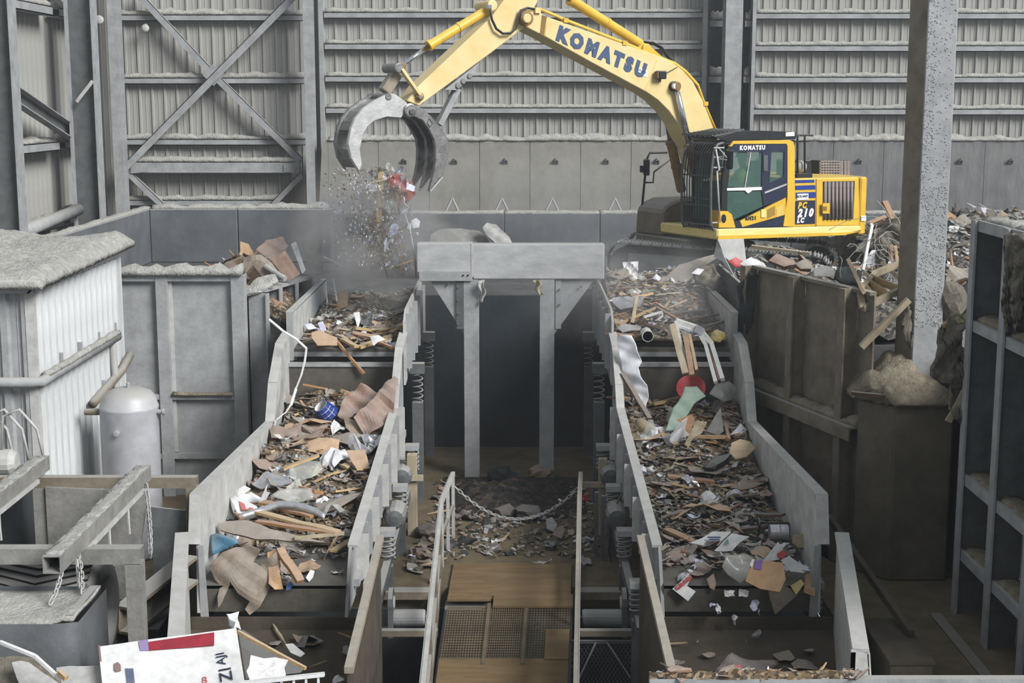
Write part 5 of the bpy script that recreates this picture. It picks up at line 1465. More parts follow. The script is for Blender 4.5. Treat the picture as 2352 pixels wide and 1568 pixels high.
def litter_mat(name, cols, scale=26):
    m = bpy.data.materials.new(name); m.use_nodes = True; nt = m.node_tree; b = nt.nodes['Principled BSDF']
    b.inputs['Roughness'].default_value = .95; b.inputs['Specular IOR Level'].default_value = .1
    tc = nt.nodes.new('ShaderNodeTexCoord')
    nz_ = nt.nodes.new('ShaderNodeTexNoise'); nz_.inputs['Scale'].default_value = 9; nz_.inputs['Detail'].default_value = 4
    va = nt.nodes.new('ShaderNodeVectorMath'); va.operation = 'ADD'
    sc_ = nt.nodes.new('ShaderNodeVectorMath'); sc_.operation = 'SCALE'; sc_.inputs[3].default_value = .12
    nt.links.new(tc.outputs['Object'], nz_.inputs['Vector']); nt.links.new(nz_.outputs['Color'], sc_.inputs[0])
    nt.links.new(tc.outputs['Object'], va.inputs[0]); nt.links.new(sc_.outputs[0], va.inputs[1])
    vo = nt.nodes.new('ShaderNodeTexVoronoi'); vo.inputs['Scale'].default_value = scale
    nt.links.new(va.outputs[0], vo.inputs['Vector'])
    sp_ = nt.nodes.new('ShaderNodeSeparateColor'); nt.links.new(vo.outputs['Color'], sp_.inputs[0])
    cr = nt.nodes.new('ShaderNodeValToRGB'); cr.color_ramp.interpolation = 'CONSTANT'
    el = cr.color_ramp.elements
    el[0].color = lin(cols[0]); el[0].position = 0; el[1].color = lin(cols[1]); el[1].position = 1 / len(cols)
    for i, c in enumerate(cols[2:], 2):
        e = el.new(i / len(cols)); e.color = lin(c)
    nt.links.new(sp_.outputs[0], cr.inputs[0]); nt.links.new(cr.outputs[0], b.inputs['Base Color'])
    bp = nt.nodes.new('ShaderNodeBump'); bp.inputs['Strength'].default_value = .8; bp.inputs['Distance'].default_value = .03
    nt.links.new(sp_.outputs[1], bp.inputs['Height']); nt.links.new(bp.outputs[0], b.inputs['Normal'])
    MT[name] = m
litter_mat('litter', [(86, 76, 64), (110, 96, 78), (64, 58, 50), (132, 116, 94), (92, 84, 74), (74, 62, 48), (150, 142, 128), (100, 86, 66), (58, 54, 50), (120, 100, 76)])
litter_mat('litter_grey', [(92, 92, 92), (116, 114, 110), (70, 70, 70), (136, 132, 126), (84, 82, 78), (104, 100, 94), (60, 60, 60), (124, 118, 108)], 18)

def sheet_mesh(name, seed, n=11, bend=.25, crumple=.06, th=.014, aspect=.65, jag=.22, m='card_brown'):
    r_ = random.Random(seed); rings = (0.0, .4, .75, 1.0); vs = []; top = []
    ph = r_.uniform(0, 6); k1, k2 = r_.uniform(1.5, 4), r_.uniform(1.5, 4)
    rad = [1 + r_.uniform(-jag, jag) for _ in range(n)]
    def zf_(x, y): return bend * x * x * (1 if seed % 2 else -1) + crumple * math.sin(k1 * 2.2 * x + ph) * math.cos(k2 * 2 * y + ph) + r_.uniform(-.3, .3) * crumple
    vs.append(V((0, 0, zf_(0, 0))))
    for q in rings[1:]:
        for k in range(n):
            a = 2 * math.pi * k / n
            ca, sa = math.cos(a), math.sin(a)
            s_ = 1 / max(abs(ca), abs(sa)) ** .75
            x, y = .5 * q * rad[k] * ca * s_, .5 * aspect * q * rad[k] * sa * s_
            vs.append(V((x, y, zf_(x, y))))
    N = len(vs); fs = []
    for k in range(n):
        j = (k + 1) % n
        fs.append((0, 1 + k, 1 + j))
        for i in range(len(rings) - 2):
            a, b = 1 + i * n, 1 + (i + 1) * n
            fs.append((a + k, b + k, b + j, a + j))
    bot = [p - V((0, 0, th)) for p in vs]
    fb = [tuple(i + N for i in reversed(f)) for f in fs]
    e = 1 + (len(rings) - 2) * n
    side = [(e + k, e + k + N, e + (k + 1) % n + N, e + (k + 1) % n) for k in range(n)]
    return MB().add(vs + bot, fs + fb + side).mesh(name, m)
def plank_mesh(name, seed, wd=.16, th=.06, m='wood_orange', taper=False):
    r_ = random.Random(seed); vs = []; fs = []; n = 5
    for i in range(n + 1):
        u = i / n - .5; w_ = wd * (1 - (abs(u) * 1.6 if taper else 0)) * r_.uniform(.85, 1.1); t2 = th * r_.uniform(.8, 1.1)
        j = r_.uniform(-.05, .05) if i in (0, n) else 0
        oy = r_.uniform(-.1, .1) * wd
        vs += [V((u + j, -w_ / 2 + oy, 0)), V((u - j, w_ / 2 + oy, 0)), V((u - j, w_ / 2 + oy, t2)), V((u + j, -w_ / 2 + oy, t2))]
    for i in range(n):
        for k in range(4):
            fs.append((i * 4 + k, i * 4 + (k + 1) % 4, i * 4 + 4 + (k + 1) % 4, i * 4 + 4 + k))
    fs += [(3, 2, 1, 0), tuple(n * 4 + k for k in range(4))]
    return MB().add(vs, fs).mesh(name, m)
def chunk_mesh(name, seed, m='stone', fl=.6):
    r_ = random.Random(seed); bm = bmesh.new(); bmesh.ops.create_icosphere(bm, subdivisions=2, radius=.5)
    for v in bm.verts:
        v.co *= r_.uniform(.72, 1.12); v.co.z *= fl
    me = bpy.data.meshes.new(name); bm.to_mesh(me); bm.free(); me.materials.append(MT[m]); return me
KM = {}
for s_ in range(7):
    KM.setdefault('card', []).append(sheet_mesh('cardboard_scrap', 100 + s_, bend=.3, crumple=.05))
    KM.setdefault('paper', []).append(sheet_mesh('paper_scrap', 200 + s_, bend=.6, crumple=.14, th=.02, m='paper_white', jag=.3))
    KM.setdefault('film', []).append(sheet_mesh('plastic_film', 300 + s_, bend=.5, crumple=.22, th=.012, m='film_clear', jag=.3, n=14))
    KM.setdefault('plank', []).append(plank_mesh('broken_plank', 400 + s_, .17, .06))
    KM.setdefault('splinter', []).append(plank_mesh('wood_splinter', 500 + s_, .09, .05, taper=True))
    KM.setdefault('chunk', []).append(chunk_mesh('rubble_chunk', 600 + s_))
    KM.setdefault('cloth', []).append(sheet_mesh('cloth_scrap', 700 + s_, bend=.5, crumple=.2, th=.04, m='rag', jag=.3, n=14))
KINDS = {   # kind: (object name, label words, category, [(material, colour word)], size range)
    'card': ('cardboard_scrap', 'torn cardboard piece', 'cardboard', [('card_brown', 'brown'), ('card_tan', 'tan'), ('card_grey', 'greyish'), ('card_red', 'reddish brown'), ('card_grey', 'greyish')], (.15, .5)),
    'paper': ('paper_scrap', 'crumpled paper scrap', 'paper', [('paper_white', 'white'), ('paper_lilac', 'bluish white'), ('paper_grey', 'grey')], (.09, .24)),
    'film': ('plastic_film', 'crumpled plastic film piece', 'plastic', [('film_clear', 'clear'), ('film_white', 'milky'), ('foil', 'silvery'), ('plastic_black', 'black')], (.16, .5)),
    'plank': ('broken_plank', 'broken wooden plank', 'plank', [('wood_orange', 'orange-brown'), ('wood_buff', 'buff'), ('wood_dark', 'dark brown')], (.28, .8)),
    'splinter': ('wood_splinter', 'wood splinter', 'splinter', [('wood_orange', 'orange-brown'), ('wood_buff', 'buff'), ('wood_dark', 'dark brown'), ('wood_pale', 'pale grey')], (.18, .6)),
    'chunk': ('rubble_chunk', 'lump of rubble', 'rubble', [('stone', 'buff'), ('concrete', 'grey'), ('concrete_dark', 'dark grey'), ('card_red', 'brick brown')], (.06, .17)),
    'cloth': ('cloth_scrap', 'crumpled cloth scrap', 'cloth', [('rag', 'dusty grey'), ('fabric_mauve', 'mauve'), ('rag_dark', 'dark grey')], (.15, .4)),
    'bit': ('plastic_bit', 'bright plastic bit', 'plastic', [('plastic_blue', 'blue'), ('plastic_red', 'red'), ('plastic_green', 'green'), ('orange', 'orange')], (.06, .15)),
}
def scatter(n, region, place, seed, mix, tilt=.35, smul=1.0):
    r_ = random.Random(seed)
    names = [k for k, w_ in mix for _ in range(w_)]
    for i in range(n):
        k = r_.choice(names)
        nm, words, cat, mats_, (s0, s1) = KINDS[k]
        mk, colw = r_.choice(mats_)
        sz = s0 + (s1 - s0) * r_.random() ** 1.6
        p, tl = region(r_)
        me = r_.choice(KM['paper' if k == 'bit' else k])
        t_ = tilt * tl
        sc = V((sz, sz * r_.uniform(.75, 1.25), sz)) * smul
        big = 'large ' if sz > s0 + .6 * (s1 - s0) else ('small ' if sz < s0 + .2 * (s1 - s0) else '')
        lab = '%s%s %s %s' % (big, colw, words, place)
        share(me, nm, p, rot=(r_.uniform(-t_, t_), r_.uniform(-t_, t_), r_.uniform(0, 6.28)), scale=tuple(sc), mtl=mk, label=lab, cat=cat, group='%s%s %ss %s' % (big, colw, nm.replace('_', ' '), place))
def litter(name, n, region, seed, label, cols=('card_brown', 'card_grey', 'paper_grey', 'wood_dark', 'card_grey', 'stone', 'sheet_grey', 'plastic_black', 'rag', 'rag_dark'), s0=.02, s1=.07, tilt=.6):
    r_ = random.Random(seed); vs = []; fs = []; mi = []
    for i in range(n):
        p, _ = region(r_)
        L = r_.uniform(s0, s1); W2 = L * r_.uniform(.15, .8)
        e = Euler((r_.uniform(-tilt, tilt), r_.uniform(-tilt, tilt), r_.uniform(0, 6.28))).to_matrix()
        q = [(-L, -W2, 0), (L * r_.uniform(.5, 1), -W2 * r_.uniform(.4, 1), 0), (L, W2 * .6, 0), (-L * r_.uniform(.3, 1), W2, 0)]
        b = len(vs)
        up = V((0, 0, .012))
        vs += [p + e @ V(a) + up for a in q] + [p + e @ (V(a) + V((0, 0, -.014))) + up for a in q]
        fs += [(b, b + 1, b + 2, b + 3), (b + 7, b + 6, b + 5, b + 4)] + [(b + j, b + 4 + j, b + 4 + (j + 1) % 4, b + (j + 1) % 4) for j in range(4)]
        mi += [r_.randrange(len(cols))] * 6
    o = MB().add(vs, fs).build(name, cols[0], label=label, cat='litter', kind='stuff', fix=False)
    for c in cols[1:]: o.data.materials.append(MT[c])
    o.data.polygons.foreach_set('material_index', mi)
    return o
def traced(name, pts, P, N, th, m, label, cat, crumple=.02, cuts=2, freq=7.0, parent=None, seed=1, bend=None, group=None, extra=None):
    """sheet whose outline is traced on a plane through P with normal N"""
    P, N = V(P), V(N).normalized()
    w3 = []
    for a, b in pts:
        d_ = ray(a, b); t_ = (P - CAMP).dot(N) / d_.dot(N); w3.append(CAMP + d_ * t_)
    c = sum(w3, V((0, 0, 0))) / len(w3)
    bm = bmesh.new()
    f = bm.faces.new([bm.verts.new(p) for p in w3])
    bmesh.ops.triangulate(bm, faces=[f])
    if cuts:
        for _ in range(cuts):
            bmesh.ops.subdivide_edges(bm, edges=bm.edges[:], cuts=1, use_grid_fill=True)
    for v in bm.verts:
        q = v.co - c
        d_ = crumple * (math.sin(freq * q.x + seed) * math.cos(freq * .9 * q.z + seed * 1.7 + freq * .6 * q.y) + .5 * math.sin(freq * 2.3 * (q.x + q.y) + seed * 3) * math.sin(freq * 2.1 * q.z + seed))
        if bend: d_ += bend * (q.length ** 2)
        v.co += N * d_
    bmesh.ops.recalc_face_normals(bm, faces=bm.faces)
    me = bpy.data.meshes.new(name)
    for v in bm.verts: v.co -= c
    bm.to_mesh(me); bm.free()
    me.materials.append(MT[m])
    for p in me.polygons: p.use_smooth = cuts > 0 and crumple > .03 and 'card' not in m and 'paper' not in m and 'foil' not in m
    o = bpy.data.objects.new(name, me); COL.objects.link(o)
    if parent is not None: o.parent = parent; o.location = c - WL[parent.name]
    else: o.location = c
    WL[o.name] = c
    md = o.modifiers.new('thickness', 'SOLIDIFY'); md.thickness = th; md.offset = 0
    return tag(o, label, cat, group)
def stick(name, pa, pb, wd, th, m, label, cat='stick', up=(0, 0, 1)):
    r_ = random.Random(int(V(pa).x * 97 + V(pa).z * 31) & 1023)
    a, b = V(pa), V(pb); n = 5; d = (b - a).normalized(); u = V(up)
    sd = d.cross(u).normalized(); u2 = sd.cross(d).normalized(); vs = []; fs = []
    for i in range(n + 1):
        c = a.lerp(b, i / n) + sd * r_.uniform(-.06, .06) * wd + u2 * r_.uniform(-.06, .06) * wd
        k = r_.uniform(.9, 1.05)
        vs += [c - sd * wd / 2 * k - u2 * th / 2, c + sd * wd / 2 * k - u2 * th / 2, c + sd * wd / 2 * k + u2 * th / 2, c - sd * wd / 2 * k + u2 * th / 2]
    for i in range(n):
        for k in range(4): fs.append((i * 4 + k, i * 4 + (k + 1) % 4, i * 4 + 4 + (k + 1) % 4, i * 4 + 4 + k))
    fs += [(3, 2, 1, 0), tuple(n * 4 + k for k in range(4))]
    return MB().add(vs, fs).build(name, m, label=label, cat=cat)

# ------------------------------------------------------------------ deck surfaces
zS = lambda Y: .82 + .73 * (Y - 17.2) / 6.1
zF = lambda Y: 2.73 + .27 * (Y - 23.5) / 4.38
sm = lambda a, b, x: (lambda t: t * t * (3 - 2 * t))(max(0, min(1, (x - a) / (b - a))))
def LX(Y): q = (Y - 17.2) / 6.1; return -3.88 + .2 * q, -2.08 + .22 * q
def RX(Y): q = (Y - 17.2) / 6.1; return 1.90 - .18 * q, 3.80 - .14 * q
def hL(x, Y): return sm(17.9, 18.9, Y) * (.10 + .16 * sm(18.2, 20.5, Y) + .14 * sm(21.5, 23.2, Y)) * (.55 + .9 * nz(x, Y, 2.2)) + .05 * nz(x, Y, 7)
def hR(x, Y): return sm(17.5, 18.0, Y) * (.04 + .07 * sm(18.6, 20.6, Y) + .26 * sm(21.0, 22.8, Y)) * (.5 + nz(x, Y, 2.2)) + .04 * nz(x, Y, 7)
def hFL(x, Y): return .03 + .12 * sm(25, 27.5, Y) * nz(x, Y, 2.5) + .05 * nz(x, Y, 6)
def hFR(x, Y): return .12 + .34 * sm(24.2, 27.5, Y) * (.5 + nz(x, Y, 2)) + .07 * nz(x, Y, 6)
def deck_heap(name, X_, h, zfn, y0, y1, label, nu=22, nv=60, m='litter', skip=0.0):
    def f(u, v):
        Y = y0 + (y1 - y0) * v; a, b = X_(Y); x = a + .05 + (b - a - .1) * u
        return V((x, Y, zfn(Y) + h(x, Y) - skip))
    return MB().slab(f, nu, nv, (0, 0, .03)).build(name, m, smooth=False, label=label, cat='rubble', kind='stuff')
deck_heap('fine_rubble', LX, hL, zS, 18.3, 23.25, 'bed of fine brown rubble on the screen beside the white shed', skip=.01)
deck_heap('fine_rubble', RX, hR, zS, 19.9, 23.25, 'bed of fine brown rubble on the screen beside the pedestal', skip=.01)
deck_heap('fine_rubble', lambda Y: (1.7, 3.6), hFR, zF, 23.55, 27.85, 'bed of broken wood and litter on the feeder below the excavator tracks', skip=.01)
deck_heap('fine_rubble', lambda Y: (-3.6, -1.82), hFL, zF, 24.3, 27.85, 'thin dark litter on the feeder below the grapple', skip=.02)
def regD(X_, h, zfn, y0, y1, bias=1.0, lift=.02):
    def g(r_):
        Y = y0 + (y1 - y0) * r_.random() ** bias; a, b = X_(Y); x = a + .1 + (b - a - .2) * r_.random()
        return V((x, Y, zfn(Y) + max(0, h(x, Y)) + r_.uniform(0, lift * 2))), 1.0
    return g
PL, PR = 'on the screen deck beside the white shed', 'on the screen deck beside the concrete pedestal'
scatter(200, regD(LX, hL, zS, 18.1, 23.2), PL, 1, [('card', 5), ('paper', 3), ('film', 3), ('plank', 2), ('splinter', 4), ('chunk', 1), ('cloth', 1), ('bit', 1)], smul=1.2)
scatter(24, regD(LX, lambda x, Y: hL(x, Y) + .05, zS, 18.6, 23.0), 'across the top of the shed-side load', 8, [('card', 5), ('film', 3), ('paper', 1), ('plank', 1)], tilt=.3, smul=1.9)
scatter(18, regD(RX, lambda x, Y: hR(x, Y) + .05, zS, 18.4, 22.8), 'across the top of the pedestal-side load', 9, [('card', 4), ('film', 2), ('paper', 1), ('plank', 1)], tilt=.3, smul=1.5)
scatter(12, regD(LX, hL, zS, 17.3, 18.0), 'near the front lip of the shed-side screen', 2, [('paper', 2), ('card', 2), ('splinter', 1)], smul=.8)
scatter(250, regD(RX, hR, zS, 17.7, 23.2, .9), PR, 3, [('card', 4), ('paper', 3), ('film', 2), ('plank', 1), ('splinter', 6), ('chunk', 2), ('cloth', 1), ('bit', 1)], smul=1.0)
scatter(45, regD(RX, lambda x, Y: .1 * (x > 2.5) + .04, zS, 17.22, 18.1), 'at the front lip of the pedestal-side screen', 4, [('card', 4), ('paper', 3), ('film', 2), ('chunk', 1), ('bit', 1), ('splinter', 1)])
FLX, FRX = (lambda Y: (-3.6, -1.82)), (lambda Y: (1.7, 3.6))
scatter(60, regD(FLX, hFL, zF, 23.55, 24.5, lift=.05), 'at the front lip of the feeder under the grapple', 5, [('card', 3), ('splinter', 5), ('plank', 4), ('paper', 3)], smul=1.05)
scatter(45, regD(FLX, hFL, zF, 24.5, 27.8), 'on the feeder pan under the grapple', 6, [('card', 3), ('splinter', 3), ('paper', 3), ('film', 1)])
scatter(170, regD(FRX, hFR, zF, 23.6, 27.8), 'on the feeder in front of the excavator tracks', 7, [('splinter', 8), ('plank', 4), ('card', 4), ('paper', 3), ('film', 2), ('bit', 1), ('chunk', 1)])
litter('fine_litter', 900, regD(LX, hL, zS, 17.9, 23.2), 11, 'small shreds strewn over the shed-side screen load')
litter('fine_litter', 1200, regD(RX, hR, zS, 17.6, 23.2), 12, 'small shreds strewn over the pedestal-side screen load')
litter('fine_litter', 500, regD(FLX, hFL, zF, 23.6, 27.8), 13, 'small shreds strewn over the feeder under the grapple')
litter('fine_litter', 600, regD(FRX, hFR, zF, 23.6, 27.8), 14, 'small shreds strewn over the feeder before the excavator')

# ------------------------------------------------------------------ tipping floor heap and its pieces
def zH(x, Y):
    base = ZT + .45 + .35 * nz(x, Y, .8) + .25 * nz(x, Y, 2.2) + .1 * nz(x, Y, 6)
    base += .55 * sm(6.6, 8.6, x) * sm(34.5, 31, Y) - .1
    if Y > 27.2 and x < 7.4: base = ZT + .06 + .3 * nz(x, Y, 2) * sm(7.4, 6.4, x)
    return min(base, 3.98 if x < 6.6 and Y < 28 else 9)
def wallx(Y): return 4.07 + (23.75 - Y) * (5.2 - 4.07) / (23.75 - 20.35) if Y < 23.75 else 4.07
def fh(u, v):
    Y = 21.95 + (35.6 - 21.95) * v; x0 = max(4.97, wallx(Y) + .12); x = x0 + (15 - x0) * u
    return V((x, Y, zH(x, Y)))
MB().slab(fh, 70, 90, (0, 0, .5)).build('rubble_heap', 'litter_grey', smooth=False, label='broad heap of dusty rubble on the tipping floor behind the bunker wall', cat='rubble', kind='stuff')
def fh2(u, v):
    x = 1.6 + 3.3 * u; Y = 27.2 + 1.5 * v
    return V((x, Y, 2.95 + .35 * sm(0, .5, v) + .16 * nz(x, Y, 3) + .05 * nz(x, Y, 9) - .25 * sm(.7, 1, v)))
MB().slab(fh2, 36, 18, (0, 0, .3)).build('rubble_heap', 'litter_grey', smooth=False, label='low bank of rubble before the excavator tracks', cat='rubble', kind='stuff')
def regH(x0, x1, y0, y1):
    def g(r_):
        Y = r_.uniform(y0, y1); x = r_.uniform(max(x0, wallx(Y) + .2 if Y < 23.75 else x0), x1)
        return V((x, Y, zH(x, Y) + .03)), 1.6
    return g
PH = 'on the rubble heap behind the bunker wall'
scatter(120, regH(4.4, 10.5, 22.0, 27), PH, 21, [('card', 4), ('paper', 3), ('film', 3), ('plank', 3), ('splinter', 4), ('chunk', 3), ('cloth', 3)], tilt=.6, smul=1.3)
scatter(150, regH(6.6, 13.5, 27, 34), 'on the far rubble heap by the push wall', 22, [('card', 4), ('paper', 2), ('film', 2), ('plank', 3), ('chunk', 4), ('cloth', 4)], tilt=.6, smul=1.7)
def reg2(r_):
    x = r_.uniform(1.7, 4.8); v = r_.random(); Y = 27.2 + 1.2 * v
    return V((x, Y, 2.98 + .35 * sm(0, .5, v) + .16 * nz(x, Y, 3))), 1.5
scatter(90, reg2, 'on the rubble bank before the excavator tracks', 23, [('card', 3), ('paper', 4), ('film', 3), ('plank', 2), ('splinter', 4), ('chunk', 2), ('cloth', 1)], tilt=.6)
litter('fine_litter', 2500, regH(4.4, 13, 22, 34), 24, 'grey shreds strewn over the tipping floor heap', ('paper_grey', 'card_grey', 'paper_white', 'wood_dark', 'sheet_grey', 'card_brown'), .04, .12)
litter('fine_litter', 900, reg2, 25, 'shreds strewn over the bank before the tracks', ('paper_grey', 'paper_white', 'wood_orange', 'card_grey', 'wood_dark'))
# left pile behind the bunker wall
def fp(u, v):
    x = -6.1 + 2.2 * u; Y = 24.95 + 3.2 * v
    h = math.sin(math.pi * min(1, max(0, u))) ** .6 * math.sin(math.pi * (.1 + .8 * v)) ** .7
    return V((x, Y, ZT - .02 + .75 * h + .15 * nz(x, Y, 3) * h))
MB().slab(fp, 24, 30, (0, 0, .2)).build('rubble_heap', 'litter', smooth=False, label='mound of cardboard waste behind the stiffened wall near the tank', cat='rubble', kind='stuff')
def regP(r_):
    u, v = r_.uniform(.1, .9), r_.uniform(.1, .8); p = fp(u, v); return p + V((0, 0, .04)), 1.4
scatter(36, regP, 'on the mound behind the stiffened wall near the tank', 26, [('card', 6), ('paper', 2), ('film', 1), ('plank', 2), ('splinter', 2)], tilt=.6, smul=1.3)
# floor of the aisle between the screens
def regA(r_):
    Y = 20.7 + 4.4 * r_.random() ** .8; x = r_.uniform(-1.35, 1.35)
    return V((x, Y, .03)), .5
scatter(56, regA, 'on the aisle floor behind the ramp', 31, [('card', 3), ('paper', 3), ('cloth', 5), ('splinter', 3), ('chunk', 2), ('film', 1)], tilt=.4, smul=1.1)
litter('fine_litter', 700, regA, 32, 'small shreds strewn on the aisle floor', ('card_brown', 'wood_dark', 'paper_grey', 'card_grey', 'rag_dark'))
def regA2(r_):
    x = -1.5 + .5 * r_.random(); Y = 19.6 + 2.6 * r_.random(); return V((x, Y, .04 + .1 * r_.random())), .8
scatter(26, regA2, 'beside the shed-side screen legs', 33, [('card', 3), ('cloth', 4), ('paper', 1), ('splinter', 2)], smul=.9)
def fa(u, v):
    x = -1.25 + 2.5 * u; Y = 22.9 + 2.6 * v
    e = math.sin(math.pi * u) * math.sin(math.pi * v)
    return V((x, Y, .01 + e * (.3 * nz(x, Y, 2.5) + .18 * nz(x, Y, 6))))
litter_mat('litter_shaded', [(48, 46, 44), (62, 56, 50), (38, 36, 36), (74, 66, 58), (54, 48, 44), (44, 42, 42)], 14)  # darker litter palette, the dim aisle light put into the colours
MB().slab(fa, 30, 26, (0, 0, .02)).build('rubble_heap', 'litter_shaded', smooth=False, label='low dark mound of sacks and rubble at the foot of the portal posts', cat='rubble', kind='stuff')
# chutes
def regC(x0, x1):
    def g(r_):
        Y = 14.3 + 2.6 * r_.random(); return V((r_.uniform(x0, x1), Y, -.33 + .65 * (Y - 14.1) / 2.95 + .03)), .6
    return g
scatter(22, regC(-3.5, -1.8), 'on the slide plate of the shed-side chute', 34, [('splinter', 5), ('paper', 2), ('card', 2), ('film', 1)], smul=.9)
scatter(30, regC(1.75, 3.8), 'on the slide plate of the pedestal-side chute', 35, [('splinter', 3), ('paper', 3), ('card', 3), ('film', 1), ('chunk', 1)], smul=.9)
# falling shower of waste under the grapple
def regFall(r_):
    v = r_.random(); c = atY(878 + 30 * v + r_.gauss(0, 20 + 12 * v), 385 + 235 * v, 25.9 + r_.gauss(0, .25)); return c, 3.0
scatter(110, regFall, 'falling from the open grapple', 36, [('paper', 6), ('splinter', 6), ('card', 3), ('film', 2), ('chunk', 2), ('bit', 1)], tilt=1.0, smul=.75)
def regFall2(r_):
    v = r_.random(); c = atY(830 + 40 * v + r_.gauss(0, 40), 390 + 230 * v, 25.9 + r_.gauss(0, .35)); return c, 3.0
litter('falling_grit', 1500, regFall2, 37, 'spray of grit and shreds falling from the grapple', ('card_brown', 'wood_dark', 'paper_grey', 'card_grey', 'paper_white'), .006, .03, 2)
def regFall3(r_):
    v = r_.random(); return atY(1690 + r_.gauss(0, 60), 1385 + 150 * v, 16.8), 3
scatter(9, regFall3, 'dropping off the lip into the pedestal-side chute', 38, [('paper', 1)], tilt=1, smul=.7)
# ================================================================== particular pieces of waste
def deckhit(px, py, zfn, off=.0):
    Y = 20.0
    for _ in range(12):
        q = atZ(px, py, zfn(Y) + off); Y = Y * .4 + q.y * .6
    return atZ(px, py, zfn(Y) + off)
UPN, LEAN, STEEP = V((0, -.15, 1)), V((0, -.6, .8)), V((0, -.93, .36))
def dl(px, py, off=.2): return deckhit(px, py, zS, off)
def flap(name, pts, m, label, cat='cardboard', zfn=zS, off=.22, N=LEAN, th=.015, crumple=.03, at=None, cuts=2, seed=1, **kw):
    cx_ = sum(p[0] for p in pts) / len(pts); by = max(p[1] for p in pts)
    P = V(at) if at is not None else deckhit(cx_, by, zfn, off)
    return traced(name, pts, P, N, th, m, label, cat, crumple, cuts, seed=seed, **kw)

# --- on the screen beside the shed
flap('cardboard_sheet', [(775, 955), (790, 915), (830, 888), (868, 900), (902, 905), (845, 925), (812, 950), (800, 975)], 'card_red', 'curled reddish cardboard sheet beside the blue tiled shade', off=.4, crumple=.08, cuts=3, seed=2)
flap('cardboard_sheet', [(812, 962), (850, 925), (905, 862), (915, 870), (900, 962), (880, 985), (840, 998)], 'card_red', 'long reddish cardboard flap leaning on the aisle-side plate of the screen', off=.42, crumple=.07, cuts=3, seed=4)
flap('cardboard_sheet', [(790, 960), (830, 975), (880, 985), (870, 1000), (820, 1010), (795, 985)], 'card_brown', 'ragged brown cardboard edge under the leaning flap', off=.32, crumple=.05, seed=5)
flap('cardboard_sheet', [(620, 985), (640, 975), (690, 978), (735, 985), (745, 1000), (720, 1010), (660, 1018), (625, 1012)], 'card_red', 'dusty pinkish cardboard box lid across the shed-side load', off=.34, crumple=.07, cuts=3, seed=6)
flap('cardboard_sheet', [(655, 1020), (700, 1005), (780, 1010), (778, 1030), (758, 1048), (720, 1038), (665, 1032)], 'card_tan', 'torn tan cardboard sheet below the pinkish lid', off=.3, crumple=.03, seed=7)
flap('cardboard_sheet', [(796, 1034), (838, 1030), (850, 1076), (822, 1084), (806, 1060)], 'card_tan', 'tan cardboard carton with rounded corner near the aisle plate', off=.32, crumple=.03, seed=8)
flap('plastic_jug', [(662, 1070), (690, 1060), (735, 1062), (742, 1082), (715, 1100), (680, 1104), (664, 1092)], 'film_clear', 'crushed clear plastic jug in the middle of the shed-side load', 'plastic', off=.3, crumple=.06, seed=9)
flap('foil_sheet', [(578, 1110), (612, 1085), (660, 1090), (672, 1110), (640, 1122), (600, 1122)], 'foil', 'crushed grey foil sheet near the flared side plate', 'foil', off=.28, crumple=.05, seed=10)
flap('foil_sheet', [(620, 1140), (660, 1118), (715, 1120), (720, 1145), (670, 1152)], 'film_clear', 'wrinkled translucent sheet above the splintered boards', 'plastic', off=.3, crumple=.05, seed=11)
flap('paper_wad', [(540, 1128), (562, 1116), (576, 1122), (560, 1135), (542, 1140)], 'paper_white', 'white paper wad at the flared plate beside the wrapper', 'paper', off=.3, seed=12)
flap('bin_bag', [(510, 1180), (514, 1146), (524, 1136), (530, 1160), (540, 1188), (520, 1196)], 'plastic_black', 'small black plastic bag wedged against the flared side plate', 'bag', off=.25, crumple=.06, seed=13)
w_ = flap('plastic_wrapper', [(526, 1142), (540, 1140), (590, 1165), (600, 1182), (558, 1190), (545, 1180)], 'film_white', 'shiny printed plastic wrapper with red patches by the black bag', 'wrapper', off=.3, crumple=.05, seed=14)
traced('print_patch', [(548, 1150), (560, 1152), (566, 1172), (556, 1172)], dl(555, 1190, .315), LEAN, .006, 'plastic_red', None, None, .02, 1, parent=w_)
traced('print_patch', [(572, 1164), (582, 1166), (584, 1176), (574, 1176)], dl(570, 1190, .315), LEAN, .006, 'plastic_red', None, None, .02, 1, parent=w_)
flap('particle_board', [(500, 1205), (520, 1197), (570, 1196), (598, 1206), (620, 1216), (660, 1222), (700, 1236), (755, 1248), (690, 1243), (640, 1240), (588, 1240), (540, 1228), (506, 1216)], 'card_grey', 'large broken particle board with splintered edge at the front of the shed-side load', 'board', off=.3, th=.03, crumple=.015, seed=15)
for k, (a, b, m_, lab, wd) in enumerate((((560, 1168), (778, 1222), 'wood_buff', 'long splintered buff plank lying over the particle board', .12), ((590, 1196), (770, 1226), 'wood_orange', 'orange split plank between the board and the buff plank', .1),
        ((600, 1152), (720, 1184), 'wood_orange', 'thick orange broken board behind the silver strip', .16), ((676, 1236), (790, 1224), 'wood_pale', 'thin pale batten at the end of the particle board', .05),
        ((540, 1178), (553, 1190), 'wood_orange', 'short orange peg beside the printed wrapper', .04))):
    pa, pb = dl(a[0], a[1], .36), dl(b[0], b[1], .34)
    stick('broken_plank', pa, pb, wd, .035, m_, lab, 'plank')
pts = [dl(548, 1196, .3), dl(600, 1180, .34), dl(640, 1166, .4), dl(680, 1168, .4), dl(720, 1180, .36), dl(745, 1196, .3)]
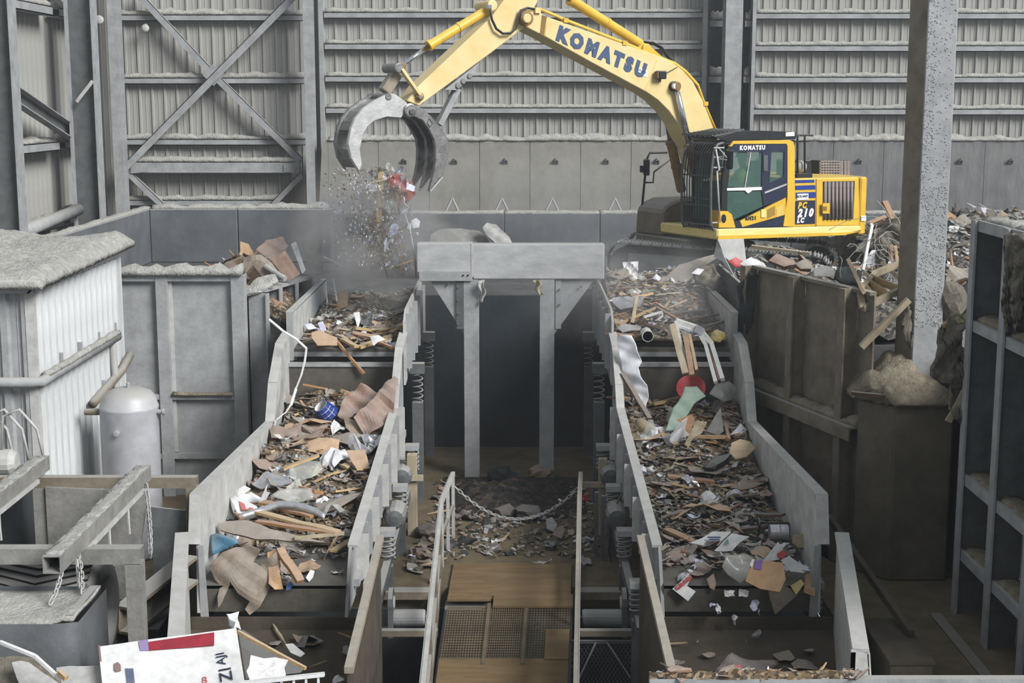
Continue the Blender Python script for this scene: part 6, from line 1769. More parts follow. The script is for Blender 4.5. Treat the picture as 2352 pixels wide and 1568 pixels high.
MB().slab(lambda u, v: (lambda k: pts[min(int(k), 4)].lerp(pts[min(int(k), 4) + 1], k - min(int(k), 4)))(u * 5) + V((0, .04 * v, .09 * v)), 20, 2, (0, .006, 0)).build('metal_strip', 'foil', smooth=True, label='curved silver metal strip arching over the splintered planks', cat='strip')
flap('cloth_scrap', [(482, 1228), (498, 1224), (540, 1236), (550, 1246), (515, 1262), (488, 1276)], 'fabric_teal', 'teal cloth hanging over the front corner of the shed-side screen', 'cloth', at=(-3.7, 17.5, .95), N=STEEP, crumple=.04, seed=16)
flap('cardboard_sheet', [(482, 1300), (512, 1268), (540, 1256), (578, 1254), (598, 1262), (580, 1290), (600, 1300), (640, 1262), (645, 1300), (630, 1330), (612, 1362), (598, 1392), (572, 1412), (562, 1398), (575, 1380), (548, 1362), (530, 1335), (520, 1360), (510, 1385), (502, 1395), (500, 1370), (505, 1345), (492, 1330)], 'card_grey', 'large torn grey-brown cardboard sheet drooping over the lip of the shed-side screen', at=(-3.4, 17.08, .55), N=STEEP, th=.015, crumple=.05, cuts=3, seed=17)
flap('cardboard_sheet', [(612, 1268), (632, 1262), (640, 1300), (650, 1352), (632, 1354), (618, 1340), (615, 1300)], 'card_tan', 'twisted tan cardboard strip hanging at the lip beside the drooping sheet', at=(-3.0, 17.04, .6), N=STEEP, crumple=.05, seed=18)
stick('broken_plank', atY(642, 1260, 17.35), atY(690, 1336, 17.0), .11, .05, 'wood_orange', 'orange split plank tipping over the lip of the shed-side screen', 'plank')
flap('cloth_scrap', [(658, 1345), (668, 1335), (674, 1342), (668, 1352), (658, 1356)], 'plastic_blue', 'small blue scrap at the foot of the tipping plank', 'scrap', at=(-2.75, 17.05, .7), N=STEEP, seed=19)
flap('paper_scrap', [(702, 1326), (712, 1308), (722, 1310), (718, 1326), (710, 1336)], 'paper_white', 'creased white scrap lying on the bare lip of the screen', 'paper', off=.02, N=STEEP, seed=20)
for px, py, k in ((650, 1312, 1), (694, 1265, 2), (775, 1315, 3)):
    c = deckhit(px, py, zS, .02)
    share(KM['paper'][k], 'paper_scrap', c, rot=(.3, .1, k), scale=.14, mtl='paper_white', label='small white scrap number on bare lip'.replace(' number', '') + (' by the tan strip', ' under the teal sheet edge', ' near the aisle corner')[k - 1], cat='paper')
# bent white strip over the step
pts = [atY(618, 733, 22.5), atY(650, 760, 22.5), atY(680, 778, 22.5), atY(704, 800, 22.45), atY(700, 830, 22.4), atY(692, 862, 22.35), atY(680, 892, 22.3), atY(668, 930, 22.0), atY(658, 945, 21.9), atY(634, 964, 21.8), atY(630, 980, 21.8)]
t = empty('bent_strip', pts[4], label='long bent white metal strip sticking out above the shed-side screen', cat='strip')
for a, b in zip(pts, pts[1:]):
    MB().bar(a, b, .015, .05, (.3, 1, .2)).build('strip_segment', 'paper_white', t)
# blue tiled shade
c = dl(748, 958, .42)
t = empty('tiled_shade', c, rot=None, label='blue shade with white grid lines lying in the load', cat='shade')
rot_ = Euler((R(18), R(-38), R(10))).to_matrix()
NS2 = 12
def rp(a, h): r_ = .17 - .05 * h / .24; return c + V((0, 0, .1)) + rot_ @ V((r_ * math.cos(a), r_ * math.sin(a), h - .1))
core = MB()
core.add([rp(2 * math.pi * k / NS2, h) - (rp(2 * math.pi * k / NS2, h) - (c + V((0, 0, .1)))) * .04 for h in (0, .24) for k in range(NS2)], [(k, (k + 1) % NS2, NS2 + (k + 1) % NS2, NS2 + k) for k in range(NS2)] + [tuple(range(NS2))])
core.build('core', 'paper_white', t)
for i in range(3):
    for k in range(NS2):
        a0, a1 = 2 * math.pi * (k + .08) / NS2, 2 * math.pi * (k + .92) / NS2; h0, h1 = .24 * (i + .07) / 3, .24 * (i + .93) / 3
        q = [rp(a0, h0), rp(a1, h0), rp(a1, h1), rp(a0, h1)]
        n_ = (q[1] - q[0]).cross(q[3] - q[0]).normalized() * .006
        MB().prism(q, n_).build('tile', 'blue_paint', t)

# --- on the feeder under the grapple
zFf = zF
for k in range(3):
    traced('cardboard_sheet', [(715, 765 + 5 * k), (735, 758 + 5 * k), (775, 776 + 5 * k), (774, 784 + 5 * k), (730, 786 + 4 * k)], deckhit(745, 790 + 3 * k, zF, .14), LEAN, .014, 'card_tan', 'stacked tan cardboard sheets at the feeder lip, %s of the three' % ('topmost', 'middle', 'lowest')[k], 'cardboard', .01, 1)
stick('broken_plank', deckhit(768, 778, zF, .2), atY(836, 858, 23.2), .05, .04, 'wood_orange', 'long thin brown stick dropping off the feeder lip into the screen', 'stick')
stick('broken_plank', deckhit(750, 762, zF, .15), deckhit(795, 778, zF, .15), .09, .05, 'wood_pale', 'pale round batten on the cardboard stack', 'plank')
stick('broken_plank', deckhit(785, 778, zF, .15), deckhit(820, 796, zF, .12), .1, .04, 'wood_buff', 'buff splintered plank at the feeder lip', 'plank')
stick('broken_plank', deckhit(865, 784, zF, .12), deckhit(905, 800, zF, .1), .07, .04, 'wood_orange', 'orange-brown plank near the aisle end of the feeder lip', 'plank')
flap('paper_scrap', [(812, 718), (826, 716), (828, 735), (822, 758), (818, 740)], 'paper_white', 'tall white paper curl standing on the feeder load', 'paper', zfn=zF, off=.05, N=STEEP, seed=3)
flap('paper_scrap', [(730, 742), (742, 738), (750, 758), (742, 766), (736, 756)], 'paper_lilac', 'bluish white folded paper on the cardboard stack', 'paper', zfn=zF, off=.12, N=STEEP, seed=5)
flap('paper_scrap', [(700, 745), (715, 742), (728, 754), (708, 758)], 'paper_lilac', 'bluish white crumpled tissue beside the feeder side plate', 'paper', zfn=zF, off=.08, N=STEEP, seed=6)
flap('paper_scrap', [(850, 772), (870, 770), (885, 780), (868, 786), (858, 794)], 'paper_white', 'white cup-like scrap at the feeder lip', 'paper', zfn=zF, off=.12, N=STEEP, seed=7)
flap('metal_sheet', [(800, 722), (850, 722), (930, 708), (935, 714), (880, 730), (815, 734)], 'card_grey', 'long pale curved board lying across the feeder pan', 'board', zfn=zF, off=.05, N=UPN, crumple=.02)
flap('cardboard_sheet', [(772, 680), (790, 664), (800, 670), (798, 710), (778, 712)], 'card_tan', 'upright tan cardboard piece in the dust on the feeder', zfn=zF, off=.02, N=STEEP)
t_ = [atY(752, 660, 26.8), atY(765, 650, 26.8), atY(775, 690, 26.6), atY(760, 640, 26.9)]
for k, (a, b) in enumerate((((748, 650), (752, 700)), ((765, 640), (774, 692)), ((745, 590), (790, 612)))):
    stick('thin_batten', atY(a[0], a[1], 26.6), atY(b[0], b[1], 26.4), .025, .02, 'paper_white', ('white thin batten standing against the feeder side plate', 'white thin batten leaning beside its twin in the feeder dust', 'white batten end poking out of the cardboard mound')[k], 'batten')

# --- mound behind the stiffened wall
flap('cardboard_sheet', [(588, 574), (612, 552), (650, 545), (662, 566), (655, 578), (625, 600)], 'card_red', 'large folded reddish cardboard panel on top of the mound', at=(-4.7, 26.0, 3.9), N=LEAN, crumple=.03, seed=2)
flap('cardboard_sheet', [(625, 600), (655, 575), (690, 630), (668, 645), (640, 620)], 'card_red', 'hanging half of the folded reddish cardboard on the mound', at=(-4.5, 25.6, 3.7), N=STEEP, crumple=.03, seed=3)
flap('cardboard_sheet', [(690, 552), (738, 550), (742, 630), (700, 632), (705, 600)], 'sheet_grey', 'grey upright panel standing behind the folded cardboard', at=(-4.0, 26.6, 3.6), N=STEEP, crumple=.02, seed=4)
flap('cardboard_sheet', [(556, 640), (558, 592), (600, 585), (625, 605), (640, 625), (600, 640)], 'card_grey', 'crumpled grey cardboard box at the edge of the mound', at=(-5.0, 25.3, 3.5), N=STEEP, crumple=.05, seed=5)
flap('cardboard_sheet', [(505, 618), (520, 602), (558, 588), (556, 600), (530, 622)], 'wood_dark', 'dark brown torn flap at the tank side of the mound', at=(-5.4, 25.3, 3.6), N=STEEP, crumple=.05, seed=6)
flap('cardboard_sheet', [(556, 672), (592, 640), (632, 632), (640, 650), (600, 672), (566, 678)], 'dust', 'dust covered board sagging over the hopper wall rail', at=(-4.45, 24.5, 3.58), N=LEAN, crumple=.03, th=.05, seed=7)
MB().tube([atY(610, 612, 25.4), atY(655, 640, 25.1)], .05, 10).build('paper_roll', 'paper_grey', label='white paper tube sticking out of the mound', cat='tube')
flap('paper_scrap', [(668, 560), (680, 555), (702, 620), (694, 628), (680, 590)], 'paper_grey', 'long creased grey paper strip on the folded cardboard', at=(-4.3, 25.7, 3.8), N=STEEP, seed=9)

# --- on the pedestal-side feeder and screen
def bent(name, path, wd, th, m, label, cat, up=(0, 1, 0.2)):
    pts = [V(p) for p in path]
    t = empty(name, pts[len(pts) // 2], label=label, cat=cat)
    for a, b in zip(pts, pts[1:]):
        MB().bar(a, b, wd, th, up).build('rail', m, t)
    return t
fy = 22.9
fr_pts = [atY(1552, 736, 23.2), atY(1606, 754, 23.2), atY(1634, 788, 23.0), atY(1660, 872, 22.4)]
t = bent('window_frame', fr_pts, .07, .09, 'pipe_white', 'bent white window frame standing over the step beside the pedestal', 'frame')
q = [atY(1608, 768, 23.1), atY(1620, 790, 23.0), atY(1644, 878, 22.3)]
for a, b in zip(q, q[1:]): MB().bar(a, b, .06, .06, (0, 1, .2)).build('rail', 'pipe_white', t)
q = [atY(1613, 765, 23.12), atY(1628, 790, 23.02), atY(1652, 874, 22.36)]
for a, b in zip(q, q[1:]): MB().bar(a, b, .03, .04, (0, 1, .2)).build('seal', 'maroon', t)
q = [atY(1552, 738, 23.15), atY(1562, 780, 23.0), atY(1584, 858, 22.6)]
for a, b in zip(q, q[1:]): MB().bar(a, b, .05, .07, (0, 1, .2)).build('rail', 'pipe_white', t)
q = [atY(1556, 748, 23.15), atY(1600, 762, 23.15)]
MB().bar(q[0], q[1], .04, .06, (0, 1, .2)).build('rail', 'paper_white', t)
MB().box(atY(1606, 757, 23.1), (.14, .1, .12), Euler((0, R(30), 0))).build('corner_bracket', 'foil', t)
stick('broken_plank', atY(1544, 745, 23.05), atY(1574, 858, 22.4), .1, .05, 'wood_pale', 'grey weathered plank standing beside the white window frame', 'plank', up=(0, 1, 0))
stick('broken_plank', atY(1574, 770, 23.0), atY(1590, 862, 22.4), .09, .05, 'wood_orange', 'orange pointed plank standing inside the white window frame', 'plank', up=(0, 1, 0))
stick('broken_plank', atY(1584, 768, 23.02), atY(1600, 850, 22.5), .05, .04, 'wood_buff', 'narrow buff batten beside the orange pointed plank', 'plank', up=(0, 1, 0))
flap('plastic_sheeting', [(1416, 775), (1425, 768), (1452, 770), (1464, 800), (1472, 830), (1466, 845), (1472, 862), (1486, 884), (1488, 910), (1484, 960), (1478, 935), (1450, 900), (1432, 858), (1424, 820)], 'film_white', 'white plastic sheeting draped down the aisle-side plate of the screen', 'plastic', at=(1.95, 22.3, 2.0), N=V((-.5, -.85, .2)), th=.01, crumple=.035, cuts=4, freq=13, seed=3)
flap('round_tray', [(1587 + 34 * math.cos(R(a)), 890 + 30 * math.sin(R(a))) for a in range(0, 360, 24)], 'plastic_red', 'round red tray half buried under the green cloth', 'tray', off=.5, N=STEEP, crumple=.01, th=.02)
flap('cloth_sheet', [(1572, 888), (1600, 886), (1622, 905), (1600, 922), (1572, 960), (1556, 985), (1528, 990), (1545, 940), (1565, 915)], 'fabric_green', 'pale green cloth draped across the load below the red tray', 'cloth', off=.42, N=LEAN, crumple=.05, cuts=3, seed=5)
flap('plastic_bag', [(1628, 905), (1645, 880), (1672, 876), (1692, 890), (1688, 915), (1662, 925)], 'film_clear', 'clear puffed plastic bag beside the flared plate of the pedestal-side screen', 'bag', off=.5, N=STEEP, crumple=.1, cuts=3, seed=6)
stick('broken_plank', dl(1500, 928, .4), dl(1565, 912, .4), .07, .04, 'wood_buff', 'buff stick pointing at the red tray', 'stick')
stick('broken_plank', atY(1430, 858, 22.5), atY(1492, 962, 21.7), .08, .04, 'wood_dark', 'dark stained board leaning along the aisle-side plate', 'plank')
# rolled carpet
a, b = dl(1452, 975, .3), dl(1528, 1010, .22)
t = empty('carpet_roll', (a + b) / 2, label='rolled buff carpet with a spiral end lying across the screen', cat='carpet')
MB().tube([a + V((0, .2, .05)), a.lerp(b, .5), b], [.12, .135, .14], 18).build('roll', 'carpet', t, smooth=True)
d_ = (b - a).normalized(); u_ = d_.orthogonal().normalized(); v_ = d_.cross(u_)
sp_pts = [b + d_ * .01 + (u_ * math.cos(k * .5) + v_ * math.sin(k * .5)) * (.012 + .0033 * k) for k in range(38)]
MB().tube(sp_pts, .009, 4).build('spiral_edge', 'wood_dark', t)
flap('carpet_flap', [(1512, 985), (1532, 992), (1560, 1020), (1548, 1024), (1520, 1004)], 'carpet', 'loose end of buff carpet beside the roll', 'carpet', off=.25, N=LEAN)
flap('wood_block', [(1545, 988), (1558, 962), (1588, 952), (1596, 964), (1582, 1000), (1550, 990)], 'wood_orange', 'orange wooden board piece behind the rolled carpet', 'board', off=.3, N=STEEP, th=.06, crumple=.005)
flap('cardboard_sheet', [(1572, 1020), (1590, 985), (1600, 965), (1625, 968), (1612, 995), (1590, 1008), (1582, 1028)], 'stone', 'ragged buff board fragment beside the orange board', 'board', off=.3, N=STEEP, crumple=.03)
flap('sheet_metal', [(1622, 990), (1655, 935), (1662, 990), (1650, 1000)], 'sheet_grey', 'triangular grey panel leaning before the flared plate', 'panel', off=.3, N=STEEP, crumple=.01)
stick('broken_plank', dl(1600, 1002, .3), dl(1672, 1004, .3), .05, .05, 'wood_buff', 'straight buff batten lying below the triangular panel', 'batten')
stick('broken_plank', dl(1666, 975, .35), dl(1674, 1008, .3), .05, .04, 'wood_orange', 'short orange batten upright at the triangular panel', 'batten', up=(0, 1, 0))
flap('plastic_bag', [(1674, 1000), (1690, 985), (1702, 970), (1716, 985), (1710, 1000), (1690, 1006)], 'film_white', 'white crumpled bag at the foot of the flared plate', 'bag', off=.25, N=STEEP, crumple=.06)
c = dl(1650, 1062, .3)
me = chunk_mesh('bin_bag', 77, 'plastic_black', .6)
share(me, 'bin_bag', c, rot=(0, R(-25), R(25)), scale=(.52, .3, .3), label='stuffed black bin bag on the pedestal-side load', cat='bag')
flap('round_board', [(1675, 1040), (1680, 1018), (1700, 1008), (1722, 1014), (1735, 1030), (1715, 1050), (1690, 1056)], 'wood_buff', 'rounded buff board beside the black bin bag', 'board', off=.25, N=LEAN, crumple=.01, th=.03)
c = deckhit(1488, 772, zF, .25)
MB().lathe(c, [(.085, 0), (.095, 0), (.095, .35), (.085, .35), (.085, 0)], 18, 'Y').build('pipe_offcut', 'pipe_white', smooth=False, label='open end of a pale pipe in the feeder load', cat='pipe')
c = deckhit(1650, 772, zF, .25)
share(chunk_mesh('foam_lump', 78, 'foam_yellow', .8), 'foam_lump', c, rot=(.2, .3, 0), scale=.26, label='yellow foam lump at the flared plate of the step', cat='foam')
stick('broken_plank', atY(1463, 682, 24.6), atY(1452, 742, 24.2), .06, .04, 'wood_pale', 'white edged batten standing up in the feeder load', 'batten', up=(0, 1, 0))
bent('metal_profile', [deckhit(1478, 728, zF, .3), deckhit(1520, 716, zF, .35), deckhit(1522, 724, zF, .3), deckhit(1505, 738, zF, .2)], .03, .05, 'paper_white', 'bent white profile lying on the feeder load', 'profile')
for k, (a, b, m_, lab) in enumerate((((1420, 745), (1520, 700), 'wood_buff', 'long buff lath crossing the feeder load'), ((1480, 690), (1560, 735), 'wood_orange', 'orange lath crossing the feeder load'), ((1540, 740), (1660, 720), 'wood_dark', 'dark lath near the flared feeder plate'), ((1410, 700), (1500, 720), 'wood_pale', 'pale lath near the aisle side of the feeder'))):
    stick('wood_lath', deckhit(*a, zF, .3), deckhit(*b, zF, .3), .06, .03, m_, lab, 'lath')
flap('cardboard_sheet', [(1405, 690), (1440, 676), (1480, 684), (1470, 706), (1425, 712)], 'foil', 'silvery crumpled sheet at the aisle edge of the feeder load', 'sheet', zfn=zF, off=.3, N=LEAN, crumple=.05)
flap('plastic_film', [(1418, 752), (1440, 742), (1475, 744), (1470, 758), (1430, 764)], 'paper_grey', 'bluish grey film flap near the white sheeting', 'plastic', zfn=zF, off=.2, N=LEAN, crumple=.04)
# front part of the pedestal-side screen
nw = flap('newspaper', [(1585, 1248), (1638, 1220), (1680, 1222), (1650, 1250), (1632, 1254)], 'paper_white', 'unfolded newspaper page with grey print lines', 'paper', off=.14, N=LEAN, crumple=.02, seed=2)
for k in range(3):
    traced('print_line', [(1625 + 4 * k, 1232 + 5 * k), (1655 - 2 * k, 1232 + 5 * k), (1655 - 2 * k, 1235 + 5 * k), (1625 + 4 * k, 1235 + 5 * k)], dl(1640, 1254, .165), LEAN, .004, 'letter_blue', None, None, 0, 0, parent=nw)
nw = flap('newspaper', [(1640, 1264), (1680, 1226), (1722, 1230), (1700, 1245), (1682, 1265)], 'paper_white', 'torn newspaper page with a green mark beside the unfolded page', 'paper', off=.13, N=LEAN, crumple=.02, seed=3)
traced('print_mark', [(1664, 1246), (1672, 1236), (1674, 1248), (1668, 1250)], dl(1680, 1265, .155), LEAN, .004, 'plastic_green', None, None, 0, 0, parent=nw)
flap('cardboard_sheet', [(1608, 1262), (1640, 1266), (1680, 1270), (1660, 1280), (1625, 1276)], 'card_red', 'pinkish board under the newspaper pages', 'board', off=.06, N=LEAN)
c = dl(1788, 1230, .18)
t = empty('tin_can', c, label='shiny open tin can lying near the front lip', cat='can')
MB().lathe(c + V((0, 0, .05)), [(.1, -.12), (.105, -.12), (.105, -.02), (.108, 0), (.105, .02), (.105, .12), (.1, .12), (.098, -.11)], 22, 'X').build('wall', 'foil', t, smooth=False)
c = dl(1742, 1205, .22)
MB().lathe(c, [(.01, -.012), (.1, -.01), (.105, 0), (.1, .01), (.01, .012)], 20, 'X').build('rubber_disc', 'rubber', label='dark disc standing on edge near the tin can', cat='disc')
flap('stone_block', [(1822, 1248), (1824, 1228), (1862, 1224), (1868, 1262), (1830, 1258)], 'stone', 'angular buff stone block against the flared plate', 'stone', off=.12, N=STEEP, th=.16, crumple=.01)
flap('plastic_bag', [(1658, 1300), (1668, 1275), (1715, 1270), (1740, 1290), (1720, 1320), (1700, 1340), (1672, 1320)], 'film_clear', 'dirty clear plastic sheet at the lip beside the carton', 'plastic', off=.08, N=STEEP, crumple=.06, cuts=3)
bx1 = flap('cardboard_box', [(1712, 1334), (1728, 1284), (1798, 1292), (1804, 1330), (1790, 1360), (1745, 1352)], 'card_tan', 'tan carton with a purple patch tipping over the lip', 'carton', off=.16, N=STEEP, th=.05, crumple=.01, cuts=1)
PB = dl(1755, 1360, .16) - V((0, .04, 0)) 
traced('purple_patch', [(1735, 1286), (1752, 1285), (1748, 1308), (1732, 1306)], PB, STEEP, .006, 'purple', None, None, 0, 0, parent=bx1)
traced('tape_strip', [(1722, 1296), (1728, 1284), (1733, 1284), (1727, 1304)], PB, STEEP, .006, 'paper_white', None, None, 0, 0, parent=bx1)
flap('cardboard_box', [(1762, 1342), (1772, 1328), (1812, 1350), (1828, 1368), (1780, 1410), (1770, 1380)], 'card_grey', 'grey panel tumbling off the lip below the tan carton', 'panel', at=(2.95, 17.0, .7), N=V((0.2, -.9, .35)), th=.04, crumple=.005, cuts=1)
pk = flap('printed_packet', [(1750, 1290), (1788, 1244), (1800, 1262), (1790, 1285)], 'paper_white', 'white printed packet with a red blot near the lip', 'packet', off=.2, N=STEEP)
PP = dl(1782, 1290, .2) - V((0, .03, 0))
traced('red_blot', [(1784, 1272), (1798, 1262), (1808, 1270), (1800, 1282), (1788, 1282)], PP, STEEP, .006, 'plastic_red', None, None, .01, 1, parent=pk)
flap('printed_packet', [(1792, 1286), (1812, 1276), (1855, 1306), (1846, 1316), (1815, 1312)], 'paper_white', 'long torn white packet beside the stone block', 'packet', off=.16, N=STEEP)
flap('cardboard_sheet', [(1845, 1360), (1852, 1318), (1868, 1316), (1872, 1370)], 'card_tan', 'tan flap hanging at the corner of the flared plate', at=(3.6, 17.1, .8), N=STEEP)
flap('cardboard_sheet', [(1815, 1345), (1840, 1330), (1848, 1340), (1828, 1366)], 'foam_yellow', 'yellowish torn card near the corner flap', at=(3.45, 17.08, .8), N=STEEP)
sg = flap('printed_card', [(1544, 1352), (1578, 1322), (1586, 1330), (1578, 1345), (1598, 1358), (1580, 1380)], 'paper_white', 'torn printed card with red lettering at the lip of the pedestal-side screen', 'card', at=(2.1, 17.1, .75), N=STEEP, crumple=.003, cuts=1)
SP_ = V((2.1, 17.07, .75)); NN = STEEP.normalized()
def onp(px, py):
    d_ = ray(px, py); return CAMP + d_ * ((SP_ - CAMP).dot(NN) / d_.dot(NN))
tx_ = (onp(1582, 1328) - onp(1560, 1346)).normalized(); ty_ = NN.cross(tx_)
text_mesh('lettering', 'GRABI', .075, 'plastic_red', sg, onp(1571, 1338), tx_, ty_, bold=.003)
flap('cardboard_sheet', [(1622, 1330), (1640, 1316), (1645, 1340), (1640, 1356), (1630, 1350)], 'card_red', 'curled pinkish card strip at the middle of the lip', at=(2.5, 17.15, .8), N=STEEP, crumple=.05)
for k, (px, py, lab) in enumerate(((1674, 1362, 'white shard dropping from the middle of the lip'), (1706, 1362, 'white angular shard dropping near the grey panel'), (1653, 1398, 'oval white shard in mid-fall above the chute'), (1685, 1424, 'small round white shard in mid-fall lower in the chute'))):
    share(KM['paper'][k], 'paper_shard', atY(px, py, 16.85), rot=(1.2, .3 * k, .5 * k), scale=.14, mtl='paper_white', label=lab, cat='paper')
flap('bin_bag', [(1640, 1540), (1680, 1500), (1730, 1510), (1790, 1525), (1760, 1550), (1690, 1560)], 'fabric_mauve', 'dark yellowish rag lying in the pedestal-side chute', 'rag', at=(2.4, 14.9, -.1), N=LEAN, crumple=.06)
flap('plastic_scrap', [(1682, 1530), (1700, 1524), (1706, 1538), (1688, 1542)], 'plastic_red', 'red plastic scrap on the rag in the chute', 'plastic', at=(2.35, 14.85, .0), N=LEAN)

# --- around the excavator and on the bunker wall
traced('sheet_metal', [(1490, 672), (1560, 608), (1640, 582), (1648, 590), (1600, 625), (1560, 668), (1520, 690)], V((3.0, 26.8, 3.2)), V((-.1, -.75, .6)), .02, 'card_grey', 'long curved grey panel sliding off the floor edge into the feeder', 'panel', .02, 2, bend=-.06)
traced('sheet_metal', [(1560, 680), (1600, 635), (1650, 592), (1660, 596), (1612, 650), (1580, 690)], V((3.2, 26.7, 3.2)), V((-.3, -.7, .6)), .02, 'sheet_grey', 'second narrow grey panel beside the curved one', 'panel', .02, 2)
traced('striped_cloth', [(1430, 602), (1466, 600), (1464, 640), (1456, 645), (1440, 640), (1434, 632)], V((2.2, 27.3, 3.4)), V((0, -1, .1)), .015, 'paper_white', 'white pleated cloth hanging over the floor edge', 'cloth', .04, 3, freq=26)
bxa = traced('folded_panel', [(1648, 550), (1708, 548), (1713, 596), (1690, 612), (1664, 590)], V((4.05, 26.6, 3.9)), V((.15, -1, .2)), .03, 'steel_light', 'pale bent steel panel standing before the excavator frame', 'panel', .004, 1)
traced('side_fold', [(1648, 550), (1664, 590), (1690, 640), (1660, 600), (1640, 590)], V((4.0, 26.5, 3.85)), V((-.6, -.8, .1)), .03, 'steel', None, None, .004, 1, parent=bxa)
traced('cloth_scrap', [(1590, 632), (1612, 612), (1640, 608), (1650, 630), (1665, 650), (1640, 668), (1615, 655), (1600, 650)], V((3.75, 26.2, 3.55)), V((0, -.9, .4)), .03, 'rag', 'tangle of pale shredded rag at the corner of the hopper', 'rag', .08, 3, freq=12)
traced('paper_scrap', [(1588, 628), (1602, 616), (1618, 618), (1606, 632)], V((3.7, 26.0, 3.6)), V((0, -.9, .4)), .02, 'paper_white', 'white wrapper end by the shredded rag', 'paper', .03, 2)
traced('plastic_scrap', [(1672, 600), (1690, 590), (1712, 602), (1716, 615), (1690, 614)], V((4.3, 25.6, 3.9)), V((0, -.9, .4)), .02, 'plastic_red', 'red and white torn packaging in front of the bent steel panel', 'packaging', .03, 2)
traced('paper_scrap', [(1700, 605), (1725, 590), (1755, 602), (1765, 622), (1735, 628)], V((4.4, 25.3, 3.85)), V((0, -.9, .4)), .02, 'paper_white', 'large white torn sheet on the bunker wall corner', 'paper', .05, 2)
traced('hanging_cloth', [(1692, 655), (1712, 640), (1722, 625), (1740, 630), (1736, 680), (1728, 740), (1715, 768), (1700, 755), (1692, 730), (1700, 700)], V((4.02, 23.55, 3.2)), V((-.2, -1, .05)), .03, 'rag_dark', 'long dark cloth hanging beside the bunker wall end', 'cloth', .06, 3, freq=10)
traced('roll_of_card', [(1765, 600), (1782, 586), (1822, 600), (1830, 612), (1800, 616)], V((4.75, 24.6, 4.0)), V((0, -.8, .5)), .12, 'card_red', 'pinkish cardboard tube lying behind the bunker wall rim', 'tube', .02, 2)
traced('tin_tub', [(1825, 608), (1850, 596), (1865, 604), (1862, 622), (1838, 620)], V((5.0, 24.0, 3.95)), V((0, -.8, .5)), .1, 'card_grey', 'brownish crushed tub behind the bunker wall rim', 'tub', .02, 2)
traced('grey_disc', [(1893 + 24 * math.cos(R(a)), 625 + 15 * math.sin(R(a))) for a in range(180, 361, 20)] + [(1915, 636), (1870, 634)], V((5.0, 23.2, 3.95)), V((0, -1, .3)), .03, 'paper_grey', 'half buried round grey disc behind the bunker wall rim', 'disc', .004, 1)
traced('dark_sack', [(1915, 640), (1922, 618), (1950, 612), (1978, 622), (1975, 650), (1940, 655)], V((5.1, 22.4, 3.9)), V((0, -1, .3)), .12, 'rag_dark', 'dark stiff sack behind the bunker wall rim', 'sack', .05, 2)
for k, (a, ya, b, yb, wd, m_, lab) in enumerate((
    ((1726, 566), 27.2, (1860, 582), 26.8, .06, 'wood_pale', 'pale timber batten lying on the excavator track'),
    ((1948, 596), 21.9, (1985, 672), 20.4, .05, 'wood_buff', 'buff stick leaning over the bunker wall top near the column'),
    ((2003, 516), 22.6, (1982, 620), 22.2, .045, 'paper_white', 'tall white stick standing up from the bunker wall'),
    ((1984, 624), 21.9, (2034, 668), 20.9, .05, 'wood_pale', 'grey stick lying across the wooden pallet corner'),
    ((2028, 604), 22.2, (2078, 652), 21.2, .07, 'wood_pale', 'thick grey stick sloping toward the column'),
    ((2088, 688), 20.28, (1978, 796), 20.4, .09, 'wood_pale', 'grey pole slanting down the face of the bunker wall beside the column'),
    ((1955, 902), 19.95, (2045, 910), 19.85, .05, 'wood_dark', 'dark stick lying on the pedestal dust'),
    ((2046, 562), 22.6, (2048, 600), 22.5, .05, 'wood_orange', 'short orange stick upright in the wire tangle'),
    ((2056, 565), 22.6, (2063, 616), 22.4, .05, 'wood_buff', 'curved buff slat in the wire tangle'))):
    stick('wooden_stick', atY(a[0], a[1], ya), atY(b[0], b[1], yb), wd, wd * .8, m_, lab, 'stick', up=(0, 1, .3))
# pallet corner hanging over the wall
pz_ = [atY(1975, 668, 20.7), atY(1982, 708, 20.5), atY(2095, 652, 20.9), atY(2080, 600, 21.6), atY(2010, 628, 21.5)]
t = empty('pallet_corner', pz_[1], label='broken wooden pallet corner hanging over the bunker wall top', cat='pallet')
for a, b in ((0, 1), (1, 2), (0, 4), (4, 3), (3, 2)):
    MB().bar(pz_[a], pz_[b], .09, .07, (0, 1, .3)).build('slat', 'wood_pale', t)
for u in (.25, .5, .75):
    MB().bar(pz_[0].lerp(pz_[4], u), pz_[1].lerp(pz_[2], u), .12, .02, (0, 1, .3)).build('slat', 'wood_buff', t)
# wire and rag tangle
traced('rag_tangle', [(2012, 640), (2018, 560), (2022, 525), (2042, 512), (2068, 524), (2082, 550), (2088, 610), (2090, 650), (2070, 640), (2072, 580), (2050, 560), (2040, 590), (2036, 640)], V((6.0, 22.6, 4.3)), V((0, -1, .2)), .06, 'rag', 'tall tangle of dusty rag and insulation beside the column', 'rag', .09, 3, freq=11)
rw = random.Random(61)
wt = MB()
for k in range(34):
    p0 = atY(2040 + rw.gauss(0, 35), 585 + rw.gauss(0, 30), 22.4 + rw.uniform(-.3, .3))
    pts = [p0]; dv = V((rw.uniform(-1, 1), rw.uniform(-.3, .3), rw.uniform(-.6, .8))).normalized()
    for q in range(7):
        dv = (dv + V((rw.uniform(-.6, .6), rw.uniform(-.3, .3), rw.uniform(-.7, .4)))).normalized(); pts.append(pts[-1] + dv * .12)
    wt.tube(pts, .006, 4)
tag(wt.build('wire_tangle', 'paper_grey', smooth=True, label='tangled loose wires sprouting beside the column', cat='wire', kind='stuff'))
MB().tube([atY(2013, 460, 23), atY(2032, 480, 23), atY(2042, 500, 23), atY(2048, 520, 22.8)], .008, 5).build('loose_wire', 'paper_grey', label='long arching wire above the rag tangle', cat='wire', smooth=True)
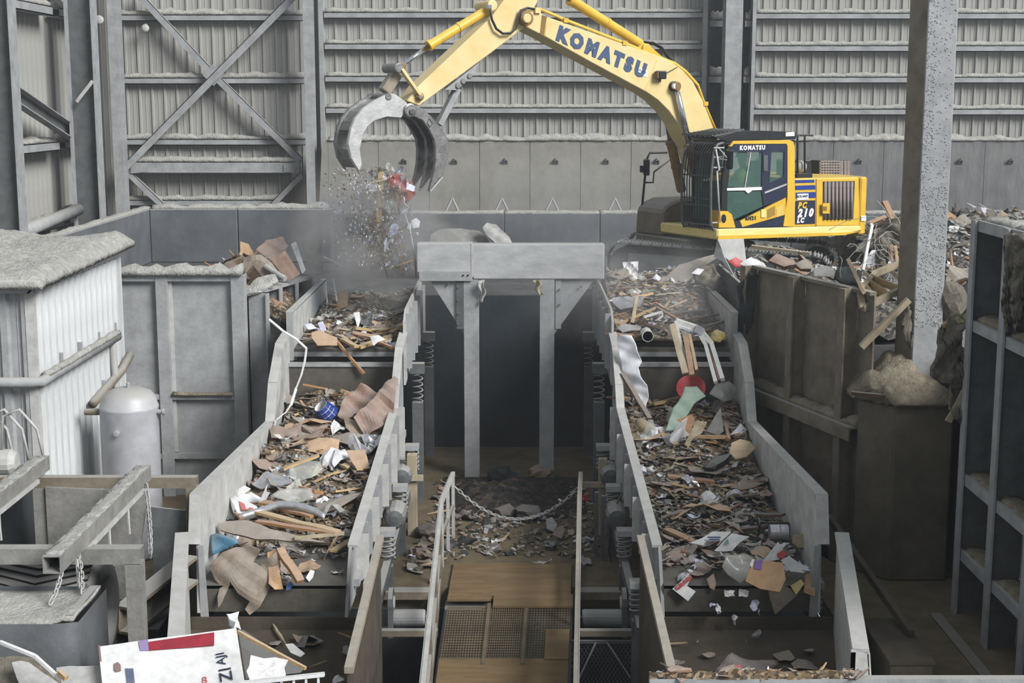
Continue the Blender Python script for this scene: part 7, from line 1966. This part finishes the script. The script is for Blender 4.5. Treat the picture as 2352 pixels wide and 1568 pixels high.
traced('hanging_rag', [(2140, 860), (2160, 760), (2180, 730), (2235, 715), (2238, 740), (2200, 760), (2210, 800), (2225, 850), (2220, 930), (2200, 970), (2180, 940), (2185, 880), (2165, 880)], V((6.0, 18.68, 3.2)), V((-.05, -1, .05)), .06, 'rag', 'thick matted rag hanging down beside the column', 'rag', .1, 3, freq=12)
traced('hanging_rag', [(2165, 745), (2200, 725), (2240, 712), (2240, 745), (2205, 742), (2170, 752)], V((6.1, 18.68, 3.75)), V((0, -.97, .2)), .05, 'carpet', 'pale striped cushion edge above the matted rag', 'cushion', .03, 3, freq=20)
stick('wooden_stick', atY(2236, 860, 18.6), atY(2178, 968, 18.66), .09, .03, 'wood_pale', 'flat grey board leaning beside the matted rag', 'board', up=(0, 1, .2))
c = atY(2185, 690, 20.4)
share(chunk_mesh('stuffed_sack', 79, 'rag', .9), 'stuffed_sack', c, scale=(.55, .5, .7), label='stuffed dusty sack wedged right behind the column', cat='sack')
c = atY(2225, 690, 20.6)
share(chunk_mesh('stuffed_sack', 80, 'rag_dark', .9), 'stuffed_sack', c, scale=(.5, .5, .6), label='dark plastic sack wedged beside the stuffed sack', cat='sack')
traced('cardboard_sheet', [(2170, 655), (2180, 610), (2240, 612), (2245, 650), (2215, 640)], V((6.8, 21.8, 4.3)), V((0, -.7, .7)), .02, 'card_grey', 'broad bent cardboard sheet behind the sacks', 'cardboard', .06, 2)
traced('cardboard_box', [(2166, 500), (2176, 488), (2205, 510), (2204, 530), (2180, 545), (2166, 545)], V((9.6, 30, 4.2)), V((0, -1, .2)), .3, 'card_tan', 'tan carton lying on the far heap by the column', 'carton', .01, 1)
rw = random.Random(5)
for k, (x0, x1, yy) in enumerate(((2310, 2330, 16.9), (2328, 2352, 16.6))):
    traced('hanging_rag', [(x0, 540), (x1, 535), (x1 + 4, 620), (x1 - 4, 720), (x0 + 4, 765), (x0 - 6, 700), (x0 + 2, 610)], V((5.9, yy, 4)), V((-.5, -1, 0)), .05, ('rag', 'rag')[k], ('long dusty rag hanging down the stiffened wall', 'second shorter rag hanging beside the long dusty rag')[k], 'rag', .06, 3, freq=24)
# vertical debris by the column base
traced('rag_scrap', [(2072, 745), (2085, 700), (2092, 715), (2095, 780), (2090, 800), (2076, 780)], V((5.75, 20.15, 3.4)), V((0, -1, 0)), .05, 'rag', 'shredded rag stuck between wall and column', 'rag', .05, 2, freq=14)

traced('tarpaulin', [(982, 575), (990, 540), (1010, 528), (1060, 524), (1100, 530), (1118, 545), (1126, 560), (1130, 580)], V((-1.0, 29.6, 3.4)), V((0, -.8, .6)), .03, 'sheet_grey', 'grey tarpaulin mound lying behind the portal header', 'tarpaulin', .03, 3, freq=5)
traced('tarpaulin', [(1108, 524), (1118, 512), (1140, 516), (1170, 545), (1176, 560), (1140, 562), (1122, 545)], V((-.3, 29.4, 3.4)), V((0, -.9, .45)), .06, 'paper_grey', 'pale folded tarpaulin end beside the grey mound', 'tarpaulin', .03, 3, freq=9)
# --- falling from the grapple
traced('red_cloth', [(890, 405), (905, 398), (930, 402), (948, 420), (955, 445), (938, 462), (918, 472), (900, 455), (888, 430)], V((-2.2, 25.9, 5.2)), V((.1, -1, .1)), .02, 'fabric_red', 'red cloth falling out of the open grapple', 'cloth', .08, 3, freq=9)
stick('broken_plank', atY(876, 394, 25.75), atY(870, 508, 25.75), .1, .03, 'wood_buff', 'upright buff plank falling from the grapple', 'plank', up=(0, 1, 0))
traced('paper_sheet', [(945, 506), (956, 500), (965, 508), (963, 522), (948, 524)], V((-1.9, 25.9, 4.6)), V((0, -1, .1)), .01, 'paper_white', 'square white scrap flying beside the falling waste', 'paper', .02, 2)
MB().tube([atY(918, 500, 25.8), atY(925, 480, 25.8), atY(940, 520, 25.8), atY(948, 560, 25.8), atY(952, 605, 25.8)], .012, 5).build('loose_wire', 'paper_white', label='white wire trailing below the falling waste', cat='wire', smooth=True)
for k, (px, py, s_) in enumerate(((858, 430, .26), (940, 430, .22), (930, 470, .26), (905, 530, .22), (885, 560, .2), (920, 545, .2))):
    share(KM['paper'][k], 'paper_scrap', atY(px, py, 25.7), rot=(1.3, .4 * k, k), scale=s_, mtl='paper_lilac' if k % 2 else 'paper_white', label='pale paper sheet tumbling in the falling waste ' + ('by the plank top', 'by the claw tip', 'under the red cloth', 'in mid-air above the feeder', 'low above the feeder', 'beside the white wire')[k], cat='paper')

# --- foreground, on the picking belt at the lower left
t = empty('printed_carton', (-4, 12.6, .9), label='large flattened white carton with a red printed band in the foreground', cat='carton')
CN = V((.1, -.62, .78)).normalized(); C0 = V((-3.6, 12.6, 1.15))
def onc(px, py, lift=0.0):
    d_ = ray(px, py); P_ = C0 + CN * lift; return CAMP + d_ * ((P_ - CAMP).dot(CN) / d_.dot(CN))
def cplate(nm, pts, m, l0, th=.004, par=None): return MB().prism([onc(a, b, l0) for a, b in pts], CN * th).build(nm, m, par or t)
fc = traced('panel', [(226, 1485), (543, 1443), (556, 1530), (566, 1590), (240, 1620)], C0, CN, .02, 'paper_white', None, None, .006, 3, parent=t)
traced('edge', [(226, 1485), (230, 1484), (246, 1620), (240, 1620)], C0 - CN * .015, CN, .05, 'maroon', None, None, 0, 0, parent=t)
cplate('red_band', [(340, 1474), (492, 1452), (492, 1482), (342, 1494)], 'print_red', .022)
cplate('dark_band', [(318, 1472), (340, 1468), (342, 1494), (322, 1494)], 'purple', .022)
cplate('hand_hole', [(262, 1524), (270, 1520), (277, 1526), (278, 1540), (266, 1543), (262, 1538)], 'maroon', .022)
dxc = (onc(520, 1478) - onc(530, 1540)).normalized()
text_mesh('marker_text', 'ZI', .17, 'navy', t, onc(520, 1548, .025), dxc, CN.cross(dxc), depth=.002)
text_mesh('marker_text', 'AJI', .12, 'navy', t, onc(508, 1512, .025), dxc, CN.cross(dxc), depth=.002)
for k in range(5):
    cplate('print_line', [(288 + 4 * k, 1534), (290 + 4 * k, 1534), (294 + 4 * k, 1568), (292 + 4 * k, 1568)], 'letter_blue', .022)
dxr = (onc(480, 1560) - onc(450, 1562)).normalized()
text_mesh('red_text', 'B', .1, 'plastic_red', t, onc(470, 1562, .025), dxr, CN.cross(dxr), depth=.002)
tr_g = traced('carton_flap', [(130, 1535), (160, 1530), (232, 1528), (245, 1600), (140, 1610)], V((-4.3, 12.55, .98)), LEAN, .02, 'paper_grey', 'dusty grey sheet lying beside the white carton', 'sheet', .01, 2)
traced('glass_pane', [(0, 1482), (80, 1508), (140, 1562), (120, 1620), (-30, 1620), (-20, 1480)], V((-4.9, 12.8, 1.2)), LEAN, .025, 'rag', 'mottled dark panel with a white edge at the foreground corner', 'panel', .004, 1)
q = [(0, 1474), (80, 1506), (140, 1560)]
bent('white_edging', [atY(a, b, 12.62 - .1 * i) for i, (a, b) in enumerate(q)], .03, .03, 'paper_white', 'thin white edging strip lying on the mottled panel', 'strip')
traced('acrylic_sheet', [(28, 1524), (48, 1518), (66, 1520), (100, 1545), (150, 1580), (60, 1600), (40, 1560)], V((-4.8, 12.5, 1.2)), LEAN, .02, 'paper_grey', 'bent pale acrylic sheet resting on the mottled panel', 'sheet', .02, 2)
stick('round_peg', atY(136, 1542, 12.4), atY(152, 1558, 12.35), .045, .045, 'wood_buff', 'round wooden tool handle beside the acrylic sheet', 'handle')
# dark board, white tissue and white trim to the right of the carton
traced('black_board', [(548, 1450), (560, 1448), (640, 1500), (700, 1535), (690, 1545), (600, 1560), (566, 1560), (556, 1500)], V((-2.6, 13.0, .75)), LEAN, .02, 'plastic_black', 'black board with a torn tan edge beside the white carton', 'board', .01, 2)
stick('torn_edge', atY(546, 1450, 12.95), atY(702, 1535, 12.6), .03, .03, 'wood_buff', 'torn tan edging along the black board', 'edging')
share(KM['paper'][1], 'paper_tissue', atY(612, 1538, 12.5), rot=(.9, .2, .4), scale=.34, mtl='paper_white', label='crumpled white tissue on the black board', cat='tissue')
share(KM['paper'][3], 'paper_tissue', atY(535, 1428, 13.6), rot=(.9, .2, 1.4), scale=.26, mtl='paper_white', label='white wad lying behind the top corner of the carton', cat='paper')
t = empty('white_trim', atY(650, 1560, 12.3), label='ribbed white plastic trim along the bottom of the black board', cat='trim')
a, b = atY(520, 1572, 12.3), atY(745, 1548, 12.3)
MB().bar(a, b, .03, .05, (0, 1, 0)).build('rail', 'paper_white', t); MB().bar(a + V((0, 0, -.12)), b + V((0, 0, -.12)), .03, .03, (0, 1, 0)).build('rail', 'paper_white', t)
for k in range(8):
    p = a.lerp(b, (k + .5) / 8); MB().mm(p + V((-.01, -.01, -.12)), p + V((.01, .01, 0))).build('rib', 'paper_white', t)
traced('tissue', [(655, 1480), (672, 1476), (700, 1500), (690, 1510), (668, 1500)], V((-2.1, 14.0, .1)), LEAN, .01, 'paper_grey', 'grey paper scrap behind the black board', 'paper', .02, 2)
# belt carrying the foreground waste
t = empty('picking_conveyor', (-4, 12.4, -1.5), label='dark picking conveyor carrying the foreground waste', cat='conveyor')
MB().mm((-6.2, 11.2, .45), (-1.7, 13.1, .55)).build('belt', 'rubber', t)
MB().mm((-6.2, 11.25, -1.5), (-1.7, 13.05, .44)).build('frame', 'pit_grey', t)
xa, xb = atY(1490, 1552, 13.5).x, atY(2400, 1552, 13.5).x
t = empty('belt_edge', (3, 13.5, 0), label='grey steel edge beam along the foreground belt on the pedestal side', cat='beam')
z_ = atY(1800, 1550, 13.5).z
MB().mm((xa, 13.4, z_ - .4), (xb, 13.5, z_)).build('beam', 'steel', t)
ridge((xa, 13.45, z_ - .003), (atY(1960, 1552, 13.5).x, 13.45, z_ - .003), .1, .06, 901, rough=.9).build('debris_ridge', 'litter', t)
def regE(r_):
    return V((r_.uniform(xa + .1, 3.6), 13.45 + r_.uniform(-.03, .15), z_ + .03)), 1.5
scatter(26, regE, 'on the steel edge beam in the foreground', 45, [('card', 3), ('paper', 4), ('chunk', 1), ('splinter', 3)], smul=.7)
# --- aisle: larger things
for k, (px, py, s_, m_, lab) in enumerate(((1215, 1190, .5, 'fabric_mauve', 'mauve bundle of cloth on the aisle floor'), (1160, 1185, .42, 'fabric_mauve', 'smaller mauve cloth bundle beside the large one'), (1240, 1095, .5, 'card_brown', 'brown drum-shaped sack by the portal post'), (1150, 1105, .6, 'rag_dark', 'dark tarpaulin heap between the portal posts'), (1265, 1258, .25, 'plastic_black', 'black crumpled wrapper on the aisle floor'), (985, 1230, .45, 'fabric_mauve', 'mauve rubble heap beside the ramp'), (970, 1280, .35, 'card_brown', 'brown lump beside the ramp post'))):
    c = atZ(px, py, .02)
    share(chunk_mesh('cloth_bundle', 90 + k, m_, .55), 'cloth_bundle', c + V((0, 0, s_ * .2)), rot=(0, 0, k), scale=s_, label=lab, cat='bundle')
traced('paper_sheet', [(1254, 1192), (1268, 1186), (1280, 1204), (1272, 1222), (1256, 1214)], atZ(1266, 1222, .03), LEAN, .01, 'paper_grey', 'pale sheet leaning on the mauve bundle', 'paper', .01, 1)
traced('cardboard_sheet', [(1278, 1212), (1292, 1205), (1298, 1215), (1290, 1238), (1268, 1228)], atZ(1280, 1238, .03), LEAN, .012, 'card_red', 'brown cardboard piece beside the pale sheet', 'cardboard', .01, 1)
for k, (px, py) in enumerate(((1108, 1236), (1130, 1258), (1120, 1268), (1245, 1292), (1100, 1182), (1347, 1290))):
    share(KM['paper'][k], 'paper_scrap', atZ(px, py, .03), rot=(.1, .1, k), scale=(.26, .2, .2), mtl='paper_grey', label='flat grey paper scrap on the aisle floor', cat='paper', group='flat grey paper scraps on the aisle floor')
# hoses, cables and tag beside the pedestal-side screen
for k, (px, lab) in enumerate(((1368, 'thin steel conduit post beside the pedestal-side screen'), (1384, 'second thin conduit post nearer the screen springs'))):
    c = atY(px, 1340, 20.9 - .2 * k)
    MB().mm((c.x - .03, c.y - .03, 0), (c.x + .03, c.y + .03, 1.0)).build('conduit_post', 'steel_dark', label=lab, cat='post')
MB().tube([atY(1430, 1130, 20.6), atY(1415, 1160, 20.6), atY(1408, 1210, 20.6), atY(1398, 1260, 20.6), atY(1405, 1300, 20.6), atY(1385, 1345, 20.5)], .012, 6).build('loose_cable', 'plastic_black', label='black cable hanging in loops beside the conduit posts', cat='cable', smooth=True)
traced('red_tag', [(1340, 1138), (1348, 1134), (1352, 1148), (1344, 1152)], atY(1345, 1142, 21.3), V((0, -1, 0)), .02, 'plastic_red', 'small red tag on the timber prop', 'tag', 0, 0)
# ================================================================== dust in the air
def volume(name, mb, dens, color, label, noise=None, aniso=.2):
    m = bpy.data.materials.new(name); m.use_nodes = True; nt = m.node_tree
    for n_ in list(nt.nodes):
        if n_.type != 'OUTPUT_MATERIAL': nt.nodes.remove(n_)
    out = [n_ for n_ in nt.nodes if n_.type == 'OUTPUT_MATERIAL'][0]
    vs_ = nt.nodes.new('ShaderNodeVolumeScatter')
    vs_.inputs['Color'].default_value = lin(color); vs_.inputs['Density'].default_value = dens; vs_.inputs['Anisotropy'].default_value = aniso
    nt.links.new(vs_.outputs[0], out.inputs['Volume'])
    if noise:
        tc = nt.nodes.new('ShaderNodeTexCoord')
        nn = nt.nodes.new('ShaderNodeTexNoise'); nn.inputs['Scale'].default_value = noise[0]; nn.inputs['Detail'].default_value = 5
        nt.links.new(tc.outputs['Object'], nn.inputs['Vector'])
        mp = nt.nodes.new('ShaderNodeMapping'); mp.inputs['Location'].default_value = noise[2]; mp.inputs['Scale'].default_value = noise[3]
        nt.links.new(tc.outputs['Object'], mp.inputs[0])
        ln = nt.nodes.new('ShaderNodeVectorMath'); ln.operation = 'LENGTH'; nt.links.new(mp.outputs[0], ln.inputs[0])
        fo = nt.nodes.new('ShaderNodeMapRange'); fo.interpolation_type = 'SMOOTHSTEP'
        fo.inputs[1].default_value = 1.0; fo.inputs[2].default_value = .15; fo.inputs[3].default_value = 0; fo.inputs[4].default_value = 1
        nt.links.new(ln.outputs['Value'], fo.inputs[0])
        mr = nt.nodes.new('ShaderNodeMapRange'); mr.inputs[1].default_value = noise[1]; mr.inputs[2].default_value = noise[1] + .25; mr.inputs[3].default_value = 0; mr.inputs[4].default_value = dens
        nt.links.new(nn.outputs['Fac'], mr.inputs[0])
        mu = nt.nodes.new('ShaderNodeMath'); mu.operation = 'MULTIPLY'
        nt.links.new(mr.outputs[0], mu.inputs[0]); nt.links.new(fo.outputs[0], mu.inputs[1])
        nt.links.new(mu.outputs[0], vs_.inputs['Density'])
    MT[name] = m
    return mb.build(name, name, label=label, cat='dust', kind='stuff')
def cloud(name, c, r_, dens, col, label, ns, th):
    c = V(c); r_ = V(r_)
    mb = MB().mm(c - r_, c + r_)
    # object origin sits at the box's bottom centre
    return volume(name, mb, dens, col, label, (ns, th, (0, 0, -1.0 * 1.0), (1 / r_.x, 1 / r_.y, 1 / r_.z)))
cloud('dust_cloud', (-2.45, 26.0, 4.35), (1.75, 1.5, 1.9), 13.0, (140, 133, 122), 'grey dust billowing around the waste falling from the grapple', 1.3, .42)
cloud('dust_cloud', (2.4, 25.0, 3.4), (2.6, 2.6, 1.3), 1.2, (170, 170, 168), 'thin dust drifting over the feeder before the excavator', .9, .40)
cloud('dust_cloud', (.6, 33.5, 4.6), (4.5, 2.0, 1.4), .5, (176, 180, 184), 'pale dust haze drifting before the low barrier wall', .5, .38)
volume('air_haze', MB().mm((-13, 9, -1.4), (17, 37.9, 9.6)), .0042, (196, 200, 204), 'thin dusty haze filling the hall', aniso=.3)
